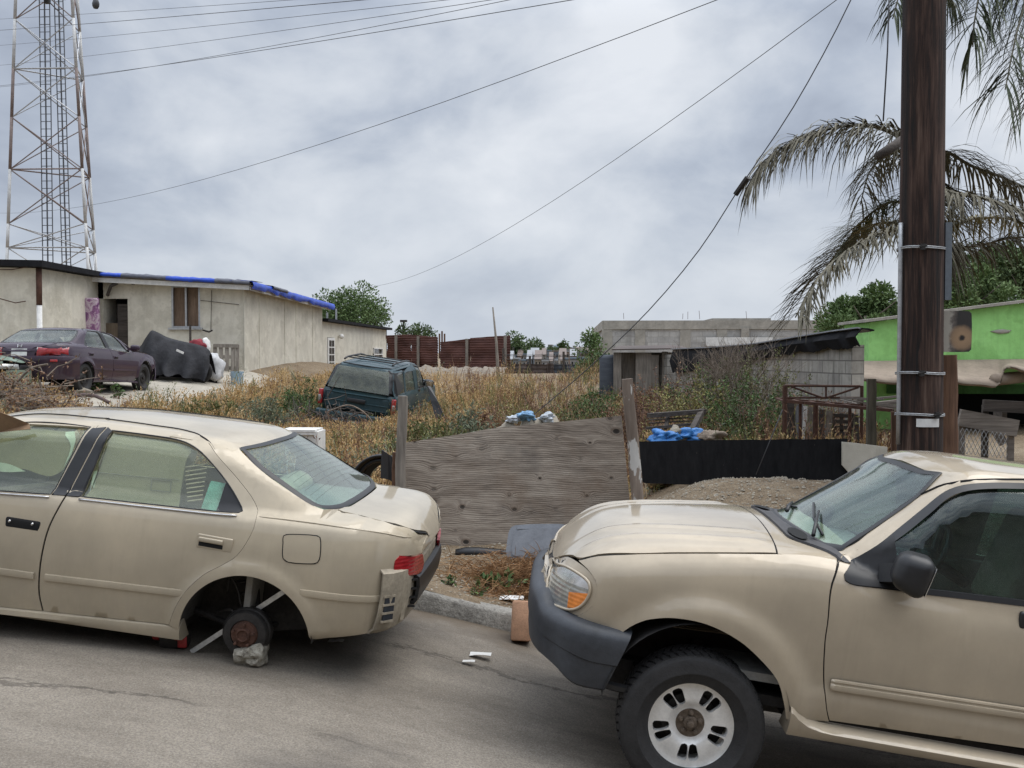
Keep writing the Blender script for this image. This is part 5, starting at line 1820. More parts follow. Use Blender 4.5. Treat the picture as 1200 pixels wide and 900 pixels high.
# ---- house on the left, nearest block: flat tar roof
hA = empty('house', (-16.5, 27.6, ZC - 1.1), label='leftmost cream house with black tar roof edge and white corner pipe', cat='house')
def into(o, root):
 o.parent = root
 o.matrix_parent_inverse = root.matrix_basis.inverted() if False else Matrix.Translation(-root.location)
 return o
mb = MB()
wall_with_holes(mb, -9, 0, -1.6, -1.6, 2.42, 2.20, [(-1.5, -.2, -1.3, .2)], .15, V((-13.5, 25.6, ZC)), V((1, 0, 0)), V((0, -1, 0)))
wall_with_holes(mb, .155, 3.4, -1.6, -1.6, 2.20, 2.20, [], .15, V((-13.5, 25.6, ZC)), V((0, 1, 0)), V((1, 0, 0)))
wall_with_holes(mb, -9, 0, -1.6, -1.6, 2.42, 2.20, [], .15, V((-13.5, 31.0, ZC)), V((1, 0, 0)), V((0, 1, 0)))
wall_with_holes(mb, 0, 5.4, -1.6, -1.6, 2.42, 2.42, [], .15, V((-22.5, 25.6, ZC)), V((0, 1, 0)), V((-1, 0, 0)))
into(mb.build('wall', M['stucco'], None), hA)
mb = MB()
quad_prism(mb, [(-22.8, 25.25), (-13.2, 25.25), (-13.2, 31.2), (-22.8, 31.2)], [ZC + 2.44, ZC + 2.21, ZC + 2.21, ZC + 2.44], [ZC + 2.60, ZC + 2.37, ZC + 2.33, ZC + 2.58])
into(mb.build('roof', M['tar'], None), hA)
mb = MB()
mb.tube([V((-13.42, 25.52, ZC - 1.4)), V((-13.42, 25.52, ZC + 1.25))], .07, 8)
into(mb.build('downpipe', M['white_trim'], None, True), hA)
mb = MB()
mb.tube([V((-13.42, 25.52, ZC + 1.25)), V((-13.42, 25.52, ZC + 2.2))], .075, 8)
into(mb.build('downpipe', M['rust'], None, True), hA)
mb = MB()
mb.bbox((-14.35, 25.56, ZC - .55), (1.3, .05, 1.5), .01)
into(mb.build('door', M['stucco_side'], None), hA)
mb = MB()     # wires stapled along the wall
mb.tube([at(30, 313, 25.5), at(60, 316, 26.8), at(70, 320, 27.0), at(80, 332, 27.5), at(95, 343, 28.2), at(110, 348, 28.8)], .014, 5)
mb.tube([at(0, 316, 25.5), at(14, 316, 25.5), at(30, 313, 25.5)], .012, 5)
mb.tube([at(0, 350, 25.5), at(18, 355, 25.5), at(30, 353, 25.5)], .014, 5)
mb.tube([at(32, 352, 25.8), at(48, 351, 26.4), at(56, 342, 26.8), at(62, 322, 26.9)], .012, 5)
into(mb.build('wall_cable', M['rust'], None), hA)
# ---- middle house with the tarpaulin
hB = empty('house', (-11.4, 33.6, ZC - .8), label='middle cream house with blue tarp along its roof and boarded window', cat='house')
o = V((-13.5, 29.0, ZC)); U = V((1, 0, 0)); F = V((0, -1, 0))
def on_front(px, py, Y=29.0):
 q = at(px, py, Y)
 return q.x + 13.5, q.z - ZC
d0 = on_front(116, 350); d1 = on_front(150, 392)
w0 = on_front(201, 335); w1 = on_front(234.5, 384)
mb = MB()
wall_with_holes(mb, 0, 4.25, -1.5, -1.5, 2.20, 1.95, [(d0[0], d1[0], -1.2, d0[1]), (w0[0], w1[0], w1[1], w0[1])], .15, o, U, F)
wall_with_holes(mb, .155, 9.24, -1.5, -1.5, 1.95, 1.78, [], .15, V((-9.25, 29.0, ZC)), V((0, 1, 0)), V((1, 0, 0)))
wall_with_holes(mb, 0, 4.25, -1.5, -1.5, 2.2, 1.78, [], .15, V((-13.5, 38.4, ZC)), U, V((0, 1, 0)))
wall_with_holes(mb, 0, 9.4, -1.5, -1.5, 2.2, 2.2, [], .15, V((-13.5, 29.0, ZC)), V((0, 1, 0)), V((-1, 0, 0)))
into(mb.build('wall', M['stucco'], None), hB)
mb = MB()     # smoother sheet cladding on the side wall
mb.box((-9.225, 33.70, ZC + .60), (.03, 9.44, 2.50))
for y in (30.4, 33.2, 34.6, 36.9):
 mb.box((-9.205, y, ZC + .62), (.016, .03, 2.28))
into(mb.build('side_cladding', M['stucco_side'], None), hB)
mb = MB()
quad_prism(mb, [(-13.55, 28.6), (-8.9, 28.6), (-8.9, 38.6), (-13.55, 38.6)], [ZC + 2.21, ZC + 1.955, ZC + 1.79, ZC + 2.2], [ZC + 2.27, ZC + 2.015, ZC + 1.85, ZC + 2.27])
rB = into(mb.build('roof', M['grey_wood_x'], None), hB)
mb = MB()
mb.beam(V((-13.5, 28.63, ZC + 2.13)), V((-8.95, 28.63, ZC + 1.88)), .04, .13)
mb.beam(V((-8.93, 28.65, ZC + 1.86)), V((-8.93, 38.5, ZC + 1.72)), .03, .10)
into(mb.build('fascia', M['white_trim'], None), hB)
M['tarp'] = plain('blue_tarpaulin', (.007, .055, .42), .42, 0, .35, 3, .35)
M['tarp_x'] = plain('blue_tarpaulin_old', (.015, .085, .50), .42, 0, .35, 3, .35)
M['tarp_grey'] = plain('faded_grey_tarpaulin', (.10, .105, .13), .6, 0, .35, 4, .35)
def tarp_strip(x0, y0, z0, x1, y1, z1, w0, over, n, seed, out):
 rows = []
 ux = V((x1 - x0, y1 - y0, z1 - z0))
 for i in range(n + 1):
  t = i / n
  p = V((x0, y0, z0)) + ux * t
  a = mn.noise(V((t * 9, seed, 0))); b = mn.noise(V((t * 23, seed, 4)))
  hang = w0 * (.8 + .45 * a + .3 * b)
  rows.append([p - out * over + V((0, 0, .10 + .02 * b)), p - out * .15 + V((0, 0, .08 + .03 * a)), p + out * (.05 + .03 * b) + V((0, 0, .05)), p + out * (.09 + .05 * a) + V((0, 0, -hang * .45)), p + out * (.04 + .06 * b) + V((0, 0, -hang))])
 return rows
mb = MB()
mb.slab(tarp_strip(-13.2, 28.55, ZC + 2.26, -12.6, 28.55, ZC + 2.225, .05, 1.2, 8, 1, F), .01)
mb.slab(tarp_strip(-11.3, 28.55, ZC + 2.15, -9.9, 28.55, ZC + 2.07, .07, 1.2, 14, 2, F), .01)
mb.slab(tarp_strip(-8.86, 28.5, ZC + 2.0, -8.86, 38.7, ZC + 1.85, .19, 1.6, 60, 3, V((1, 0, 0))), .012)
t1 = mb.build('tarpaulin', M['tarp'], None, True)
t1.parent = None
into(t1, hB)
mb = MB()
mb.slab(tarp_strip(-12.6, 28.55, ZC + 2.235, -11.3, 28.55, ZC + 2.155, .06, 1.2, 14, 5, F), .01)
into(mb.build('tarpaulin', M['tarp_grey'], None, True), hB)
mb = MB()
mb.slab(tarp_strip(-9.9, 28.55, ZC + 2.08, -8.9, 28.55, ZC + 2.01, .07, 1.2, 10, 6, F), .01)
into(mb.build('tarpaulin', M['tarp_grey'], None, True), hB)
mb = MB()
mb.slab(tarp_strip(-8.82, 30.4, ZC + 2.0, -8.82, 32.0, ZC + 1.97, .06, .5, 12, 7, V((1, 0, 0))), .01)
into(mb.build('tarpaulin', M['tarp_grey'], None, True), hB)
mb = MB()     # porch-lamp bracket, wires
mb.tube([at(126, 346, 28.9), at(130, 335, 28.7), at(137, 332, 28.7)], .05, 8)
mb.box(at(132, 331, 28.75), (.30, .12, .05))
mb.box(at(156, 331, 28.7), (.07, .07, .12))
mb.tube([at(235, 352, 28.95), at(280, 357, 28.97)], .008, 4)
mb.tube([at(248, 340, 28.97), at(247, 388, 28.97)], .008, 4)
into(mb.build('bracket', M['dark_wood'], None), hB)
mb = MB()
mb.tube([at(238, 387, 28.9), at(245, 389, 28.8), at(249, 387, 28.85)], .025, 6)
into(mb.build('tap', M['dark_steel'], None), hB)
mb = MB()
xa, xb = d0[0] - 13.5, d1[0] - 13.5
mb.box((xa + .30, 29.16, ZC - .05), (.56, .03, d0[1] * 2 + .2 if False else 1.9))
dr = into(mb.build('door', wood_mat('plywood_leaf', (.10, .075, .05), (.26, .20, .135), 'z'), None), hB)
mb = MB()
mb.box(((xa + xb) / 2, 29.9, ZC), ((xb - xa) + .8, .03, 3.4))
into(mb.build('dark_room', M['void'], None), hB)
mb = MB()
mb.box((xb - .19, 29.10, ZC + .15), (.30, .03, 2.6))
into(mb.build('curtain', M['dark_wood'], None), hB)
wx0, wx1, wz0, wz1 = w0[0] - 13.5, w1[0] - 13.5, w1[1] + ZC, w0[1] + ZC
mb = MB()
cx, cz = (wx0 + wx1) / 2, (wz0 + wz1) / 2
for x in (wx0 + .02, wx1 - .02, cx):
 mb.box((x, 29.03, cz), (.05, .07, wz1 - wz0))
for z in (wz0 + .02, wz1 - .02):
 mb.box((cx, 29.032, z), (wx1 - wx0, .066, .05))
mb.box((cx, 28.96, wz0 - .03), (wx1 - wx0 + .16, .10, .05))
wf = into(mb.build('window', M['galv'], None), hB)
mb = MB()
mb.box((cx - .2, 29.10, cz), (.36, .02, wz1 - wz0 - .04)); mb.box((cx + .2, 29.105, cz), (.36, .02, wz1 - wz0 - .04))
into(mb.build('window_board', wood_mat('stained_brown_board', (.09, .055, .035), (.27, .185, .125), 'z'), None), hB)
# ---- low annex behind it
hC = empty('shed', (-10.5, 45.5, ZC - .9), label='low cream annex with white door behind the blue-tarped house', cat='shed')
oC = V((-9.25, 38.45, ZC)); UC = V((0, 1, 0)); FC = V((1, 0, 0))
mb = MB()
wall_with_holes(mb, 0, 14.2, -2, -2, 1.24, 1.24, [(.9, 2.1, -2 + .6, .66), (10.4, 12.7, -.30, .28)], .15, oC, UC, FC)
wall_with_holes(mb, -5, 0, -2, -2, 1.24, 1.24, [], .15, V((-9.25, 52.65, ZC)), U, V((0, 1, 0)))
into(mb.build('wall', M['stucco_side'], None), hC)
mb = MB()
quad_prism(mb, [(-14.2, 38.5), (-9.0, 38.5), (-9.0, 52.9), (-14.2, 52.9)], [ZC + 1.25] * 4, [ZC + 1.36] * 4)
into(mb.build('roof', M['tar'], None), hC)
mb = MB()
mb.bbox((-9.24, 39.95, ZC - .36), (.06, 1.14, 2.0), .01)
dC = into(mb.build('door', M['white_paint'], None), hC)
mb = MB()
for k in range(4):
 for j in range(2):
  mb.box((-9.205, 39.72 + .46 * j, ZC + .42 - .29 * k), (.01, .38, .24))
into(mb.build('door_pane', M['pane_dark'], None), hC)
mb = MB()
for z in (-.30, .28, -.01):
 mb.box((-9.22, 50, ZC + z), (.06, 2.36, .05))
for y in (48.85, 51.15):
 mb.box((-9.22, y, ZC - .01), (.062, .06, .6))
into(mb.build('window', M['white_paint'], None), hC)
mb = MB()
mb.box((-9.30, 50, ZC - .01), (.02, 2.3, .56))
into(mb.build('window_pane', M['pane_dark'], None), hC)
mb = MB()
mb.blob((-9.12, 41.3, ZC + .72), .11, 2, .1, 2)
into(mb.build('porch_lamp', M['white_paint'], None, True), hC)
mb = MB()
mb.tube([V((-9.3, 39.6, ZC + 1.3)), V((-9.3, 39.6, ZC + 1.62))], .04, 6)
mb.tube([V((-9.6, 42.5, ZC + 1.3)), V((-9.6, 42.5, ZC + 1.9))], .04, 6)
into(mb.build('vent_pipe', M['galv'], None), hC)
# ---- rusty corrugated fence behind the lot: horizontal ribs, several sheets on posts
def rusty(name, d, l_):
 q = Mat(name, .85)
 a = q.noise(1.4, 5, .65, sc=(.6, .6, 2)); b = q.noise(14, 5, .7, sc=(.3, .3, 2))
 col = q.ramp(q.math('ADD', q.math('MULTIPLY', a, .6), q.math('MULTIPLY', b, .4)), [(.32, d), (.55, tuple((x + y) / 2 for x, y in zip(d, l_))), (.72, l_)])
 return q.out(col, None, b, .4, .02)
M['red_tin'] = rusty('red_brown_corrugated_iron', (.055, .022, .018), (.165, .068, .050))
M['dark_tin'] = rusty('grey_brown_scrap_tin', (.045, .036, .033), (.15, .115, .10))
M['blue_tin'] = rusty('blue_grey_scrap_sheet', (.035, .042, .055), (.12, .135, .155))
M['grey_tin'] = rusty('pale_zinc_sheet', (.17, .175, .19), (.36, .37, .39))
def tin(mb, p0, p1, z0, z1a, z1b, amp=.02, pitch=.13, seed=0, wob=.05):
 """horizontally ribbed sheet between two ground points"""
 d = V((p1[0] - p0[0], p1[1] - p0[1], 0)); n = V((d.y, -d.x, 0)).normalized()
 nx = 12; nz = max(8, int((max(z1a, z1b) - z0) / pitch * 4))
 rows = []
 for j in range(nz + 1):
  r = []
  for i in range(nx + 1):
   t = i / nx
   zt = z1a + (z1b - z1a) * t
   z = z0 + (zt - z0) * j / nz
   w_ = wob * mn.noise(V((t * 4, z * 2, seed)))
   r.append(V((p0[0], p0[1], 0)) + d * t + n * (amp * math.sin(z / pitch * 6.283) + w_) + V((0, 0, z + .02 * mn.noise(V((t * 5, seed, 2))))))
  rows.append(r)
 mb.slab(rows, .01)
rf = empty('corrugated_fence', at(525, 425, 44).to_tuple(), label='tall red-brown corrugated iron fence behind the teal wagon', cat='fence')
secs = [((453, 48.5), (482, 47.4), 393, 392), ((482, 47.3), (513, 46.3), 392.5, 395), ((516, 46.2), (551, 45.2), 401, 397), ((551, 45.1), (598, 44), 396, 393)]
for k, ((xa, ya), (xb, yb), ta, tb) in enumerate(secs):
 mb = MB()
 a, b = at(xa, ta, ya), at(xb, tb, yb)
 zlow = ground_z(a.x, a.y) - .2
 tin(mb, a, b, zlow + .1, a.z, b.z, .018, .11, k, .10)
 into(mb.build('iron_sheet', M['red_tin'], None, True, 60), rf)
for px, t in ((464, 388), (490, 389), (547, 392), (592, 388)):
 mb = MB()
 Yp = 48.2 - (px - 453) / 145 * 4.5
 q = at(px, t + 5, Yp - .12)
 mb.beam(V((q.x, q.y, ground_z(q.x, q.y) - .3)), q, .12, .10)
 into(mb.build('fence_post', M['grey_wood'], None), rf)
mb = MB()      # bits of timber standing up over the gap in the fence
for px, t in ((515, 391), (518, 388), (521, 391)):
 q = at(px, t, 46.4); mb.beam(V((q.x, q.y, ZC - .2)), q, .07, .07)
into(mb.build('stake', M['brown_wood'], None), rf)
# rubble bank and slab at its foot
M['rubble'] = plain('crumbled_mortar', (.30, .265, .21), .95, 0, .45, 5, .6)
mb = MB()
rows = []
for px in frange(455, 592, 60):
 Yp = 42.6 - (px - 455) / 137 * 2.5
 q = at(px, 432, Yp)
 z0 = ground_z(q.x, q.y) - .1
 a = mn.noise(V((px * .08, 0, 1))) ; b = mn.noise(V((px * .3, 4, 1)))
 zt = ZC - .62 + .06 * a + .05 * b
 rows.append([V((q.x, q.y - .6, z0)), V((q.x, q.y - .30 + .1 * b, (z0 + zt) / 2)), V((q.x, q.y - .12, zt - .06)), V((q.x, q.y + .1, zt)), V((q.x, q.y + 1.6, zt + .08 + .12 * a)), V((q.x, q.y + 2.6, zt + .02))])
mb.grid(rows, flip=True)
M['mortar'] = plain('brown_mortar', (.215, .18, .14), .95, 0, .4, 4, .6)
tag(rebase(mb.build('low_wall', M['mortar'], None, True)), 'low crumbling mortar wall at the foot of the red-brown corrugated fence', 'wall')
# low scrap fence between the corrugated fence and the block building
sf = empty('scrap_fence', at(645, 440, 42.5).to_tuple(), label='low dark scrap-metal fence in front of the distant town', cat='fence')
for k, (xa, xb, ta, tb, m) in enumerate(((589, 620, 426, 426.5, 'dark_tin'), (620, 641, 426.5, 427, 'dark_tin'), (641, 649, 425, 426, 'dark_tin'), (649, 664, 427, 427, 'blue_tin'), (664, 690, 427, 427, 'blue_tin'), (690, 712, 427, 426, 'dark_tin'))):
 mb = MB()
 a, b = at(xa, ta, 42.8), at(xb, tb, 42.8)
 tin(mb, a, b, ground_z(a.x, 42.8) - .5, a.z, b.z, .015, .16, 20 + k, .12)
 into(mb.build('scrap_sheet', M[m], None, True, 60), sf)
for px, t in ((621, 417), (660.5, 412), (590, 408), (698, 412)):
 mb = MB()
 q = at(px, t, 42.6); mb.tube([V((q.x, q.y, ground_z(q.x, q.y) - .3)), q], .05, 6)
 into(mb.build('fence_post', M['dark_wood'], None), sf)
mb = MB()
for z, r in ((417, .012), (421, .012), (415.5, .01)):
 mb.tube([at(px, z + (px % 7) * .12, 42.6) for px in range(590, 705, 12)], r, 4)
into(mb.build('fence_wire', M['dark_steel'], None), sf)
mb = MB()
q0, q1 = at(577.5, 360, 36), at(584, 445, 36)
mb.tube([V((q1.x, q1.y, ground_z(q1.x, 36) - .2)), q1, (q0 + q1) / 2 + V((.03, 0, 0)), q0], [.07, .065, .045, .025], 8)
tag(rebase(mb.build('wooden_pole', M['grey_wood'], None, True)), 'thin leaning grey pole in front of the red-brown fence end', 'pole')
# ---- concrete block building
bb = empty('block_building', (at(708, 415, 40).x + 8, 46, ZC - 2.2), label='unfinished grey concrete block building with rebar on its roof', cat='building')
aB = at(708, 376, 40)
zt = aB.z - ZC
mb = MB()
wall_with_holes(mb, 0, 24, -3.2, -3.2, zt, zt, [], .2, V((aB.x, 40, ZC)), U, F)
wall_with_holes(mb, .205, 15.79, -3.2, -3.2, zt, zt, [(1.2 + k * 2.1, 2.3 + k * 2.1, -.55, .25) for k in range(6)], .2, V((aB.x, 40, ZC)), V((0, 1, 0)), V((-1, 0, 0)))
wall_with_holes(mb, 0, 24, -3.2, -3.2, zt, zt, [], .2, V((aB.x, 56, ZC)), U, V((0, 1, 0)))
wall_with_holes(mb, 0, 16, -3.2, -3.2, zt, zt, [], .2, V((aB.x + 24, 40, ZC)), V((0, 1, 0)), V((1, 0, 0)))
o_ = mb.build('wall', M['block'], None)
o_.data.transform(Matrix.Translation((-aB.x, -40, -ZC - zt))); o_.location = (aB.x, 40, ZC + zt)
into(o_, bb)
M['conc'] = plain('poured_concrete', (.36, .335, .29), .9, 0, .28, 2.5, .3)
mb = MB()
mb.box((aB.x + 12, 40.08, ZC + zt - .16), (24.04, .26, .34))
for px in (708.5, 747, 800, 843):
 q = at(px, 390, 39.98)
 mb.box((q.x + .1, 40.09, ZC - .92), (.40, .25, 4.1))
mb.box((aB.x + .05, 48, ZC + zt - .16), (.25, 16, .34))
mb.box((aB.x + .0, 48, ZC - .62), (.30, 16, .10)); mb.box((aB.x + .0, 48, ZC + .30), (.30, 16, .10))
into(mb.build('concrete_frame', M['conc'], None), bb)
mb = MB()
for px in (731, 800, 806, 820, 875):
 for dx_ in (0,):
  q = at(px, 374, 40); q.x += dx_
  mb.tube([q, q + V((random.uniform(-.03, .03), 0, random.uniform(.2, .45)))], .008, 4)
into(mb.build('rebar', M['rust'], None), bb)
mb = MB()
q = at(835, 375, 40.4); q2 = at(904, 375, 40.4)
mb.box(((q.x + q2.x) / 2, 42.5, ZC + zt + .05), (q2.x - q.x, 4, .12))
into(mb.build('roof_slab', M['conc'], None), bb)
mb = MB()
q = at(827, 399, 39.9); q2 = at(905, 399, 39.9)
mb.box(((q.x + q2.x) / 2, 39.85, ZC + .48), (q2.x - q.x, .03, .34))
into(mb.build('white_panel', M['white_trim'], None), bb)
mb = MB()
q = at(873, 391, 39.9)
mb.box((q.x, 39.86, q.z), (.30, .04, .45))
into(mb.build('vent', M['conc'], None), bb)
# ---- old block wall with the tarred roof edge, running away on the right
ow = empty('lean_to', (3.2, 20.5, ZC - 1.3), label='old grey block lean-to with sagging black tar roof edge', cat='shed')
pA, pB = V((4.28, 15.6, 0)), V((1.95, 28.0, 0))
dW = (pB - pA); LW = dW.length; uW = dW.normalized(); nW = V((-uW.y, uW.x, 0))
if nW.x > 0:
 nW = -nW
def wall_at(px, py):
 """point on the old wall's face behind a pixel"""
 d = ray(px, py)
 t = (pA - CAMP).dot(nW) / d.dot(nW)
 return CAMP + d * t
mb = MB()
za = wall_at(1012, 404).z; zb = wall_at(832, 413).z
wall_with_holes(mb, 0, LW, ZC - 2.4, ZC - 2.4, za, za - (za - zb) / max(.1, (wall_at(832, 413) - V((pA.x, pA.y, zb))).length) * LW, [], .2, V((0, 0, 0)), V((1, 0, 0)), V((0, 1, 0)))
o_ = mb.build('wall', M['old_block'], None)
o_.matrix_world = Matrix.Translation(pA) @ Matrix(((uW.x, nW.x, 0, 0), (uW.y, nW.y, 0, 0), (0, 0, 1, 0), (0, 0, 0, 1)))
mwk = o_.matrix_world.copy()
o_.parent = ow; o_.matrix_parent_inverse = Matrix.Translation(-ow.location)
o_.matrix_basis = mwk
mb = MB()
top_px = [(1019, 385), (990, 391), (940, 402), (890, 413), (840, 423 - 12), (800, 425 - 10), (775, 412)]
bot_px = [(1014, 400), (990, 405), (940, 409), (890, 413), (840, 417), (800, 421), (775, 422)]
T = [wall_at(1014, 385.5), wall_at(985, 389), wall_at(940, 396), wall_at(890, 404), wall_at(840, 408), wall_at(792, 410)]
Bt = [wall_at(1013, 404), wall_at(985, 407), wall_at(940, 411), wall_at(890, 420), wall_at(840, 431), wall_at(792, 436)]
rows = []
def lerp_list(L, t):
 k = min(len(L) - 2, int(t * (len(L) - 1))); f = t * (len(L) - 1) - k
 return L[k] * (1 - f) + L[k + 1] * f
for i in range(61):
 t = i / 60
 a, b = lerp_list(T, t), lerp_list(Bt, t)
 n1_, n2_ = mn.noise(V((t * 14, 0, 0))), mn.noise(V((t * 40, 5, 0)))
 rows.append([a - nW * .14 + V((0, 0, -.03)), a - nW * .06 + V((0, 0, -.01)), a + nW * .05, (a + b) / 2 + nW * (.14 + .05 * n1_), b + nW * (.06 + .04 * n2_) + V((0, 0, .05 * n1_ + .05 * n2_ - .02))])
mb.slab(rows, .02)
ro = into(mb.build('roof_felt', M['tar'], None, True, 60), ow)
mb = MB()
rows = []
for i in range(25):
 t = i / 24
 a = lerp_list(T, t)
 rows.append([a + nW * .12 + V((0, 0, .03)), a - nW * .06 + V((0, .05, .0)), a - nW * .12 + V((0, .1, -.02))])
mb.slab(rows, .02)
into(mb.build('roof', M['grey_tin'], None, True), ow)
# ---- weathered board shed behind the right fence upright
gs = empty('board_shed', (2.9, 27.5, ZC - 1.3), label='grey weathered board shed with pale tin roof beside the bushes', cat='shed')
Ys = 25.5
for k, (xa, xb, ta, b_, m) in enumerate(((719, 728, 413, 500, 'grey_wood'), (745, 763, 413, 470, 'grey_wood'), (763, 772, 416, 470, 'grey_wood'), (776, 783, 412, 474, 'grey_wood'), (799, 803, 413, 440, 'dark_wood'), (787, 790, 430, 470, 'dark_wood'))):
 mb = MB()
 a = at((xa + xb) / 2, ta, Ys); wd = (xb - xa) / 1200 * Ys
 zl = ground_z(a.x, Ys) - .1
 mb.bbox(V((a.x, Ys + .01 * k, (a.z + zl) / 2)), (wd, .06, a.z - zl), .008)
 into(mb.build('post', M[m], None), gs)
mb = MB()
a, b = at(728, 413, Ys + .35), at(830, 413, Ys + .35)
wall_with_holes(mb, 0, b.x - a.x, -1.5, -1.5, 0, 0, [], .1, V((0, 0, 0)), U, F)
o_ = mb.build('wall', M['grey_wood'], None); o_.location = a; into(o_, gs)
mb = MB()
a, b = at(717, 410.5, Ys - .25), at(785, 405.5, Ys - .25)
mb.slab([[a, a + V((.3, 2.2, .10))], [V((b.x, b.y, a.z + .02)), V((b.x, b.y, a.z + .02)) + V((.3, 2.2, .10))], [at(805, 411, Ys - .2), at(805, 411, Ys - .2) + V((.3, 2.2, .06))]], .03)
into(mb.build('roof', M['dark_tin'], None), gs)
mb = MB()
mb.beam(at(804, 411, Ys - .2), at(811, 418, Ys - .2), .12, .12)
into(mb.build('bracket', M['grey_wood'], None), gs)
mb = MB()
a = at(726, 418, Ys - .2)
mb.bbox(a + V((-.25, .5, -.55)), (.45, .3, 1.2), .1)
into(mb.build('hanging_cloth', M['blue_tin'], None, True), gs)
# ---- green house on the right with its sagging awning
gh = empty('house', (9.5, 20, ZC - 1.4), label='bright green house with brown cloth awning behind the utility pole', cat='house')
Yg = 18.0
gl, gr = at(1019, 378, Yg), at(1500, 317, Yg)
mb = MB()
wall_with_holes(mb, 0, gr.x - gl.x, ZC - 1.9, ZC - 1.9, gl.z, gr.z, [(.75, gr.x - gl.x - .5, ZC - 1.8, ZC - .55)], .15, V((gl.x, Yg, 0)), U, F)
wall_with_holes(mb, .155, 1.6, ZC - 1.9, ZC - 1.9, gl.z, gl.z, [], .15, V((gl.x, Yg, 0)), V((0, 1, 0)), V((-1, 0, 0)))
wall_with_holes(mb, .155, 1.6, ZC - 1.9, ZC - 1.9, gr.z, gr.z, [], .15, V((gr.x, Yg, 0)), V((0, 1, 0)), V((1, 0, 0)))
into(mb.build('wall', M['green_wall'], None), gh)
mb = MB()
quad_prism(mb, [(gl.x - .1, Yg - .12), (gr.x + .1, Yg - .12), (gr.x + .1, Yg + 1.7), (gl.x - .1, Yg + 1.7)], [gl.z + .003, gr.z + .003, gr.z, gl.z], [gl.z + .05, gr.z + .05, gr.z + .05, gl.z + .05])
into(mb.build('roof', M['conc'], None), gh)
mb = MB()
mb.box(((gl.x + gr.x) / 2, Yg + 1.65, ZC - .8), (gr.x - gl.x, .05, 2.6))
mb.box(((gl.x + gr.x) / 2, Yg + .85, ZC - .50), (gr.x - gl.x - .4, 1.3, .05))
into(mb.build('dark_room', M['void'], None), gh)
mb = MB()     # broken patch of render
q = at(1173, 388.5, Yg - .01)
mb.blob(q, .11, 4, .5, 2, (1.35, .12, .35))
into(mb.build('render_patch', M['conc'], None, True), gh)
M['canvas'] = plain('brown_canvas', (.27, .215, .165), .9, 0, .22, 4, .3)
mb = MB()
rows = []
for px in frange(1005, 1262, 64):
 top = 423 - (px - 1010) * .012
 low = spl([(1005, 445), (1050, 450), (1110, 446), (1130, 451), (1150, 452), (1166, 454), (1173, 449), (1176, 436), (1182, 431), (1190, 432), (1200, 436), (1262, 440)], px)
 fold = spl([(1005, 0), (1160, 0), (1172, .15), (1178, .25), (1186, .1), (1262, .05)], px)
 a, b = at(px, top, Yg - .05), at(px, low, Yg - 1.25 + fold)
 n_ = mn.noise(V((px * .05, 0, 3)))
 rows.append([a, a * .65 + b * .35 + V((0, 0, -.03 + .02 * n_)), a * .3 + b * .7 + V((0, 0, .02 * n_)), b + V((0, 0, .02)), b + V((0, .05, -.01))])
mb.slab(rows, .01)
into(mb.build('awning', M['canvas'], None, True), gh)
mb = MB()
q = at(1176, 441, Yg - 1.1)
mb.tube([q + V((-.1, .1, -.06)), q + V((.5, .5, -.02))], .10, 14)
into(mb.build('awning_roll', M['canvas'], None, True), gh)
mb = MB()
mb.box(((gl.x + gr.x) / 2, Yg - .02, ZC - .60), (gr.x - gl.x - .6, .10, .16))
into(mb.build('beam', wall_mat('dark_green_beam', ((.03, .09, .025), (.05, .15, .04), (.07, .2, .06))), None), gh)
# ---- lattice mast far behind the houses
tw = empty('lattice_mast', (-29.5, 60, ZC), label='tall pale lattice radio mast behind the leftmost house', cat='mast')
M['mast_white'] = plain('chalky_white_mast_paint', (.52, .52, .51), .7, 0, .25, 1)
M['mast_red'] = plain('faded_red_mast_paint', (.20, .155, .14), .75, 0, .35, 2)
Yt = 60.0
def leg_pt(which, z):
 """legs of the mast, slightly tapering"""
 k = (z - ZC) / 20.0
 L = at(8 + 0, 310, Yt); Rr = at(103, 310, Yt)
 cx_ = (L.x + Rr.x) / 2; hwid = (Rr.x - L.x) / 2
 zz_ = L.z
 f = 1 - .0196 * (z - zz_)
 return {'L': V((cx_ - hwid * f, Yt, z)), 'R': V((cx_ + hwid * f, Yt, z)), 'B': V((cx_ + hwid * .52 * f, Yt + 3.6 * f, z))}[which]
z_lv = [at(50, y, Yt).z for y in (470, 411, 351, 310 - 20, 262, 192 + 6, 137, 80, 22, -36, -95, -152, -210, -268)]
for nm in ('L', 'R', 'B'):
 for i in range(len(z_lv) - 1):
  mb = MB()
  mb.tube([leg_pt(nm, z_lv[i]), leg_pt(nm, z_lv[i + 1])], .095, 8)
  o_ = into(mb.build('mast_leg', M['mast_red' if i in (5, 6, 10) else 'mast_white'], None, True), tw)
for i in range(len(z_lv) - 1):
 for a, b in (('L', 'R'), ('R', 'B'), ('B', 'L')):
  mb = MB()
  r = .036
  if i % 2 == 1:
   mb.tube([leg_pt(a, z_lv[i]), leg_pt(b, z_lv[i])], r * 1.3, 5)
  if i % 2 == 0:
   mb.tube([leg_pt(a, z_lv[i]), leg_pt(b, z_lv[i + 1])], r, 5)
   mb.tube([leg_pt(b, z_lv[i]), leg_pt(a, z_lv[i + 1])], r, 5)
  else:
   mb.tube([leg_pt(a, z_lv[i]), leg_pt(b, z_lv[i + 1])], r, 5)
   mb.tube([leg_pt(b, z_lv[i]), leg_pt(a, z_lv[i + 1])], r, 5)
  into(mb.build('brace', M['mast_red'] if (i // 2) % 2 == 0 else M['galv'], None), tw)
M['ladder_grey'] = plain('dull_steel_grey', (.10, .105, .115), .6, .3, .3, 3)
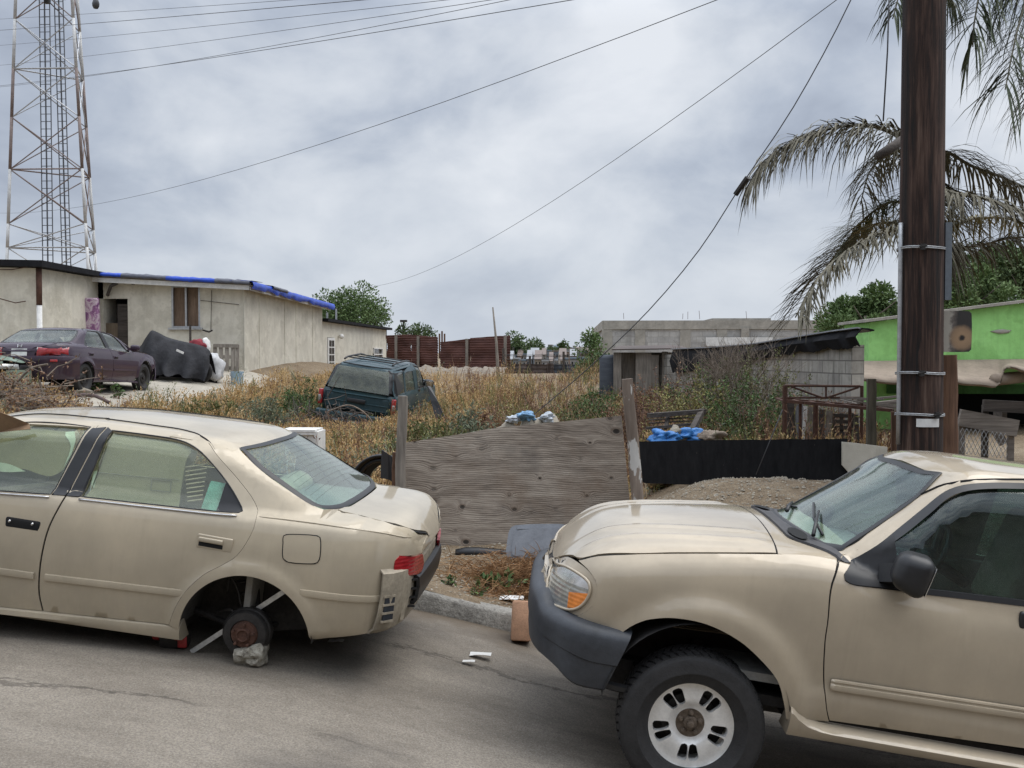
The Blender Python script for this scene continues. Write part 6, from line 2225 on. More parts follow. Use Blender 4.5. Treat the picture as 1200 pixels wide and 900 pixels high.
for xa, xb in ((50, 62), (74.5, 84.5)):
 mb = MB()
 p, q = at(xa, 300, Yt + 1.2), at(xb, 300, Yt + 1.2)
 zb_, zt_ = z_lv[1], z_lv[-1]
 dxl = .0 if xa < 60 else -.03
 for x in (p.x, q.x, (p.x + q.x) / 2):
  mb.tube([V((x, p.y, zb_)), V((x + dxl * 20, p.y, zt_))], .035 if x != (p.x + q.x) / 2 else .05, 6)
 z = zb_
 while z < zt_:
  f = (z - zb_) / (zt_ - zb_) * dxl * 20
  mb.tube([V((p.x + f, p.y, z)), V((q.x + f, p.y, z))], .022, 4)
  z += .45
 into(mb.build('ladder', M['ladder_grey'], None), tw)
mb = MB()
q = at(62, 6, Yt)
for k in range(9):
 mb = MB()
 mb.box(q + V((random.uniform(-.7, .7), random.uniform(-.4, .4), random.uniform(-.4, 1.4))), (random.uniform(.2, .5), .25, random.uniform(.2, .6)))
 into(mb.build('antenna', M['dark_steel'], None), tw)
# ------------------------------------------------------------------ other vehicles, built from the same panels in other paint
def clone_car(src, name, mw, paint, keep, swap=None):
 root = empty(name)
 root.matrix_world = mw
 swap = swap or {}
 done = {}
 def cp(o, parent):
  b = o.name.split('.')[0]
  c = o.copy()
  COL.objects.link(c)
  c.parent = parent
  c.matrix_parent_inverse = o.matrix_parent_inverse.copy()
  if o.type == 'MESH':
   if o.data.name not in done:
    me = o.data.copy()
    for i, m in enumerate(me.materials):
     me.materials[i] = paint if m.name in ('champagne_sedan_paint', 'gold_suv_paint') else swap.get(m.name, m)
    done[o.data.name] = me
   c.data = done[o.data.name]
  for ch in list(o.children):
   if ch.name.split('.')[0] not in ('handle_stud',):
    cp(ch, c)
 for ch in list(src.children):
  if ch.name.split('.')[0] in keep:
   cp(ch, root)
 return root
SEDAN_KEEP = ('body', 'trunk_lid', 'hood', 'front_bumper', 'headlight', 'grille', 'door', 'rear_window', 'windshield', 'seat', 'cabin_lining', 'wheel_housing', 'underbody', 'fuel_flap', 'door_rubber', 'moulding')
gl_swap = {'green_tint_side_glass': M['dull_glass'], 'green_tint_screen_glass': M['dull_glass'], 'tan_seat_cloth': M['cloth_grey'], 'grey_green_tint_glass': M['dull_glass']}
def steel_wheel(root, p, sg, r=.31, flat=0.0):
 wh = empty('wheel', p); wh.parent = root
 tyre(wh, (0, 0, 0), r, r * .60, .19, side=sg, lugs=False)
 mb = MB()
 Mx = TO_SIDE if sg > 0 else Matrix(((1, 0, 0), (0, 0, 1), (0, 1, 0)))
 k = r * .62
 mb.lathe([(k, -.05), (k * .98, .06), (k * .90, .065), (k * .84, .03), (k * .62, .025), (k * .5, .055), (k * .24, .055), (k * .22, .085), (.001, .085)], (0, 0, 0), Mx, 40)
 for j in range(10):
  a = j * .6283
  mb.lathe([(.014, 0), (.001, .004)], Mx @ V((k * .73 * math.cos(a), k * .73 * math.sin(a), .036)), Mx, 8)
 mb.build('rim', M['dark_steel'], wh, True, 35)
# plum sedan in front of the left house, seen from its rear quarter
hpos = at(95, 463, 19.6)
pl_mw = Matrix.Translation(V((hpos.x, hpos.y, 0)) + V((0, 0, hpos.z + .305))) @ Matrix.Rotation(R(268.5), 4, 'Z') @ Matrix.Rotation(R(-1.5), 4, 'Y') @ Matrix.Translation((0, -.76, .02))
plum = clone_car(sedan, 'plum_sedan', pl_mw, M['plum_paint'], SEDAN_KEEP, gl_swap)
tag(plum, 'dark plum sedan parked before the leftmost house, seen from its red tail lamps', 'car')
ring_l = [(.30, .47), (.30, .58), (.80, .60), (.84, .50), (.80, .44), (.34, .44)]
for sg in (1, -1):
 mb = MB()
 panel(mb, sk, [(sg * .34, .435, 'c'), (sg * .83, .45, 'c'), (sg * .82, .585, 'c'), (sg * .34, .58, 'c')], 'rear', .02, .03, off=.008, curve=False)
 panel(mb, sk, [(.735, .45, 'c'), (.90, .455, 'c'), (.88, .575, 'c'), (.70, .585, 'c')], 'side', .02, .03, off=.006, curve=False, mirror=sg > 0)
 tl_ = mb.build('tail_light', M['red_lens'], plum, True, 40)
 mb = MB()
 panel(mb, sk, [(sg * .34, .545, 'c'), (sg * .81, .555, 'c'), (sg * .80, .59, 'c'), (sg * .34, .585, 'c')], 'rear', .004, .03, off=.013, curve=False)
 mb.build('reversing_light', M['white_lens'], tl_, True)
mb = MB()
rows = []
for th in frange(-1, 1, 41):
 a = th * math.pi / 2
 x = .30 + .635 * abs(math.cos(a)) ** (2 / 4.2); y = .90 * abs(math.sin(a)) ** (2 / 4.2) * (1 if th > 0 else -1)
 rows.append([V((x - .06, y * .94, .43)), V((x - .005, y * .99, .42)), V((x, y, .40)), V((x - .002, y, .27)), V((x - .015, y * .99, .25)), V((x - .02, y * .985, .10)), V((x - .07, y * .95, -.02)), V((x - .12, y * .90, -.02))])
mb.slab(rows, .012)
mb.build('rear_bumper', M['plum_paint'], plum, True, 45)
mb = MB()
mb.bbox((.845, 0, .49), (.03, .62, .15), .01, (0, -.15, 0))
mb.build('plate_recess', M['plum_paint'], plum, True, 40)
mb = MB()
mb.bbox((.866, 0, .485), (.008, .31, .15), .004, (0, -.15, 0))
mb.build('number_plate', M['white_trim'], plum)
mb = MB()
for y in (-.035, .035):
 mb.beam(V((.830, y * 1.2, .64)), V((.852, y, .585)), .012, .01)
mb.beam(V((.845, -.04, .612)), V((.845, .04, .612)), .012, .01)
mb.build('badge', M['chrome'], plum)
mb = MB()
for y in (-.7, .7):
 mb = MB()
 mb.bbox((.905, y, .33), (.02, .13, .045), .008, (0, 0, y * .4))
 mb.build('reflector', M['red_lens'], plum, True)
mb = MB()
mb.tube([(.7, -.45, -.04), (.93, -.45, -.06)], .035, 10)
mb.build('exhaust', M['dark_steel'], plum, True)
for (x, sg, dz_) in ((0, 1, 0), (0, -1, 0), (-2.655, 1, .03), (-2.655, -1, .03)):
 steel_wheel(plum, (x, -.76 * sg, .0 + dz_), sg)
# sage green car poking in at the left edge
gpos = at(-26, 470, 18.8)
gm = Matrix.Translation(V((gpos.x, gpos.y, gpos.z + .30))) @ Matrix.Rotation(R(196), 4, 'Z') @ Matrix.Translation((2.655, .62, 0))
sage = clone_car(sedan, 'sage_car', gm, M['green_paint'], SEDAN_KEEP, gl_swap)
tag(sage, 'sage green car whose battered nose enters at the left edge beside the plum sedan', 'car')
for (x, sg) in ((0, 1), (0, -1), (-2.655, 1), (-2.655, -1)):
 steel_wheel(sage, (x, -.76 * sg, .03), sg)
# teal wagon sunk and leaning in the weeds, tail toward us
tq = at(414, 513, 22.4)
tm = Matrix.Translation(V((tq.x, tq.y, tq.z + .27))) @ Matrix.Rotation(R(-95), 4, 'Z') @ Matrix.Rotation(R(3), 4, 'Y') @ Matrix.Rotation(R(-8.5), 4, 'X') @ Matrix.Translation((-3.85, 0, 0)) @ Matrix.Diagonal((1, 1, .93, 1))
teal = clone_car(suv, 'teal_wagon', tm, M['teal_paint'], ('body', 'hood', 'door', 'quarter_window', 'side_panel', 'windshield', 'wheel_housing', 'underbody', 'cowl', 'grille', 'nose_panel', 'seat', 'cabin_lining', 'door_rubber', 'lamp_surround', 'headlight'), gl_swap)
tag(teal, 'wrecked teal utility wagon leaning in the weeds with its tail toward the street', 'car')
mb = MB()
panel(mb, uk, [(-.80, .32, 'c'), (.80, .32, 'c'), (.80, .80, 'c'), (-.80, .80, 'c')], 'rear', .02, .06, off=.002, curve=False)
for z in (.42, .55, .74):
 mb.tube([uk.lift((y, z), 'rear') + V((.002, 0, 0)) for y in frange(-.72, .72, 12)], .014, 6)
tg = mb.build('tailgate', M['teal_paint'], teal, True, 40)
mb = MB()
mb.bbox((3.875, 0, .60), (.03, .42, .10), .01, (0, -.1, 0))
mb.build('handle', M['black_plastic'], tg, True)
M['wagon_glass'] = glass_mat('dusty_tailgate_glass', (.50, .55, .52), .06, .28, (.24, .255, .20))
mb = MB()
panel(mb, uk, [(-.70, .84, 'c'), (.70, .84, 'c'), (.58, 1.35, 'c'), (-.58, 1.35, 'c')], 'rear', .006, .06, off=.004, curve=False)
mb.build('rear_window', M['wagon_glass'], teal, True)
mb = MB()
for sg in (-1, 1):
 panel(mb, uk, [(sg * .66, .82, 'c'), (sg * .82, .82, 'c'), (sg * .70, 1.38, 'c'), (sg * .54, 1.38, 'c')], 'rear', .02, .05, off=-.002, curve=False)
panel(mb, uk, [(-.72, 1.34, 'c'), (.72, 1.34, 'c'), (.60, 1.44, 'c'), (-.60, 1.44, 'c')], 'rear', .02, .05, off=.0, curve=False)
mb.build('window_surround', M['black_plastic'], teal, True, 40)
mb = MB()
mb.bbox((3.90, 0, .22), (.17, 1.74, .17), .04, seg=3)
mb.build('rear_bumper', M['teal_paint'], teal, True, 40)
mb = MB()
mb.bbox((3.91, -.10, .10), (.10, 1.0, .10), .03)
mb.build('step_pad', M['grey_tin'], teal, True, 40)
for sg in (-1, 1):
 mb = MB()
 mb.bbox((3.80, sg * .835, .58), (.10, .09, .36), .02)
 tl_ = mb.build('tail_light', M['red_lens'], teal, True, 40)
 mb = MB()
 mb.bbox((3.845, sg * .845, .55), (.03, .06, .14), .01)
 mb.build('reversing_light', M['white_lens'], tl_, True)
mb = MB()
for sg in (-1, 1):
 mb.tube([(1.7, sg * .56, 1.50), (2.0, sg * .56, 1.535), (3.0, sg * .56, 1.53), (3.25, sg * .56, 1.49)], .022, 8)
for x in (2.0, 2.5, 3.0):
 mb.tube([(x, -.56, 1.52), (x, .56, 1.52)], .016, 6)
mb.build('roof_rack', M['black_plastic'], teal, True)
for (x, sg) in ((2.83, 1), (2.83, -1)):
 steel_wheel(teal, (x, -.76 * sg, .03), sg, .34)
mb = MB()      # front wing and door torn off, hanging out on the right
a = tm @ V((.9, 1.0, .75)); b = at(523, 494, 20.2)
mb.slab([[at(501, 452, 20.6), at(505, 470, 20.4), at(510, 490, 20.2)], [at(505, 453, 20.6), at(513, 470, 20.3), at(521, 489, 20.1)], [at(507, 460, 20.9), at(515, 474, 20.6), at(524, 494, 20.4)]], .05)
tag(rebase(mb.build('car_door', M['black_plastic'], None)), 'black door leaning out of the weeds at the front of the teal wagon', 'car door')
# ------------------------------------------------------------------ wood and boards along the kerb
def ply_mat():
 q = Mat('weathered_plywood', .88)
 v0 = q.coord()
 # knots bend the grain: push the grain coordinate away from scattered centres
 vor = q.n('ShaderNodeTexVoronoi', feature='F1', voronoi_dimensions='2D'); vor.inputs['Scale'].default_value = 6.2
 vor.inputs['Randomness'].default_value = 1.0
 sp0 = q.n('ShaderNodeSeparateXYZ'); q.l(v0, sp0.inputs[0])
 cb0 = q.n('ShaderNodeCombineXYZ'); q.l(q.math('MULTIPLY', sp0.outputs[0], .72), cb0.inputs[0]); q.l(sp0.outputs[2], cb0.inputs[1])
 q.l(cb0.outputs[0], vor.inputs['Vector'])
 d = vor.outputs['Distance']
 sel = q.n('ShaderNodeSeparateColor'); q.l(vor.outputs['Color'], sel.inputs[0])
 on = q.ramp(sel.outputs[0], [(.38, 0), (.85, 1)])
 d = q.math('DIVIDE', d, q.math('ADD', q.math('MULTIPLY', sel.outputs[1], 1.35), .25))
 push = q.math('MULTIPLY', q.ramp(d, [(.0, 1), (.16, .62), (.34, .18), (.6, 0)]), on)
 sp = q.n('ShaderNodeSeparateXYZ'); q.l(v0, sp.inputs[0])
 big = q.noise(1.1, 3, .5, sc=(.55, 1, 1.0))
 z = q.math('ADD', sp.outputs[2], q.math('MULTIPLY', big, .24))
 z = q.math('ADD', z, q.math('MULTIPLY', push, .075))
 cbn = q.n('ShaderNodeCombineXYZ')
 q.l(q.math('MULTIPLY', sp.outputs[0], .10), cbn.inputs[0]); q.l(z, cbn.inputs[2])
 g1 = q.noise(60, 4, .6, vec=cbn.outputs[0]); g2 = q.noise(13, 3, .5, vec=cbn.outputs[0])
 wv = q.n('ShaderNodeTexWave', wave_type='BANDS', bands_direction='Z')
 wv.inputs['Scale'].default_value = 17; wv.inputs['Distortion'].default_value = 1.6; wv.inputs['Detail'].default_value = 3; wv.inputs['Detail Scale'].default_value = 1.4
 q.l(cbn.outputs[0], wv.inputs[0])
 ln = q.math('MULTIPLY', q.ramp(wv.outputs[0], [(.0, 1), (.30, .35), (.55, 0)]), q.ramp(q.noise(5, 3, .6, vec=cbn.outputs[0]), [(.38, .15), (.62, 1)]))
 f = q.math('ADD', q.math('MULTIPLY', g1, .5), q.math('MULTIPLY', g2, .5))
 col = q.ramp(f, [(.34, (.155, .125, .097)), (.46, (.255, .21, .167)), (.54, (.335, .282, .227)), (.64, (.415, .355, .29))])
 col = q.mix(q.math('MULTIPLY', ln, .36), col, (.052, .044, .038))
 kn = q.math('MULTIPLY', q.ramp(d, [(.0, 1), (.085, .95), (.12, .0)]), on)
 kr = q.math('MULTIPLY', q.ramp(d, [(.10, 0), (.14, .8), (.20, 0)]), on)
 col = q.mix(kr, col, (.15, .105, .075))
 col = q.mix(kn, col, (.022, .017, .013))
 pt = q.noise(2.1, 5, .65, loc=(4, 0, 2))
 col = q.mix(q.ramp(pt, [(.52, 0), (.72, .55)]), col, (.20, .14, .095))
 col = q.mix(q.ramp(q.noise(3.2, 4, .6, loc=(1, 0, 8)), [(.55, 0), (.75, .5)]), col, (.075, .07, .066))
 h = q.math('SUBTRACT', f, q.math('ADD', q.math('MULTIPLY', kn, .5), q.math('MULTIPLY', ln, .35)))
 return q.out(col, None, h, .7, .010)
M['ply'] = ply_mat()
Yp = 9.1
mb = MB()
# outline: warped top edge and a ragged foot
top = [(473, 519), (500, 515), (540, 509), (580, 502), (620, 498), (660, 494), (700, 490), (728, 487)]
rows = []
for i, t in enumerate(frange(0, 1, 40)):
 px = 473 + (742 - 473) * t
 ty = spl(top, px - 12 * t)
 by = 648 - 20 * t + 2.5 * mn.noise(V((t * 18, 0, 0)))
 a, b = at(px - (14 * t), ty, Yp + .10 - .05 * t), at(px + (0 if t < .1 else 0), by, Yp - .05)
 if a.x != b.x:
  pass
 r = []
 for k in range(9):
  f = k / 8
  p = a * (1 - f) + b * f
  p.y += .035 * math.sin(t * 4.0) * (1 - f) + .012 * mn.noise(V((t * 3, f * 2, 6)))
  r.append(p)
 rows.append(r)
mb.slab(rows, .018)
ply = tag(rebase(mb.build('plywood_board', M['ply'], None, True, 50)), 'big weathered grey plywood board leaning between the two fence uprights', 'board')
def upright(name, a, b, w_, m, label, seed=0, d_=None, cat='post'):
 a, b = V(a), V(b)
 mb = MB()
 ax = (b - a).normalized()
 sx = ax.cross(V((0, 1, 0))).normalized(); sy = sx.cross(ax)
 rows = []
 for i, t in enumerate(frange(0, 1, 12)):
  p = a + (b - a) * t
  k = 1 - .12 * t
  off = V((.010 * mn.noise(V((t * 3, seed, 0))), 0, 0))
  n_ = [1 + .10 * mn.noise(V((t * 6, seed, j))) for j in range(8)]
  hw_, hd = w_ / 2 * k, (d_ or w_) / 2 * k
  ring = [(-1, -.7), (-.7, -1), (.7, -1), (1, -.7), (1, .7), (.7, 1), (-.7, 1), (-1, .7)]
  rows.append([p + off + sx * hw_ * x * n_[j] + sy * hd * y * n_[j] for j, (x, y) in enumerate(ring)])
 for r in rows:
  r.append(r[0])
 mb.grid(rows)
 mb.add(rows[-1][:-1], [list(range(8))]); mb.add(rows[0][:-1], [list(range(8))[::-1]])
 return tag(rebase(mb.build(name, m, None, True, 45)), label, cat)
Y1 = 8.95
upright('wooden_upright', at(468, 606, Y1), at(472, 464, Y1), .088, M['grey_wood'], 'silvered square wooden upright at the left end of the plywood board', 1)
q = Mat('flaking_painted_wood', .85)
a_ = q.noise(9, 6, .65, sc=(1, 1, .1)); cw_ = q.ramp(a_, [(.3, (.11, .08, .06)), (.7, (.31, .25, .20))])
pf = q.noise(3.2, 4, .6, sc=(2.2, 1, .75), loc=(2.6, 0, 1.35))
cw_ = q.mix(q.ramp(pf, [(.575, 0), (.59, 1)]), cw_, (.55, .53, .49))
cw_ = q.mix(q.ramp(q.noise(6, 2, .5, loc=(1, 3, 9)), [(.72, 0), (.75, .8)]), cw_, (.30, .03, .02))
M['flaky'] = q.out(cw_, None, a_, .6, .012)
upright('wooden_upright', at(748, 592, 8.9), at(735, 444, 8.9), .105, M['flaky'], 'leaning wooden upright with flaking white paint at the right end of the plywood', 2)
upright('thin_stake', at(462, 570, 9.0), at(463, 530, 9.0), .045, M['brown_wood'], 'short thin stake just left of the silvered upright', 3, cat='stake')
# black boards beyond the mound, pale offcut at their end
q = Mat('peeling_black_board', .85, 0, .2)
a_ = q.noise(16, 5, .7, sc=(1, 1, .25)); c0_ = q.ramp(a_, [(.3, (.006, .006, .007)), (.7, (.016, .016, .017))])
c0_ = q.mix(q.ramp(q.noise(22, 4, .7, sc=(1.6, 1, .3), loc=(3, 3, 3)), [(.715, 0), (.74, .75)]), c0_, (.28, .25, .20))
M['black_board'] = q.out(c0_, None, a_, .3, .008)
mb = MB()
rows = []
for t in frange(0, 1, 30):
 px = 748 + (992 - 748) * t
 a, b = at(px, 517.5 - 4 * t + .8 * mn.noise(V((t * 9, 0, 1))), 10.6), at(px, 560 + 12 * t + 1.0 * mn.noise(V((t * 9, 0, 5))), 10.55)
 w_ = .04 * math.sin(t * 5)
 rows.append([a + V((0, w_, 0)), (a + b) / 2 + V((0, w_, 0)), b + V((0, w_, -.05))])
mb.slab(rows, .02)
tag(rebase(mb.build('black_board', M['black_board'], None, True, 50)), 'long low black board fencing the bank right of the flaking upright', 'board')
mb = MB()
a, b = at(987, 518, 10.5), at(1040, 524, 10.5)
mb.slab([[a, at(987, 545, 10.5)], [at(1000, 519, 10.5), at(1000, 560, 10.5)], [b, at(1040, 575, 10.5)]], .03)
tag(rebase(mb.build('pale_board', M['stucco_side'], None)), 'pale tan board end showing above the tan wagon windscreen', 'board')
# ------------------------------------------------------------------ utility pole and what is fixed to it
Yu = 9.0
q = Mat('creosoted_pole', .9)
a_ = q.noise(20, 6, .68, sc=(1, 1, .05), dist=.3); b_ = q.noise(2.2, 4, .6, sc=(2, 2, .3))
f = q.math('ADD', q.math('MULTIPLY', a_, .68), q.math('MULTIPLY', b_, .32))
cw_ = q.ramp(f, [(.40, (.006, .005, .0045)), (.48, (.026, .013, .009)), (.55, (.068, .038, .027)), (.66, (.155, .105, .078))])
M['pole'] = q.out(cw_, None, a_, .9, .02)
pb, ptp = at(1078, 515, Yu), at(1083, 0, Yu)
ax = (ptp - pb).normalized()
zb_ = gz(pb.x, Yu)
p0_ = pb - ax * ((pb.z - zb_ + .3) / ax.z)
p1_ = ptp + ax * 3.5
up_ = empty('utility_pole', (p0_.x, p0_.y, zb_), label='dark brown wooden utility pole standing behind the tan wagon', cat='utility pole')
mb = MB()
rows = []
L = (p1_ - p0_).length
for i in range(61):
 t = i / 60
 r0 = .188 - .026 * t
 p = p0_ + (p1_ - p0_) * t
 row = []
 for k in range(28):
  a = 2 * math.pi * k / 28
  n_ = mn.noise(V((math.cos(a) * 3, math.sin(a) * 3, t * 2.2)))
  crack = -.018 if k in (5, 19) and .2 < t else 0
  row.append(p + V((math.cos(a), math.sin(a), 0)) * (r0 * (1 + .035 * n_) + crack))
 rows.append(row + row[:1])
mb.grid(rows)
into(mb.build('pole', M['pole'], None, True, 60), up_)
def pole_at(py):
 t = (at(1080, py, Yu).z - p0_.z) / (p1_.z - p0_.z)
 return p0_ + (p1_ - p0_) * t, .188 - .026 * t
mb = MB()
cx_ = [pole_at(y)[0] + V((-pole_at(y)[1] - .018, -.06, 0)) for y in (520, 480, 400, 300, 262)]
mb.tube(cx_, .019, 10)
into(mb.build('conduit', M['galv'], None, True), up_)
mb = MB()
c_, r_ = pole_at(300)
for z0, z1 in ((262, 352),):
 a, b = pole_at(z1)[0], pole_at(z0)[0]
 mb.beam(a + V((r_ + .02, -.03, 0)), b + V((r_ + .02, -.03, 0)), .055, .09, (0, -1, 0))
into(mb.build('cable_guard', plain('blue_grey_guard', (.13, .15, .17), .6, .1), None), up_)
for y in (292, 437, 485):
 c_, r_ = pole_at(y)
 mb = MB()
 for k in range(3):
  pass
 ring = [c_ + V((math.cos(a) * (r_ + .010) - (.018 if math.cos(a) < -.6 else 0), math.sin(a) * (r_ + .010) - (.02 if math.cos(a) < -.6 else 0), .006 * math.sin(a * 2))) for a in frange(0, 2 * math.pi, 29)[:-1]]
 for dz2 in (-.006, .006):
  mb.tube([p + V((0, 0, dz2)) for p in ring], .006, 5, closed=True)
 st_ = into(mb.build('steel_strap', M['galv'], None, True), up_)
 mb = MB()
 q_ = c_ + V((-.06 if y != 485 else .07, -r_ - .025, 0))
 mb.box(q_, (.035, .03, .05)); mb.tube([q_ + V((-.03, -.01, .0)), q_ + V((.03, -.01, .012))], .010, 6)
 o_ = mb.build('buckle', M['dark_steel'], None)
 into(o_, up_)
c_, r_ = pole_at(494)
mb = MB()
rows = []
for a in frange(-2.05, -1.05, 12):
 p = c_ + V((math.cos(a) * (r_ + .014), math.sin(a) * (r_ + .014), 0))
 rows.append([p + V((0, 0, .035)), p + V((0, 0, -.035))])
mb.slab(rows, .003)
into(mb.build('tag_plate', M['white_paint'], None, True), up_)
# burnt sign board fixed behind the pole
q = Mat('burnt_sign_face', .7)
sp = q.n('ShaderNodeSeparateXYZ'); q.l(q.coord(), sp.inputs[0])
nz = q.noise(9, 5, .65)
xx = q.math('ADD', sp.outputs[0], q.math('MULTIPLY', q.math('SUBTRACT', nz, .5), .16))
base = q.ramp(q.math('ADD', xx, .5), [(.45, (.36, .33, .28)), (.48, (.12, .10, .085)), (.52, (.030, .026, .024))])
gr_ = q.n('ShaderNodeVectorMath', operation='DISTANCE'); q.l(q.coord(), gr_.inputs[0]); gr_.inputs[1].default_value = (.055, -.006, -.055)
dd = q.math('ADD', gr_.outputs['Value'], q.math('MULTIPLY', q.math('SUBTRACT', nz, .5), .05))
base = q.mix(q.ramp(dd, [(.05, 1), (.085, .8), (.12, 0)]), base, (.34, .22, .125))
base = q.mix(q.ramp(dd, [(.018, 1), (.032, 0)]), base, (.02, .015, .013))
M['burnt'] = q.out(base, None, nz, .3, .01)
mb = MB()
pts = outline([(-.16, -.175, 'c'), (.115, -.175), (.135, -.155), (.135, .155), (.115, .175), (-.16, .175, 'c')], .03)
mb.prism([(p.x, p.y) for p in pts], .012, Matrix(((1, 0, 0), (0, 0, -1), (0, 1, 0))))
o_ = mb.build('burnt_sign', M['burnt'], None)
o_.location = at(1119, 388.5, Yu + .05)
tag(o_, 'scorched rounded sign board fixed to the right side of the utility pole', 'sign')
upright('pole_stub', V((at(1113, 520, 9.5).x, 9.5, gz(at(1113, 520, 9.5).x, 9.5))), at(1111, 416, 9.5), .15, M['brown_wood'], 'short red-brown post right of the utility pole', 8, .13)
q_ = at(1105, 476, 9.42); mb = MB()
upright('fence_stake', V((at(1021, 525, 11).x, 11, gz(at(1021, 525, 11).x, 11))), at(1021, 444, 11), .10, wood_mat('mossy_wood', (.035, .03, .02), (.16, .14, .10), 'z'), 'mossy square stake in front of the rusty rack left of the utility pole', 9, .09, 'stake')
upright('fence_stake', V((at(1048, 530, 11.2).x, 11.2, gz(at(1048, 530, 11.2).x, 11.2))), at(1047, 482, 11.2), .055, M['brown_wood'], 'thin rusty stake with a blue knot just left of the utility pole', 10, None, 'stake')
# rusty iron rack with boards stacked in it
rk = empty('rusty_rack', at(980, 520, 12.3).to_tuple(), label='rusty iron frame rack holding old boards behind the black board', cat='rack')
Yr = 12.2
mb = MB()
def bar(a, b, r=.022, m=0):
 mb.tube([a, b], r, 6, m)
TL, TR2, BL, BR = at(919, 452, Yr), at(1008, 452.5, Yr), at(919, 470, Yr), at(1046, 481, Yr - .6)
bar(TL, TR2, .014); bar(at(927, 453, Yr), at(966, 467, Yr), .012); bar(at(1006, 454, Yr), at(966, 467, Yr), .012); bar(at(968, 453, Yr), at(968, 466, Yr), .012); bar(at(919, 466, Yr), at(1010, 466, Yr), .012)
for px, t in ((920, 452), (938, 470), (956, 474), (996, 476), (1010, 452)):
 a = at(px, t, Yr); bar(V((a.x, a.y, gz(a.x, Yr) - .05)), a, .030 if px in (920, 956) else .02)
mb.beam(BL, BR, .05, .035); mb.beam(BL + V((.05, .7, .0)), BR + V((.05, .7, 0)), .05, .035)
for k in range(7):
 t = k / 6
 p = BL * (1 - t) + BR * t
 mb.beam(p, p + V((.05, .7, 0)), .03, .02)
into(mb.build('iron_frame', M['rust'], None), rk)
for px, w_, t, m, ln in ((926, 9, 472, 'dark_wood', -4), (937, 8, 474, 'grey_tin', 3), (942.5, 6.5, 476, 'white_paint', 0), (951, 7.5, 477, 'grey_wood', 1), (963, 6, 480, 'dark_wood', 0), (972, 7, 482, 'grey_wood', 2), (1003, 5, 486, 'dark_wood', -3), (965, 6.5, 497, 'white_trim', 0)):
 a, b = at(px, t, Yr + .25), at(px - ln, 530, Yr + .15)
 mb = MB()
 mb.beam(V((b.x, b.y, gz(b.x, b.y) + .0)), a, w_ / 1200 * Yr, .03, (0, -1, 0))
 tag(rebase(mb.build('old_board', M[m], None)), {926: 'dark board at the left end of the rusty rack', 937: 'grey sheet leaning second from the left in the rusty rack', 942.5: 'narrow white painted board upright in the rusty rack', 951: 'bare grey board just right of the white one in the rusty rack', 963: 'dark plank mid-rack right of the bare grey board', 972: 'grey slat right of the dark plank in the rusty rack', 1003: 'dark tilted slat near the right end of the rusty rack', 965: 'short off-white panel low in the middle of the rusty rack'}[px], 'board', 'boards standing in the rusty rack')
crate = empty('slatted_crate', at(985, 515, Yr + .5).to_tuple(), label='dark slatted wooden crate inside the right half of the rusty rack', cat='crate')
mb = MB()
for y in (487, 494, 501, 508):
 mb.beam(at(974, y, Yr + .4), at(1000, y + .5, Yr + .4), .02, .045)
for px in (976, 986, 998):
 mb.beam(at(px, 484, Yr + .43), at(px, 520, Yr + .43), .045, .02)
into(mb.build('slat', M['dark_wood'], None), crate)
lg = empty('lumber_heap', at(990, 470, Yr).to_tuple(), label='loose grey sticks and laths lying on top of the rusty rack', cat='lumber')
mb = MB()
for k in range(14):
 x = random.uniform(975, 1035)
 a = at(x, 470 + (x - 975) * .12 + random.uniform(-5, 2), Yr - random.uniform(-.4, .3))
 b = a + V((random.uniform(.25, .6), random.uniform(-.25, .3), random.uniform(-.08, .06)))
 mb.beam(a, b, random.uniform(.02, .05), random.uniform(.012, .03))
into(mb.build('stick', M['grey_wood_x'], None), lg)
# boards right of the pole, chain-link under them
for k, (p, q2, w_, lab) in enumerate((((1124, 489), (1192, 502), .20, 'thick grey plank tilted above the chain-link right of the pole'), ((1152, 475), (1230, 479), .14, 'short grey plank level with the awning shade right of the pole'), ((1166, 503), (1176, 520), .10, 'pale plank end propping the tilted plank'), ((1172, 470), (1172, 492), .26, 'dark square panel behind the planks right of the pole'))):
 mb = MB()
 a, b = at(*p, 12.5 + .15 * k), at(*q2, 12.5 + .15 * k)
 mb.beam(a, b, .06, w_)
 if k < 2:
  mb.beam(V((a.x + .05, a.y + .06, gz(a.x, a.y))), a + V((.05, .06, 0)), .07, .05)
  mb.beam(V((b.x - .05, b.y + .06, gz(b.x, b.y))), b + V((-.05, .06, 0)), .07, .05)
 tag(rebase(mb.build('grey_plank', M['grey_wood_x' if k in (0, 2) else 'dark_wood'], None)), lab, 'plank')
cl = empty('chain_link_fence', at(1150, 520, 12.2).to_tuple(), label='scrap of chain-link mesh under the tilted plank right of the pole', cat='fence')
mb = MB()
for i in range(-14, 26):
 x0 = 1128 + i * 5.0
 for s_ in (-1, 1):
  pts = []
  for k in range(0, 7):
   py = 501 + k * 5
   px = x0 + (2.5 * (k if s_ > 0 else -k))
   if 1124 < px < 1182:
    pts.append(at(px, py + .12 * (px - 1124), 12.3 + .008 * ((i + k) % 2)))
  if len(pts) > 1:
   mb.tube(pts, .0035, 4)
into(mb.build('wire_mesh', M['galv'], None), cl)
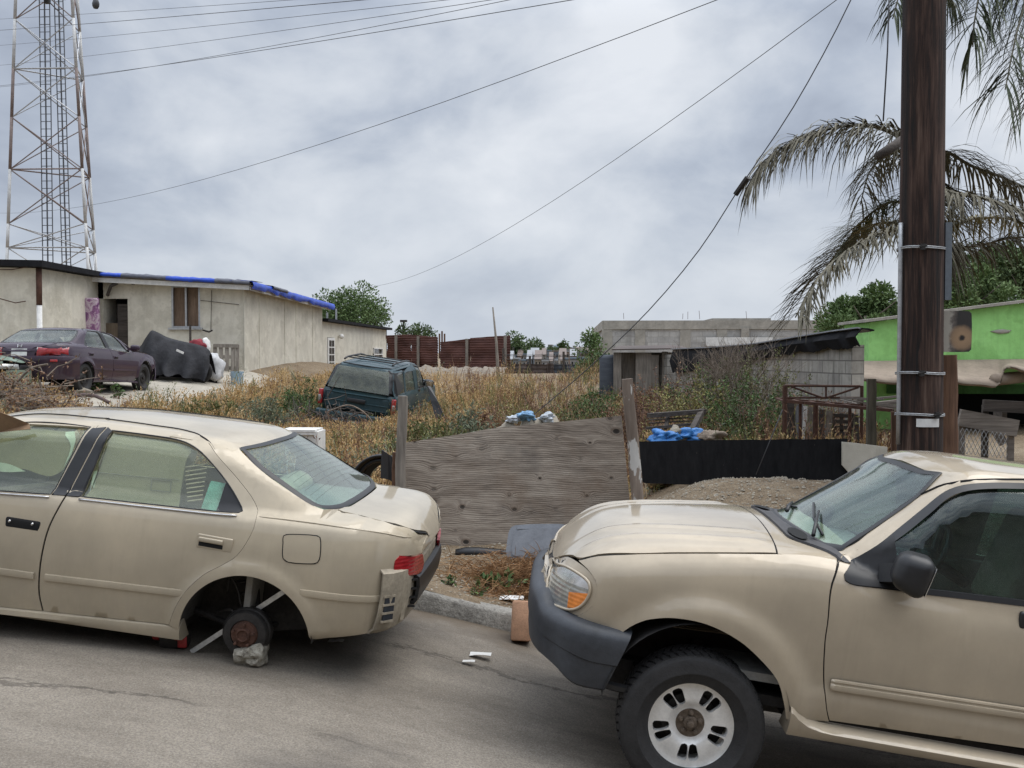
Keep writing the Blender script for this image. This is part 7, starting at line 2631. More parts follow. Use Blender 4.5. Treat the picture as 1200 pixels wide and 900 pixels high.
# ------------------------------------------------------------------ overhead cables
def cable(name, a, b, sag, r, label, n=28, pts=None):
 mb = MB()
 if pts is None:
  pts = []
  for t in frange(0, 1, n):
   p = a * (1 - t) + b * t
   p.z -= sag * 4 * t * (1 - t)
   pts.append(p)
 mb.tube(pts, r, 5)
 return tag(rebase(mb.build(name, M['cable'], None, True)), label, 'cable', 'overhead cables to the utility pole')
M['cable'] = plain('black_cable', (.075, .078, .085), .6, 0, .1)
att = p0_ + (p1_ - p0_) * .86
def ptop(py):
 c_, r_ = pole_at(py)
 return c_ + V((0, -r_ - .02, 0))
for (x0, y0, Y0, ye, sag, r, lab) in ((-70, 26, 34, -46, .05, .004, 'thin uppermost cable crossing the mast toward the pole'), (-70, 40, 34, -52, .06, .006, 'heavy cable second from the top crossing the mast'), (-70, 58, 34, -56, .10, .004, 'thin cable third from the top crossing the mast'), (-70, 82, 34, -70, .16, .004, 'cable fourth from the top bending over the mast'), (-70, 107, 34, -93, .28, .0042, 'cable fifth from the top, close above the lowest of the bundle'), (-70, 107, 33, -62, .16, .005, 'lowest cable of the bundle crossing the mast at its painted joint'), (-70, 240, 46, -88, 1.2, .0045, 'lone cable sweeping from low on the mast up to the pole')):
 cable('overhead_cable', at(x0, y0, Y0), ptop(ye), sag, r, lab)
cable('overhead_cable', at(408, 336, 44), ptop(-74), .9, .0042, 'cable rising from the tree behind the annex to the pole')
gy = [at(622, 489, 11.5), at(690, 431, 11.0), at(760, 364, 10.5), at(820, 292, 10.2), at(868, 218, 9.9), at(930, 125, 9.5), at(997, 0, 9.2), at(1060, -150, 9.0)]
cable('guy_wire', None, None, 0, .0055, 'thick guy wire slanting down from the pole to the weeds behind the plywood', pts=outline(gy, .25, False))
mb = MB()
mb.tube([at(862, 228, 9.95), at(876, 208, 9.85)], .028, 6)
tag(rebase(mb.build('wire_clamp', M['dark_steel'], None)), 'dark clamp halfway up the thick guy wire', 'clamp')
cable('drop_wire', None, None, 0, .007, 'thin wire hanging straight down left of the utility pole', pts=[at(1043, -40, 9.3), at(1040, 60, 9.3), at(1035, 142, 9.3)])
cable('drop_wire', None, None, 0, .005, 'fine wire slanting down in front of the black board', pts=[at(917, 480, 10.2), at(905, 510, 10.2), at(886, 556, 10.2)])
mb = MB()
c_ = at(112, 4, 20); mb.blob(c_, .09, 3, .3, 2, (.8, .8, 1.2)); mb.tube([c_, c_ + V((0, 0, .3))], .01, 5)
tag(rebase(mb.build('cable_splice', M['cable'], None, True)), 'small dark splice hanging on the top cable beside the mast', 'splice')
# ------------------------------------------------------------------ small things
mb = MB()
rc = V((HUB.x + .035, HUB.y + .08, 0)); rc.z = road_z(rc.x, rc.y)
mb.blob((rc.x, rc.y, rc.z + .062), .092, 11, .42, 4, (1.0, .85, .86))
zc = min(v.z for v in mb.v)
for v in mb.v:
 v.z = max(v.z, rc.z - .003); v.x = max(rc.x - .085, min(rc.x + .075, v.x)); v.z = min(v.z, rc.z + .118 + .25 * (v.x - rc.x))
q = Mat('pale_aggregate_rock', .92)
a_ = q.noise(26, 6, .7); cw_ = q.ramp(a_, [(.35, (.13, .115, .09)), (.5, (.33, .305, .25)), (.66, (.46, .43, .36))])
M['rock'] = q.out(cw_, None, a_, 1.0, .02)
tag(rebase(mb.build('rock', M['rock'], None, True, 40)), 'pale lump of broken concrete propping up the bare brake drum', 'rock')
mb = MB()
a, b = at(224, 764, HUB.y + .13), at(333, 693, HUB.y + .13)
mb.beam(a, b, .026, .007, (0, -1, 0))
tag(rebase(mb.build('metal_bar', M['bar'], None)), 'flat silver metal bar stuck diagonally behind the brake drum', 'bar')
mb = MB()
c_ = at(205, 751, 5.5); c_.z = road_z(c_.x, c_.y) + .09
jz = road_z(c_.x, c_.y)
mb.bbox(V((c_.x, c_.y, jz + .05)), (.16, .10, .10), .03)
jk = empty('jack', (c_.x, c_.y, jz), label='small red jack under the gold sedan sill beside the open wheel arch', cat='jack')
into(mb.build('jack_body', M['dark_steel'], None, True, 40), jk)
M['red_paint'] = plain('scuffed_red_paint', (.34, .03, .028), .5, 0, .35, 18)
mb = MB()
mb.blob(V((c_.x - .09, c_.y - .02, jz + .075)), .03, 2, .2, 2); mb.bbox(V((c_.x + .06, c_.y - .05, jz + .05)), (.05, .02, .07), .008)
mb.tube([V((c_.x - .09, c_.y - .02, jz + .07)), V((c_.x + .06, c_.y - .05, jz + .06))], .010, 6)
into(mb.build('handle', M['red_paint'], None, True), jk)
# thing under the kerb by the wagon: orange-tan brick, black pipe, grey lid
mb = MB()
a = at(606, 760, 6.85); zr = road_z(a.x, 6.95)
mb.bbox((a.x + .02, 7.05, zr + .135), (.135, .20, .27), .012, (-.28, 0.05, .06))
M['terra'] = plain('tan_terracotta', (.50, .29, .18), .85, 0, .25, 16, .3)
tag(rebase(mb.build('brick', M['terra'], None, True, 40)), 'tan clay brick standing against the kerb beside the wagon bumper', 'brick')
mb = MB()
M['lid'] = plain('scuffed_grey_plastic', (.24, .255, .28), .55, 0, .22, 7, .1)
c_ = at(630, 633, 8.55)
pts = outline([(-.24, -.15), (-.25, .02), (-.22, .105), (-.15, .125), (.15, .135), (.24, .12), (.26, .0), (.25, -.15)], .03)
Mr = Matrix(((1, 0, 0), (0, .26, -.966), (0, .966, .26)))
mb.prism([(p.x, p.y) for p in pts], .025, Mr, c_)
ins = [(p.x * .82, p.y * .78 - .015) for p in pts]
mb.prism(ins, .012, Mr, c_ + Mr @ V((0, 0, .022)))
mb.prism([(-.17, .085), (.17, .09), (.17, .105), (-.17, .10)], .01, Mr, c_ + Mr @ V((0, 0, .024)))
tag(rebase(mb.build('plastic_tray', M['lid'], None, True, 30)), 'grey plastic tray leaning on the foot of the plywood board', 'tray')
mb = MB()
pts = [at(x, 648 + .02 * (x - 540) + random.uniform(-.6, .6), 8.72) for x in (534, 546, 560, 574, 590, 602)]
mb.tube(pts, [.035, .05, .052, .05, .045, .03], 10)
tag(rebase(mb.build('drain_pipe', M['black_plastic'], None, True)), 'black crumpled pipe lying at the foot of the plywood', 'pipe')
# white cabinet frame in the grass
cabn = empty('cabinet', at(352, 530, 11.6).to_tuple(), label='white wooden cabinet carcass standing in the dry grass', cat='cabinet')
mb = MB()
Yc = 11.4
a0, a1 = at(332, 509, Yc), at(371, 507, Yc)
for px in (336, 348.5, 370):
 p = at(px, 508, Yc); mb.box((p.x, Yc, p.z - .25), (.028 if px != 348.5 else .04, .03, .55))
for py in (508, 527, 545):
 p = at(360, py, Yc); mb.box((p.x - .07, Yc + .002, p.z), (.34, .034, .03))
p = at(353, 506, Yc); mb.box((p.x - .04, Yc + .18, p.z + .01), (.40, .40, .025))
mb.box((a1.x, Yc + .18, p.z - .26), (.025, .38, .52))
into(mb.build('frame', M['white_paint'], None), cabn)
mb = MB()
mb.box((at(359, 520, Yc).x, Yc + .02, p.z - .25), (.20, .01, .5))
into(mb.build('door_panel', M['white_trim'], None), cabn)
# black arch liner and torn plastic beside the left upright
mb = MB()
c_ = at(446, 566, 9.3)
rows = []
for a in frange(.05, math.pi * .80, 24):
 r = .30
 d_ = V((-math.cos(a) * .95 , .0, math.sin(a)))
 p = c_ + V((-.0, 0, -.05)) + d_ * r
 rows.append([p, p + V((.0, .05, .01)) - d_ * .01, p + V((.04, .22, 0)) - d_ * .03, p + V((.04, .24, 0)) - d_ * .09])
mb.slab(rows, .012)
mb.tube([r[0] for r in rows], .012, 6)
mb.tube([r[0] * .82 + c_ * .18 + V((0, .05, 0)) for r in rows], .02, 8)
tag(rebase(mb.build('arch_liner', M['black_plastic'], None, True, 40)), 'curved black wheel-arch liner lying left of the silvered upright', 'car part')
mb = MB()
mb.slab([[at(447, 527, 9.15), at(446, 560, 9.12)], [at(455, 532, 9.1), at(455, 562, 9.08)], [at(461, 536, 9.15), at(461, 565, 9.1)]], .012)
tag(rebase(mb.build('torn_panel', M['black_plastic'], None)), 'pointed black plastic scrap between the arch liner and the silvered upright', 'car part')
# motorcycle-like heap under a black sheet, sacks, pail, pallet
q = Mat('black_cover_cloth', .75, 0, .3)
a_ = q.noise(5, 5, .6); cw_ = q.ramp(a_, [(.3, (.010, .010, .012)), (.7, (.032, .032, .036))])
M['cover'] = q.out(cw_, None, a_, .5, .05)
Yh = 25.4
mb = MB()
prof = [(158, 410), (166, 404), (172, 394), (178, 387), (186, 390), (196, 395), (210, 399), (224, 402), (236, 405), (245, 410), (249, 420)]
rows = []
for t in frange(0, 1, 40):
 px = 160 + 87 * t
 ty = spl(prof, px)
 by = 452 - 6 * t
 a = at(px, ty, Yh); g_ = at(px, by, Yh)
 zl = gz(a.x, a.y) + .03
 wv_ = .12 * mn.noise(V((t * 6, 0, 0))); w2_ = .10 * math.sin(t * 26 + 2 * wv_)
 dp = .45 + .25 * math.sin(t * 3.14)
 hh = a.z - zl
 r = [V((a.x, Yh + dp + w2_ * .5, zl)), V((a.x, Yh + dp * .6, zl + hh * .6)), V((a.x, Yh + .08, a.z - .04)), V((a.x, Yh, a.z)), V((a.x, Yh - .10, a.z - .06)), V((a.x + .05, Yh - dp * .55 + w2_ * .4, zl + hh * .62)), V((a.x + .08 * math.sin(t * 9), Yh - dp * .8 - w2_ * .8, zl + hh * .28)), V((a.x, Yh - dp * .9 - w2_ * 1.3, zl + .10 + .15 * max(0, mn.noise(V((t * 7, 3, 0))))))]
 rows.append([p for p in dense([*r[:-1], r[-1]], 2)[:-1]] if False else r)
mb.slab(rows, .012)
ch = empty('covered_motorcycle', (at(205, 440, Yh).x, Yh, gz(at(205, 440, Yh).x, Yh)), label='motorcycle hidden under a draped black cover in front of the boarded window', cat='motorcycle')
into(mb.build('cover', M['cover'], None, True, 70), ch)
mb = MB()
p = at(211, 412, Yh - .52); mb.box(p, (.20, .01, .055), (0, .42, 0))
into(mb.build('label_patch', M['white_paint'], None), ch)
mb = MB()
for x in (.0, 1.25):
 c_ = at(178, 446, Yh) + V((x, 0, 0)); c_.z = gz(c_.x, Yh) + .30
 mb.lathe([(.30, -.05), (.31, 0), (.30, .05), (.2, .05), (.2, -.05)], c_, TO_SIDE, 28)
into(mb.build('wheel', M['rubber'], None, True), ch)
mb = MB()
c_ = at(249, 436, 26.0); zg = gz(c_.x, 26)
mb.blob((c_.x, 26.0, zg + .36), .40, 5, .45, 3, (.72, .7, 1.0))
for v in mb.v:
 v.z = max(v.z, zg)
tag(rebase(mb.build('white_sack', plain('dirty_white_sack', (.50, .50, .50), .8, 0, .25, 6, .5), None, True)), 'bulging white sack at the right end of the covered motorcycle', 'sack')
mb = MB()
c_ = at(232, 405, 26.1)
mb.blob(c_, .20, 9, .4, 3, (1.0, .8, .85)); mb.tube([V((c_.x, c_.y, gz(c_.x, c_.y))), c_], .09, 8)
tag(rebase(mb.build('red_bundle', plain('faded_red_cloth', (.22, .025, .035), .85, 0, .35, 9, .4), None, True)), 'dark red bundle on top behind the covered motorcycle', 'bundle')
mb = MB()
c_ = at(239, 408, 26.2)
mb.blob(c_ + V((.05, 0, 0)), .20, 19, .5, 3, (.55, .6, 1.3)); mb.tube([V((c_.x, c_.y + .1, gz(c_.x, c_.y))), c_ + V((0, .1, 0))], .07, 6)
tag(rebase(mb.build('white_bundle', M['white_trim'], None, True)), 'white wrapped bundle between the red bundle and the white sack', 'bundle')
bk = empty('pail', (at(278, 447, 26.3).x, 26.3, gz(at(278, 447, 26.3).x, 26.3)), label='pale blue plastic pail at the corner of the blue-tarped house', cat='pail')
M['pail'] = plain('pale_blue_plastic', (.36, .50, .62), .5, 0, .1, 6)
mb = MB()
mb.lathe([(.001, 0), (.145, 0), (.155, .02), (.165, .34), (.172, .35), (.172, .37), (.16, .37), (.15, .05), (.001, .04)], bk.location, None, 32)
into(mb.build('bucket', M['pail'], None, True, 40), bk)
mb = MB()
mb.tube([bk.location + V((.17 * math.cos(a), -.05 - .1 * math.sin(a), .33 - .12 * math.sin(a))) for a in frange(0, math.pi, 14)], .008, 5)
into(mb.build('handle', M['galv'], None), bk)
pt_ = empty('pallet', (at(265, 440, 28.4).x, 28.4, gz(at(265, 440, 28.4).x, 28.4)), label='grey slatted pallet propped on the wall left of the pale blue pail', cat='pallet')
mb = MB()
for py in (405, 418, 431, 443):
 mb.beam(at(250, py, 28.4), at(279, py + .5, 28.4), .03, .10)
for px in (252, 259, 266, 273, 278):
 mb.beam(at(px, 404, 28.45), at(px, 446, 28.3), .10, .04, (0, -1, 0))
into(mb.build('slat', M['grey_wood'], None), pt_)
# purple flowered mattress by the door
q = Mat('purple_flowered_cloth', .85)
n_ = q.noise(3.2, 5, .6, dist=1.2)
M['purple'] = q.out(q.ramp(n_, [(.35, (.10, .03, .11)), (.47, (.30, .14, .27)), (.55, (.55, .46, .50)), (.68, (.22, .07, .18))]), None, n_, .4, .03)
mb = MB()
a, b = at(106, 349, 28.3), at(106, 392, 28.1)
mb.bbox((a.x, 28.35, (a.z + gz(a.x, 28.3)) / 2), (.46, .22, a.z - gz(a.x, 28.3)), .06, (.08, 0, .1), seg=3)
tag(rebase(mb.build('mattress', M['purple'], None, True, 50)), 'rolled purple flowered mattress standing beside the dark doorway', 'mattress')
mb = MB()
c_ = at(223, 395, 28.7); mb.beam(V((c_.x, 28.7, gz(c_.x, 28.7))), c_ + V((0, 0, .35)), .05, .05)
tag(rebase(mb.build('wall_stake', M['dark_wood'], None)), 'short dark stake against the wall under the boarded window', 'stake')
# litter
M['blue_bag'] = plain('light_blue_plastic_bag', (.16, .32, .50), .4, 0, .4, 14, .5)
M['blue_bag2'] = plain('strong_blue_plastic_sheet', (.035, .19, .50), .4, 0, .35, 12, .5)
M['white_bag'] = plain('white_plastic_bag', (.50, .54, .58), .45, 0, .25, 12, .5)
bags = ((601, 491, 11.2, .05, 'white_bag', 'pale crumpled plastic bag left of the two blue ones behind the plywood'), (618, 488, 11.2, .075, 'blue_bag', 'crumpled light blue bag where the guy wire meets the weeds'), (641, 489, 11.3, .06, 'white_bag', 'pale blue-white bag right of the guy wire foot'), (781, 513, 11.2, .11, 'blue_bag2', 'smaller strong blue sheet bundle behind the black board'), (808, 512, 11.3, .13, 'blue_bag2', 'larger strong blue sheet bundle under the broken frame'), (833, 512, 11.2, .11, 'canvas', 'tan cardboard scrap right of the blue bundles'), (791, 511, 11.25, .10, 'rubble', 'grey lump between the two strong blue bundles'))
hp_ = []
for k, (px, py, Yb, r, m, lab) in enumerate(bags):
 mb = MB()
 c_ = at(px, py, Yb)
 mb.blob(c_, r, 30 + k, .9, 4, (1.25, .8, .62))
 for v in mb.v:
  v += (v - c_).normalized() * r * .35 * abs(mn.noise(v * 9)) 
 zg = gz(c_.x, c_.y)
 hp_.append((c_, r, zg))
 tag(rebase(mb.build('plastic_bag' if 'bag' in m else 'scrap_bundle', M[m], None, True)), lab, 'litter')
for ids, lab in (((0, 1, 2), 'low heap of rubbish behind the plywood under the pale bags'), ((3, 4, 5, 6), 'low heap of rubbish behind the black board under the blue bundles')):
 mb = MB()
 for i in ids:
  c_, r, zg = hp_[i]
  hh = c_.z - r * .45 - zg
  mb.blob(V((c_.x, c_.y + .12, zg + hh * .45)), 1, 80 + i, .35, 3, (.26, .22, hh * .55))
 tag(rebase(mb.build('rubbish_heap', M['rubble'], None, True)), lab, 'rubbish')
for k, (px, py, s_, lab) in enumerate(((559, 768, .045, 'white paper scrap on the road between the two cars'), (595, 702, .06, 'white and green wrapper on the kerb beside the brick'), (391, 752, .03, 'tiny pinkish scrap on the road under the sedan tail'), (547, 776, .025, 'fleck of white paper just below the larger scrap'))):
 d = ray(px, py)
 Yx = 6.0
 for _ in range(20):
  p = CAMP + d * (Yx / d.y)
  zt_ = (road_z(p.x, p.y) if p.y < 7.2 else gz(p.x, p.y))
  Yx *= (CAMP.z - zt_ - .012) / (CAMP.z - p.z)
 mb = MB()
 pts = [[p + V((s_ * (i - 1), s_ * .8 * (j - 1), .006 + s_ * .35 * abs(mn.noise(V((i * 1.7, j * 2.1, k)))))) for j in range(3)] for i in range(4)]
 mb.slab(pts, .002)
 tag(rebase(mb.build('paper_scrap', M['white_paint'], None)), lab, 'litter')
# broken black frame of a bench among the bushes
bf = empty('broken_frame', at(790, 500, 11.6).to_tuple(), label='broken black timber frame lying above the blue bundles', cat='frame')
mb = MB()
mb.beam(at(760, 487, 11.5), at(826, 482, 11.8), .07, .05); mb.beam(at(823, 482, 11.8), at(811, 505, 11.4), .06, .07); mb.beam(at(783, 487, 11.7), at(780, 502, 11.5), .04, .04)
mb.beam(at(757, 502, 11.4), at(812, 497, 11.6), .03, .03)
for y in (490, 494):
 mb.tube([at(760, y + 2, 11.6), at(815, y - 1, 11.7)], .008, 4)
into(mb.build('beam', M['dark_wood'], None), bf)
# cardboard lying over the front of the sedan roof
mb = MB()
M['card'] = plain('brown_cardboard', (.27, .175, .105), .9, 0, .2, 7, .2)
inv = sk.mw
A_ = [sk.lift((x, y), 'top') + V((0, 0, .012)) for x, y in ((-1.72, -.62), (-1.72, -.30), (-1.72, .1))]
c0_ = sk.trace([(-60, 470), (-20, 480), (40, 503), (5, 506), (-60, 520)])
mb.slab([[c0_[0] + V((0, -.03, .03)), c0_[4] + V((0, -.07, 0))], [c0_[1] + V((0, -.03, .03)), c0_[3] + V((0, -.06, .0))], [c0_[2] + V((-.02, -.02, .03)), c0_[2] + V((0, -.04, .005))]], .006)
o_ = mb.build('cardboard', M['card'], None)
o_.matrix_world = sk.mw
me = o_.data; me.transform(sk.mw); o_.matrix_world = Matrix.Identity(4)
tag(rebase(o_), 'brown cardboard flap over the gold sedan front window', 'cardboard')
# ------------------------------------------------------------------ plants
def leaf_mat(name, a, b, c, rough=.6):
 q = Mat(name, rough, 0, .3)
 n1_ = q.noise(2.2, 3, .6); n2_ = q.noise(31, 2, .6)
 col = q.ramp(q.math('ADD', q.math('MULTIPLY', n1_, .5), q.math('MULTIPLY', n2_, .5)), [(.36, a), (.50, b), (.64, c)])
 q.b.inputs['Subsurface Weight'].default_value = 0.0
 return q.out(col)
M['straw'] = leaf_mat('dry_straw', (.29, .18, .075), (.54, .37, .175), (.68, .52, .29), .8)
M['straw_red'] = leaf_mat('rusty_dry_weed', (.11, .06, .04), (.23, .135, .085), (.36, .24, .155), .8)
M['olive'] = leaf_mat('olive_weed', (.07, .085, .03), (.14, .155, .055), (.26, .24, .09))
M['yellow'] = leaf_mat('yellowing_weed', (.15, .14, .05), (.26, .24, .085), (.37, .335, .14))
M['grn'] = leaf_mat('green_weed', (.035, .065, .02), (.075, .13, .04), (.13, .20, .065))
M['sage'] = leaf_mat('grey_green_weed', (.09, .11, .07), (.17, .20, .13), (.27, .30, .20))
M['tree_dark'] = leaf_mat('dark_tree_leaf', (.035, .06, .022), (.075, .115, .040), (.13, .18, .07))
M['tree_mid'] = leaf_mat('mid_green_tree_leaf', (.05, .085, .028), (.115, .175, .06), (.20, .27, .11))
M['bark'] = wood_mat('grey_brown_bark', (.05, .04, .03), (.17, .14, .11), 'z')
M['twig'] = plain('dead_twig', (.17, .135, .105), .9, 0, .4, 9)
M['twig_dark'] = plain('purplish_dead_twig', (.12, .085, .08), .9, 0, .4, 9)
M['frond_dead'] = leaf_mat('withered_palm_leaf', (.082, .074, .050), (.148, .135, .095), (.235, .21, .155), .7)
M['frond_grn'] = leaf_mat('faded_green_palm_leaf', (.045, .060, .035), (.085, .105, .060), (.17, .175, .11), .55)
M['frond_yel'] = leaf_mat('yellowed_palm_leaf', (.13, .12, .06), (.25, .22, .10), (.36, .31, .14), .6)
rnd = random.Random(11)
def strip(mb, a, b, c, w_, up=None, m=0):
 """three-point blade, tapering"""
 d = (c - a)
 s_ = d.cross(V((rnd.uniform(-1, 1), rnd.uniform(-1, 1), rnd.uniform(-.3, .3)))) if up is None else d.cross(up)
 if s_.length < 1e-6:
  s_ = V((1, 0, 0))
 s_.normalize(); s_ *= w_ / 2
 mb.add([a - s_, a + s_, b + s_ * .8, b - s_ * .8, c], [(0, 1, 2, 3), (3, 2, 4)], m)
def leaf(mb, p, d, L, w_, m=0):
 n_ = V((rnd.uniform(-1, 1), rnd.uniform(-1, 1), rnd.uniform(-.2, 1)))
 s_ = d.cross(n_)
 if s_.length < 1e-5:
  return
 s_.normalize(); s_ *= w_ / 2
 dr = n_.normalized() * L * .12
 mb.add([p, p + d * L * .45 - s_ + dr, p + d * L, p + d * L * .45 + s_ + dr], [(0, 1, 2, 3)], m)
def rdir(zb=-1):
 while True:
  d = V((rnd.uniform(-1, 1), rnd.uniform(-1, 1), rnd.uniform(zb, 1)))
  if .05 < d.length < 1:
   return d.normalized()
# ---- the dry grass over the lot: countless blades in one mesh per colour
def grass_field(name, m, n, dens, h0, h1, blades, w_, kind):
 mb = MB()
 made = 0; tries = 0
 while made < n and tries < n * 30:
  tries += 1
  y = 9.6 + 26 * rnd.random() ** 1.5
  x = rnd.uniform(-14, 4.2) if y > 14 else rnd.uniform(-8, 4)
  if rnd.random() > dens(x, y):
   continue
  made += 1
  z = gz(x, y) - .02
  k = .72 + 1.0 * mn.noise(V((x * .8, y * .8, 1)))
  for j in range(blades):
   h = rnd.uniform(h0, h1) * max(.35, k)
   a = V((x + rnd.gauss(0, .07), y + rnd.gauss(0, .07), z))
   d = V((rnd.gauss(0, .22), rnd.gauss(0, .22), 1)).normalized()
   b = a + d * h * .6
   c = a + d * h + V((rnd.gauss(0, .10), rnd.gauss(0, .10), -.05)) * h
   wj = w_ * (1 + y * .035)
   strip(mb, a, b, c, wj)
   if kind == 'seed' and rnd.random() < .75:      # ear of seeds
    for _ in range(3):
     leaf(mb, c - (c - b) * rnd.random() * .6, ((c - b).normalized() + rdir() * .5).normalized(), rnd.uniform(.03, .06), .010 + y * .0005)
   if kind == 'leafy':
    for _ in range(10):
     t = rnd.random()
     leaf(mb, a + (c - a) * t, (rdir(-.3) + V((0, 0, .5))).normalized(), rnd.uniform(.03, .075), rnd.uniform(.010, .022))
 o = mb.build(name, m)
 o['kind'] = 'stuff'
 return o
def clear(x, y):
 """where nothing grows: driveway, cars, the strip behind the boards"""
 if x < -8.2 and y > 17.4:
  return 0
 if x < -7.5 and y > 29.0:
  return 0
 if abs(x - tq.x) < .95 and 21.0 < y < 25.7:
  return .25
 if x > .6 and y < 11.1:
  return 0
 if x < -9.8 and y > 17.5:
  return .05
 if y > 29 and x > -6.5:
  return .35
 return 1
def d_straw(x, y):
 k = .5 + .5 * mn.noise(V((x * .45, y * .45, 2)))
 return clear(x, y) * (1.0 if x < -1.5 else .35) * (.45 + .7 * k)
def d_red(x, y):
 k = mn.noise(V((x * .5, y * .5, 7)))
 return clear(x, y) * (.9 if x > -3.5 and y > 12 else .18) * (.5 + .9 * k if k > -.3 else 0)
def d_grn(x, y):
 k = mn.noise(V((x * .42, y * .42, 13)))
 return clear(x, y) * max(0, k * 2.2 + .12) * (1.0 if y > 11 else .4)
grass_field('dry_grass', M['straw'], 7800, d_straw, .22, .52, 9, .005, 'seed')
grass_field('dry_weeds', M['straw_red'], 1900, d_red, .30, .85, 4, .008, 'leafy')
grass_field('green_weeds', M['olive'], 1600, d_grn, .30, .80, 3, .009, 'leafy')
grass_field('yellow_weeds', M['yellow'], 420, lambda x, y: d_red(x, y) * .9 * (x > -3.5), .4, .8, 3, .008, 'leafy')
grass_field('grey_green_weeds', M['sage'], 700, lambda x, y: d_grn(x + 5, y + 3) * clear(x, y), .35, .85, 3, .009, 'leafy')
# dry clippings and sprouts on the strip by the kerb
mb = MB()
for k in range(2600):
 t = rnd.gauss(0, 1)
 x = -.20 + .55 * rnd.gauss(0, .6); y = 8.05 + .42 * rnd.gauss(0, .55)
 if y < 7.45 or y > 9.0:
  continue
 z = gz(x, y) + .01 + .13 * math.exp(-((x + .1) / .35) ** 2 - ((y - 8.3) / .4) ** 2) * rnd.random()
 d = rdir(-.15); d.z *= .5
 L = rnd.uniform(.10, .34)
 a = V((x, y, z)); strip(mb, a, a + d * L * .5 + V((0, 0, .02)), a + d * L, .006)
o = mb.build('dry_clippings', leaf_mat('rusty_clippings', (.14, .07, .03), (.29, .16, .075), (.42, .28, .15), .85)); o['kind'] = 'stuff'
mb = MB()
for k in range(5200):
 x, y = (rnd.uniform(-3.2, 2.0), rnd.uniform(7.35, 9.0)) if k % 2 else (rnd.uniform(.6, 3.6), rnd.uniform(8.6, 10.5))
 r = rnd.uniform(.004, .016) * (1.6 if rnd.random() < .06 else 1)
 z = gz(x, y)
 d = [V((r, 0, 0)), V((0, r, 0)), V((-r, 0, 0)), V((0, -r, 0))]
 a = rnd.random() * 3
 mb.add([V((x, y, z)) + Matrix.Rotation(a, 3, 'Z') @ (q_ * rnd.uniform(.7, 1.3)) for q_ in d] + [V((x, y, z + r * .8))], [(0, 1, 4), (1, 2, 4), (2, 3, 4), (3, 0, 4)])
o = mb.build('pebbles', M['rubble']); o['kind'] = 'stuff'
def herb(c, h, r, n, m, lab, name='weed_plant', cat='plant', lw=.05, ll=.11, group=None, stem='twig', k=16, hang=0.0, z=None):
 """many-stemmed plant: stems with leaves along them"""
 x, y = c[0], c[1]
 zz_ = gz(x, y) if z is None else z
 root = empty(name, (x, y, zz_), label=lab, cat=cat, group=group)
 st, lf = MB(), MB()
 for i in range(n):
  a = rnd.random() * 6.283; rr = r * math.sqrt(rnd.random())
  top = V((math.cos(a) * rr, math.sin(a) * rr, h * rnd.uniform(.55, 1.0) * (1 - .35 * (rr / r) ** 2)))
  base = V((top.x * .25, top.y * .25, 0))
  mid = base * .5 + top * .5 + V((rnd.gauss(0, .05), rnd.gauss(0, .05), .05)) * h
  st.tube([base, mid, top], [.008, .005, .002], 4, cap=False)
  for j in range(k):
   t = rnd.uniform(.15, 1.03)
   p = (base * (1 - t) + mid * t if False else (base * (1 - t) ** 2 + mid * 2 * t * (1 - t) + top * t * t))
   d = (rdir(-.5) + V((0, 0, .3 - hang))).normalized()
   s_ = rnd.uniform(.6, 1.25)
   leaf(lf, p + d * .01, d, ll * s_, lw * s_)
 st.build('stem', M[stem], root); lf.build('foliage', M[m], root)
 return root
herb((at(585, 690, 7.85).x, 7.9), .14, .22, 14, 'grn', 'low green weed tuft on the dirt strip near the brick', lw=.035, ll=.07, k=9)
herb((at(556, 705, 7.55).x, 7.6), .06, .08, 6, 'grn', 'small green sprout at the kerb edge left of the brick', lw=.02, ll=.04, k=6)
herb((at(526, 700, 7.6).x, 7.65), .06, .07, 6, 'grn', 'small green sprout at the kerb behind the sedan tail', lw=.02, ll=.04, k=6)
# bushes on the right between the black board and the block lean-to
for i, (px, Yb, h, r, n, m, lab, tw_) in enumerate(((748, 14.5, 1.05, .55, 26, 'straw_red', 'rust-brown dry bush directly behind the flaking upright', 'twig_dark'), (775, 16.0, 1.25, .7, 30, 'straw_red', 'purplish dry bush left of the yellow-green one', 'twig_dark'), (806, 14.8, 1.25, .75, 34, 'yellow', 'yellow-green bush above the broken black frame', 'twig'), (836, 15.5, 1.25, .8, 40, 'grn', 'green bush in the middle of the thicket behind the black board', 'twig'), (878, 14.0, 1.10, .8, 46, 'grn', 'broad leafy green bush next to the rusty rack', 'twig'), (890, 15.5, 1.55, .8, 40, 'olive', 'olive bush rising against the block lean-to wall', 'twig'))):
 c_ = at(px, 500, Yb)
 herb((c_.x, Yb), h, r, int(n * 1.5), m, lab, 'bush', 'bush', .020, .048, 'bushes behind the black board', tw_, 62)
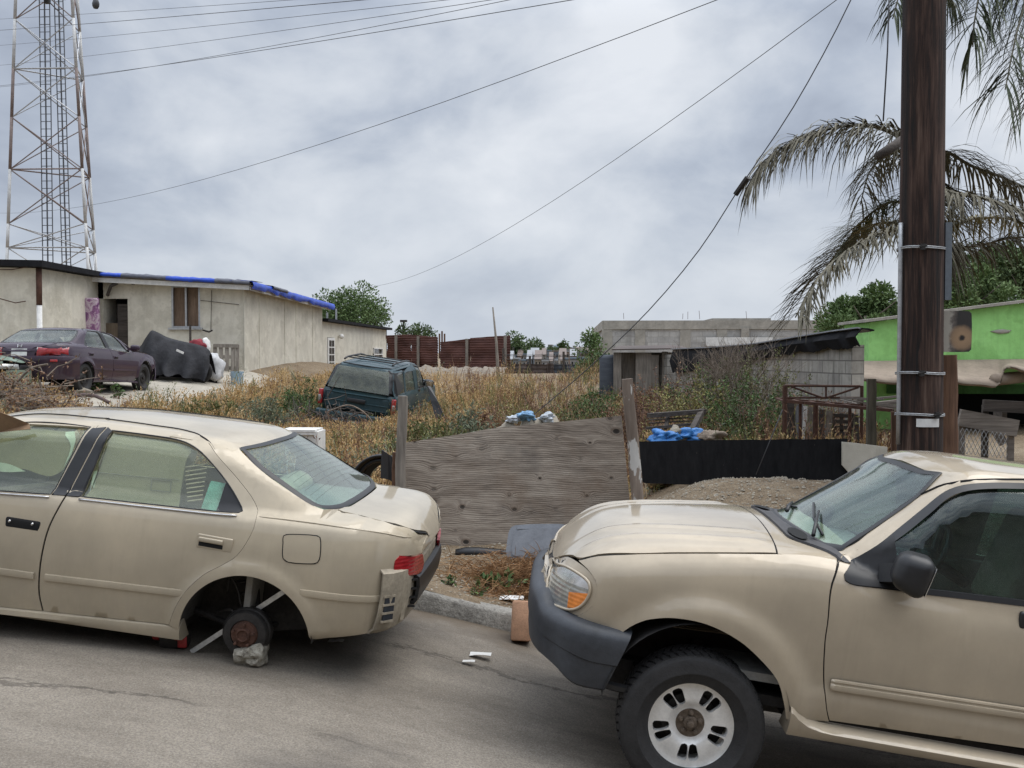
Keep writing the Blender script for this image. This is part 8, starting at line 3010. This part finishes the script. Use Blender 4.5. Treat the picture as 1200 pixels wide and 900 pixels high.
for i, (px, Yb, h, lab) in enumerate(((860, 15.2, 1.6, 'tall bare grey twiggy shrub over the green thicket'), (880, 16.2, 1.65, 'second bare twiggy shrub, nearer the rusty rack'), (838, 16.4, 1.45, 'bare twiggy shrub at the left of the thicket top'))):
 c_ = at(px, 500, Yb)
 root = empty('bare_shrub', (c_.x, Yb, gz(c_.x, Yb)), label=lab, cat='shrub')
 mb = MB()
 def grow(p, d, L, r, n):
  q_ = p + d * L
  mb.tube([p, p * .5 + q_ * .5 + rdir() * L * .06, q_], [r, r * .85, r * .7], 4, cap=False)
  if n:
   for _ in range(3):
    grow(p + (q_ - p) * rnd.uniform(.5, 1), (d + rdir(-.2) * .65).normalized(), L * rnd.uniform(.55, .8), r * .62, n - 1)
 for _ in range(6):
  grow(V((0, 0, 0)), (V((0, 0, 1.2)) + rdir(0) * .7).normalized(), h * .42, .012, 4)
 mb.build('branch', M['twig'], root)
# upright weeds that stand out of the field
for px, py, Yb, h, r, n, m, lab in ((358, 462, 23.5, 1.15, .55, 26, 'grn', 'tall green weed with a spire before the pale side wall'), (345, 470, 22.5, .8, .8, 34, 'grn', 'dark green weed clump left of the teal wagon'), (322, 478, 20.5, .8, .5, 18, 'sage', 'grey-green weed left of the green clump'), (300, 475, 21.5, .75, .45, 14, 'sage', 'thin grey-green weed under the pale side wall'), (258, 470, 20.5, .6, .35, 12, 'olive', 'olive weed at the edge of the dry grass below the pail'), (228, 472, 19.5, .55, .3, 10, 'olive', 'olive weed below the covered motorcycle'), (548, 492, 16.0, .95, .45, 22, 'sage', 'pale thistle-like weed right of the teal wagon'), (527, 500, 15.0, .7, .5, 22, 'olive', 'olive weed at the teal wagon front'), (565, 490, 17.5, .95, .35, 14, 'straw_red', 'tall dark red dock plant in the middle of the lot'), (500, 505, 15.8, .75, .5, 24, 'olive', 'vine-like weed climbing the side of the teal wagon'), (478, 512, 14.2, .6, .5, 22, 'olive', 'olive weed behind the silvered upright'), (630, 486, 16.0, .9, .4, 14, 'straw_red', 'dark red dock plant beside the guy wire'), (610, 480, 19.0, .8, .6, 22, 'yellow', 'yellowing weed clump in the middle distance'), (690, 480, 19.0, .9, .7, 36, 'grn', 'fresh green weed clump left of the grey board shed'), (668, 486, 17.0, .75, .6, 24, 'olive', 'olive weed clump left of the fresh green one'), (705, 470, 22.0, .9, .6, 26, 'grn', 'green weed at the foot of the grey board shed')):
 c_ = at(px, py, Yb)
 herb((c_.x, Yb), h, r, int(n * 1.5), m, lab, lw=.024, ll=.08, group='weeds standing in the lot', k=38)
for px, Yb, lab in ((115, 20.5, 'small green seedling at the driveway edge below the plum sedan'), (136, 20.0, 'small green seedling right of the other at the driveway edge')):
 c_ = at(px, 470, Yb); herb((c_.x, Yb), .42, .12, 6, 'grn', lab, lw=.05, ll=.09, k=10)
# dark tangle at the tail of the teal wagon
c_ = at(382, 492, 20.4)
root = empty('brush_tangle', (c_.x, 20.4, gz(c_.x, 20.4)), label='dark tangle of branches at the left rear of the teal wagon', cat='brush')
mb = MB()
for k in range(150):
 p = V((rnd.gauss(0, .42), rnd.gauss(0, .25), abs(rnd.gauss(.22, .18)))); d = rdir(-.3); L = rnd.uniform(.15, .6)
 mb.tube([p, p + d * L * .5 + rdir() * .06, p + d * L], [.012, .010, .004], 4, cap=False)
mb.build('branch', M['dark_wood'], root)
mb = MB()
mb.tube(outline([V((.1, -.2, .5)), V((.55, -.25, .62)), V((.95, -.25, .35)), V((1.05, -.3, -.05))], .1, False), .016, 5)
mb.build('arched_stem', M['twig'], root)
# brush heap behind the sedan at the left edge, rubble at the drive
for px, Yb, wx, n, m, lab in ((8, 15.5, .50, 300, 'twig_dark', 'heap of dry red-brown cuttings behind the gold sedan roof'), (-45, 15.0, .6, 160, 'twig_dark', 'heap of dry cuttings at the far left edge')):
 c_ = at(px, 470, Yb)
 root = empty('brush_heap', (c_.x, Yb, gz(c_.x, Yb)), label=lab, cat='brush')
 mb, lf = MB(), MB()
 for k in range(n):
  p = V((rnd.gauss(0, wx), rnd.gauss(0, .4), abs(rnd.gauss(.0, .30)))); d = rdir(-.1); d.z *= .45; L = rnd.uniform(.2, .8)
  mb.tube([p, p + d * L * .5 + rdir() * .08, p + d * L], [.010, .008, .003], 3, cap=False)
  for _ in range(4):
   leaf(lf, p + d * L * rnd.random(), rdir(), rnd.uniform(.04, .09), .035)
 mb.build('branch', M['twig'], root); lf.build('dead_leaf', M['straw_red'], root)
for k, (pp, lab) in enumerate(((((-8, 476), (14, 455), (36, 432), (56, 427)), 'long bare branch rising from the cuttings toward the plum sedan'), (((46, 445), (50, 462)), 'short pale stick standing before the plum sedan bumper'))):
 mb = MB(); mb.tube(outline([at(x, y, 15.2 + .1 * k) for x, y in pp], .15, False), .018, 5)
 tag(rebase(mb.build('dead_branch', M['twig'], None)), lab, 'branch')
for k, (px, py, s_, lab) in enumerate(((72, 466, .28, 'pale rubble chunk at the foot of the plum sedan rear wheel'), (92, 470, .22, 'small pale rubble chunk right of the larger chunk'), (60, 459, .20, 'flat rubble chunk under the plum sedan bumper'))):
 mb = MB(); c_ = at(px, py, 19.5); c_.z = gz(c_.x, 19.5) + s_ * .25
 mb.blob(c_, s_, 70 + k, .8, 2, (1.3, .8, .6))
 tag(rebase(mb.build('rubble_chunk', M['rubble'], None)), lab, 'rubble')
mb = MB(); mb.tube(outline([at(82, 466, 18.2), at(95, 463, 18.2), at(112, 464, 18.1), at(128, 472, 18.0)], .15, False), .035, 6)
tag(rebase(mb.build('old_hose', M['twig_dark'], None, True)), 'curved brown hose lying at the edge of the driveway', 'hose')
# ---- trees
def crown(mb, c, r, n, ls, sq=(1, 1, 1), lobes=9, hollow=.35):
 cen = []
 for i in range(lobes):
  d = rdir(-.6)
  cen.append((V((d.x * r * .62 * sq[0], d.y * r * .62 * sq[1], d.z * r * .60 * sq[2])), r * rnd.uniform(.28, .52)))
 for k in range(n):
  cc, rr = cen[k % lobes]
  d = rdir()
  p = c + cc + d * rr * (rnd.random() ** .45)
  dd = (d + rdir() * .8).normalized()
  leaf(mb, p, dd, ls * rnd.uniform(.6, 1.3), ls * rnd.uniform(.35, .6))
def tree(c, trunk_h, r, n, ls, m, lab, sq=(1, 1, 1), lobes=9, group=None, tr=.12):
 z0 = ground_z(c[0], c[1])
 root = empty('tree', (c[0], c[1], z0), label=lab, cat='tree', group=group)
 hz_ = c[2] - z0
 mb = MB()
 mb.tube([V((0, 0, -.3)), V((.05, 0, hz_ * .5)), V((0, .05, hz_))], [tr, tr * .75, tr * .4], 8)
 for k in range(6):
  a = k * 1.05
  mb.tube([V((0, 0, hz_ * (.45 + .07 * k))), V((math.cos(a) * r * .35, math.sin(a) * r * .35, hz_ * (.7 + .06 * k))), V((math.cos(a) * r * .7 * sq[0], math.sin(a) * r * .7 * sq[1], hz_ + r * (.1 + .1 * k - .3)))], [tr * .4, tr * .25, tr * .08], 5)
 mb.build('trunk', M['bark'], root, True)
 mb = MB(); crown(mb, V((0, 0, hz_)), r, n, ls, sq, lobes)
 mb.build('crown', M[m], root)
def tpos(px, py, Y):
 q_ = at(px, py, Y); return (q_.x, q_.y, q_.z)
tree(tpos(408, 372, 56), 3, 2.3, 12000, .17, 'tree_mid', 'rounded green tree rising behind the low cream annex', (1.05, 1, .9), 16)
tree(tpos(1015, 370, 30), 2, 1.3, 11000, .14, 'tree_mid', 'green tree over the block lean-to left of the pole', (1.3, 1, .8), 14)
tree(tpos(1135, 352, 30), 2, 1.3, 10000, .14, 'tree_mid', 'green tree over the green house just right of the pole', (1.2, 1, .8), 14)
tree(tpos(1200, 338, 34), 2, 1.8, 9000, .16, 'tree_dark', 'darker tree over the green house at the right edge', (1.4, 1, .7), 14)
tree(tpos(1165, 330, 40), 2, 1.8, 7000, .18, 'tree_dark', 'dark tree between and behind the two over the green house', (1.3, 1, .9), 12)
tree(tpos(691, 414, 39), 1.2, .75, 900, .13, 'tree_mid', 'slim sapling beside the corner of the block building', (.75, .8, 1.5), 9, None, .05)
tree(tpos(700, 432, 37), .8, .8, 1400, .13, 'grn', 'leafy shrub at the foot of the sapling', (1.1, 1, .6), 9, None, .04)
for px, py, Y, r, lab in ((479, 391, 62, .8, 'small tree tuft over the left part of the corrugated fence'), (492, 391, 66, .9, 'tree tuft over the corrugated fence right of the smaller tuft'), (601, 404, 190, 2.8, 'dark distant tree at the right end of the corrugated fence'), (617, 407, 210, 3.0, 'wide dark distant tree right of the fence end'), (627, 409, 240, 2.4, 'far dark tree left of the distant houses'), (648, 411, 330, 2.2, 'far tree above the distant white roofs')):
 tree(tpos(px, py, Y), 2, r, 700, r * .22, 'tree_dark', lab, (1.2, 1, .8), 9, None, r * .06)
# street lamp and far palm
sl_ = empty('street_lamp', tpos(473, 430, 75), label='distant street lamp standing above the corrugated fence', cat='street lamp')
mb = MB(); a = at(473, 377, 75); mb.tube([V((a.x, 75, ZC - 3)), a], [.10, .07], 8); into(mb.build('lamp_post', M['dark_steel'], None), sl_)
mb = MB(); mb.box(a + V((0, 0, .05)), (.5, .3, .16)); into(mb.build('lamp_head', M['dark_steel'], None), sl_)
# ---- palms
def frond(mbs, pts, ll, lw, dead, hang=.7, n=60, seed=0, stiff=.35):
 """rachis through pts with hanging leaflets on both sides; mbs = (rachis, leaflets)"""
 P = outline(pts, .06, False)
 N = len(P)
 mbs[0].tube(P, [.020 * (1 - .85 * i / N) + .003 for i in range(N)], 5)
 for k in range(n):
  t = .04 + .96 * k / n
  i = min(N - 2, int(t * (N - 1)))
  p = P[i]; d = (P[i + 1] - P[i]).normalized()
  for s_ in (-1, 1):
   side = d.cross(V((0, 0, 1)))
   side = side.normalized() if side.length > .1 else V((0, 1, 0))
   L = ll * (1 - .55 * t) * (.55 + .45 * min(1, t * 5)) * rnd.uniform(.7, 1.12)
   out_ = (side * s_ * rnd.uniform(.25, .8) + d * rnd.uniform(.25, .8) + V((0, 0, stiff * rnd.uniform(.1, 1)))).normalized()
   hg = hang * rnd.uniform(.55, 1.25)
   w_ = lw * rnd.uniform(.6, 1.2)
   sx = out_.cross(V((0, 0, 1)))
   sx = sx.normalized() * w_ / 2 if sx.length > .05 else V((w_ / 2, 0, 0))
   wob = rdir() * .10
   pts_ = []
   for q_ in (0, .22, .45, .7, 1.0):
    pts_.append(p + out_ * L * (q_ - hg * .42 * q_ * q_) + V((0, 0, -1)) * (hg * L * .80 * q_ ** 1.9) + wob * L * q_ * q_)
   ks = (.6, 1.0, .95, .7)
   vs_ = []
   for q_, k_ in zip(pts_, ks):
    vs_ += [q_ - sx * k_, q_ + sx * k_]
   mbs[1].add(vs_ + [pts_[-1]], [(0, 1, 3, 2), (2, 3, 5, 4), (4, 5, 7, 6), (6, 7, 8)])
def palm(name, base, top, fr, lab, tr=.15):
 root = empty(name, base, label=lab, cat='palm tree')
 mb = MB()
 rows = frange(0, 1, 40)
 mb.tube([V(base) * (1 - t) + V(top) * t for t in rows], [tr * (1.2 - .3 * t) * (1 + .06 * (i % 2)) for i, t in enumerate(rows)], 14)
 into(mb.build('trunk', M['bark'], None, True), root)
 for k, (pts, ll, m, hang, n) in enumerate(fr):
  a, b = MB(), MB()
  frond((a, b), pts, ll * 1.35, .021, m, hang, int(n * 1.95), k)
  f_ = into(a.build('frond', M['frond_dead'], None, True), root)
  l_ = b.build('leaflet', M[m], None)
  l_.parent = f_
  l_.matrix_parent_inverse = f_.matrix_parent_inverse @ Matrix.Identity(4) if False else Matrix.Identity(4)
Yq = 10.6
pa = lambda x, y, Y=Yq: at(x, y, Y)
ca = at(1084, 205, 10.6)
palm('palm_tree', (ca.x, ca.y, gz(ca.x, ca.y) - .1), ca, [
 ([pa(1084, 200), pa(1068, 172), pa(1030, 150), pa(990, 148), pa(945, 160), pa(905, 182), pa(882, 212)], .78, 'frond_dead', .88, 78),
 ([pa(1084, 200), pa(1105, 178, 10.8), pa(1140, 195, 11), pa(1180, 210, 11), pa(1225, 235, 11), pa(1270, 290, 11)], .75, 'frond_dead', .82, 70),
 ([pa(1084, 210), pa(1066, 262, 10.3), pa(1030, 274, 10.1), pa(990, 296, 9.9), pa(955, 330, 9.8), pa(932, 372, 9.7)], .72, 'frond_dead', .55, 80),
 ([pa(1084, 212), pa(1064, 258, 10.8), pa(1030, 262, 11.2), pa(1000, 275, 11.6), pa(968, 312, 12)], .75, 'frond_yel', .6, 46),
 ([pa(1084, 215), pa(1110, 285, 10.5), pa(1145, 288, 10.4), pa(1190, 278, 10.3), pa(1240, 285, 10.2)], .68, 'frond_dead', .72, 70),
 ([pa(1084, 215), pa(1110, 262, 11.1), pa(1150, 255, 11.6), pa(1200, 262, 12), pa(1260, 300, 12)], .70, 'frond_yel', .75, 60),
 ([pa(1084, 205), pa(1066, 178, 11), pa(1045, 180, 11.5), pa(1020, 200, 12), pa(1008, 240, 12.3)], .65, 'frond_dead', .9, 40),
 ([pa(1084, 205), pa(1068, 235, 10.9), pa(1040, 238, 11.2), pa(1008, 262, 11.5), pa(985, 300, 11.6)], .62, 'frond_grn', .6, 44),
 ([pa(1084, 205), pa(1112, 225, 10.4), pa(1150, 232, 10.1), pa(1200, 252, 9.9), pa(1245, 300, 9.8)], .66, 'frond_dead', .75, 60),
 ([pa(1084, 205), pa(1100, 240, 11.2), pa(1112, 300, 11.4)], .6, 'frond_dead', .9, 30)],
 'withered palm whose grey fronds spread from behind the utility pole')
cb_ = at(1215, -105, 11.5)
cb0 = at(1300, 500, 12.5)
palm('palm_tree', (cb0.x, cb0.y, gz(cb0.x, cb0.y) - .1), cb_, [
 ([cb_, pa(1150, -92, 11), pa(1105, -70, 10.8), pa(1062, -28, 10.5), pa(1046, 22, 10.4)], .62, 'frond_grn', .9, 60),
 ([cb_, pa(1175, -75, 11), pa(1155, -35, 10.8), pa(1142, 25, 10.6), pa(1140, 55, 10.6)], .85, 'frond_grn', .85, 60),
 ([cb_, pa(1205, -70, 11), pa(1205, -15, 10.6), pa(1190, 45, 10.3), pa(1178, 105, 10.2)], .95, 'frond_grn', .80, 60),
 ([cb_, pa(1225, -75, 11), pa(1238, -5, 10.7), pa(1228, 65, 10.5), pa(1212, 125, 10.4)], 1.0, 'frond_dead', .85, 60),
 ([cb_, pa(1130, -110, 12), pa(1090, -90, 12.3), pa(1110, -15, 12.6), pa(1120, 10, 12.6)], .8, 'frond_grn', .85, 50),
 ([cb_, pa(1240, -110, 12), pa(1300, -80, 12.3), pa(1330, 10, 12.6)], .9, 'frond_grn', .85, 46)],
 'taller green palm whose fronds hang into the top right corner')
mb = MB(); a = at(1056, 166, 9.6)
mb.tube([a + V((.1, .1, .07)), at(1040, 176, 9.5), at(1027, 184, 9.5)], [.05, .045, .04], 8)
tag(rebase(mb.build('dead_palm_stalk', M['dark_wood'], None, True)), 'cut brown palm stalk sticking out left of the utility pole', 'palm stalk')
mb = MB(); a = tpos(659.5, 405, 300); z0 = ground_z(a[0], 300)
fp = empty('palm_tree', (a[0], 300, z0), label='single far palm above the distant town', cat='palm tree')
mb.tube([V((a[0], 300, z0)), V(a)], [.35, .28], 6); into(mb.build('trunk', M['bark'], None), fp)
mb = MB(); crown(mb, V(a), 1.6, 260, .9, (.9, .9, .9), 7); into(mb.build('crown', M['tree_dark'], None), fp)
# ---- the town on the far slope: separate small houses
pal = [(.38, .37, .34), (.31, .33, .35), (.40, .40, .39), (.33, .26, .21), (.26, .30, .34), (.38, .33, .26), (.42, .42, .42), (.20, .24, .28)]
hm = [plain('far_wall_%s' % n_, tuple(v * .62 for v in c)) for n_, c in zip(('cream', 'grey', 'white', 'brick', 'blue', 'ochre', 'pale', 'slate'), pal)]
rm_ = [M['far_roof'] if 'far_roof' in M else plain('far_roof', (.17, .13, .11)), plain('far_white_roof', (.28, .29, .30)), plain('far_blue_roof', (.13, .17, .21))]
words_c = ('cream', 'grey', 'white', 'brick-red', 'blue-grey', 'ochre', 'pale', 'slate-grey')
kk = 0
for row, (py, Y) in enumerate(((427, 150), (422, 190), (418, 260), (414.5, 360), (411.5, 500))):
 px = 588 + row * 2.5
 while px < 706:
  wpx = rnd.uniform(4, 10) * (1 - .07 * row)
  ci = rnd.randrange(8)
  q_ = at(px + wpx / 2, py, Y)
  hh = rnd.uniform(4.0, 8.0) * (Y / 190) * .40
  zt_ = q_.z + hh * .35
  ww = wpx / 1200 * Y
  z0 = ground_z(q_.x, Y) - 2
  root = empty('distant_house', (q_.x, Y, z0), label='%s far-off house, %s of the town seen over the scrap fence' % (words_c[ci], ('nearest row', 'second row', 'middle row', 'fourth row', 'farthest row')[row]), cat='house', group='distant houses over the scrap fence')
  mb = MB(); mb.box(V((0, 0, (zt_ - z0) / 2)), (ww, 8, zt_ - z0))
  mb.build('wall', hm[ci], root)
  mb = MB()
  if rnd.random() < .5:
   mb.box(V((0, 0, zt_ - z0 + .1)), (ww * 1.05, 8.4, .25))
  else:
   x_, t_ = ww * .54, zt_ - z0
   mb.add([V((-x_, -4.3, t_)), V((x_, -4.3, t_)), V((x_, 4.3, t_)), V((-x_, 4.3, t_)), V((-x_, 0, t_ + 1.3)), V((x_, 0, t_ + 1.3))], [(0, 1, 5, 4), (2, 3, 4, 5), (0, 4, 3), (1, 2, 5)])
  mb.build('roof', rm_[rnd.randrange(3)], root)
  mb = MB()
  for x_ in (-.25, .25):
   mb.box(V((x_ * ww, -4.0, zt_ - z0 - hh * .28)), (ww * .18, .1, hh * .2))
  mb.build('window', M['void'], root)
  px += wpx * rnd.uniform(.9, 1.7)
  kk += 1
hz_ = None
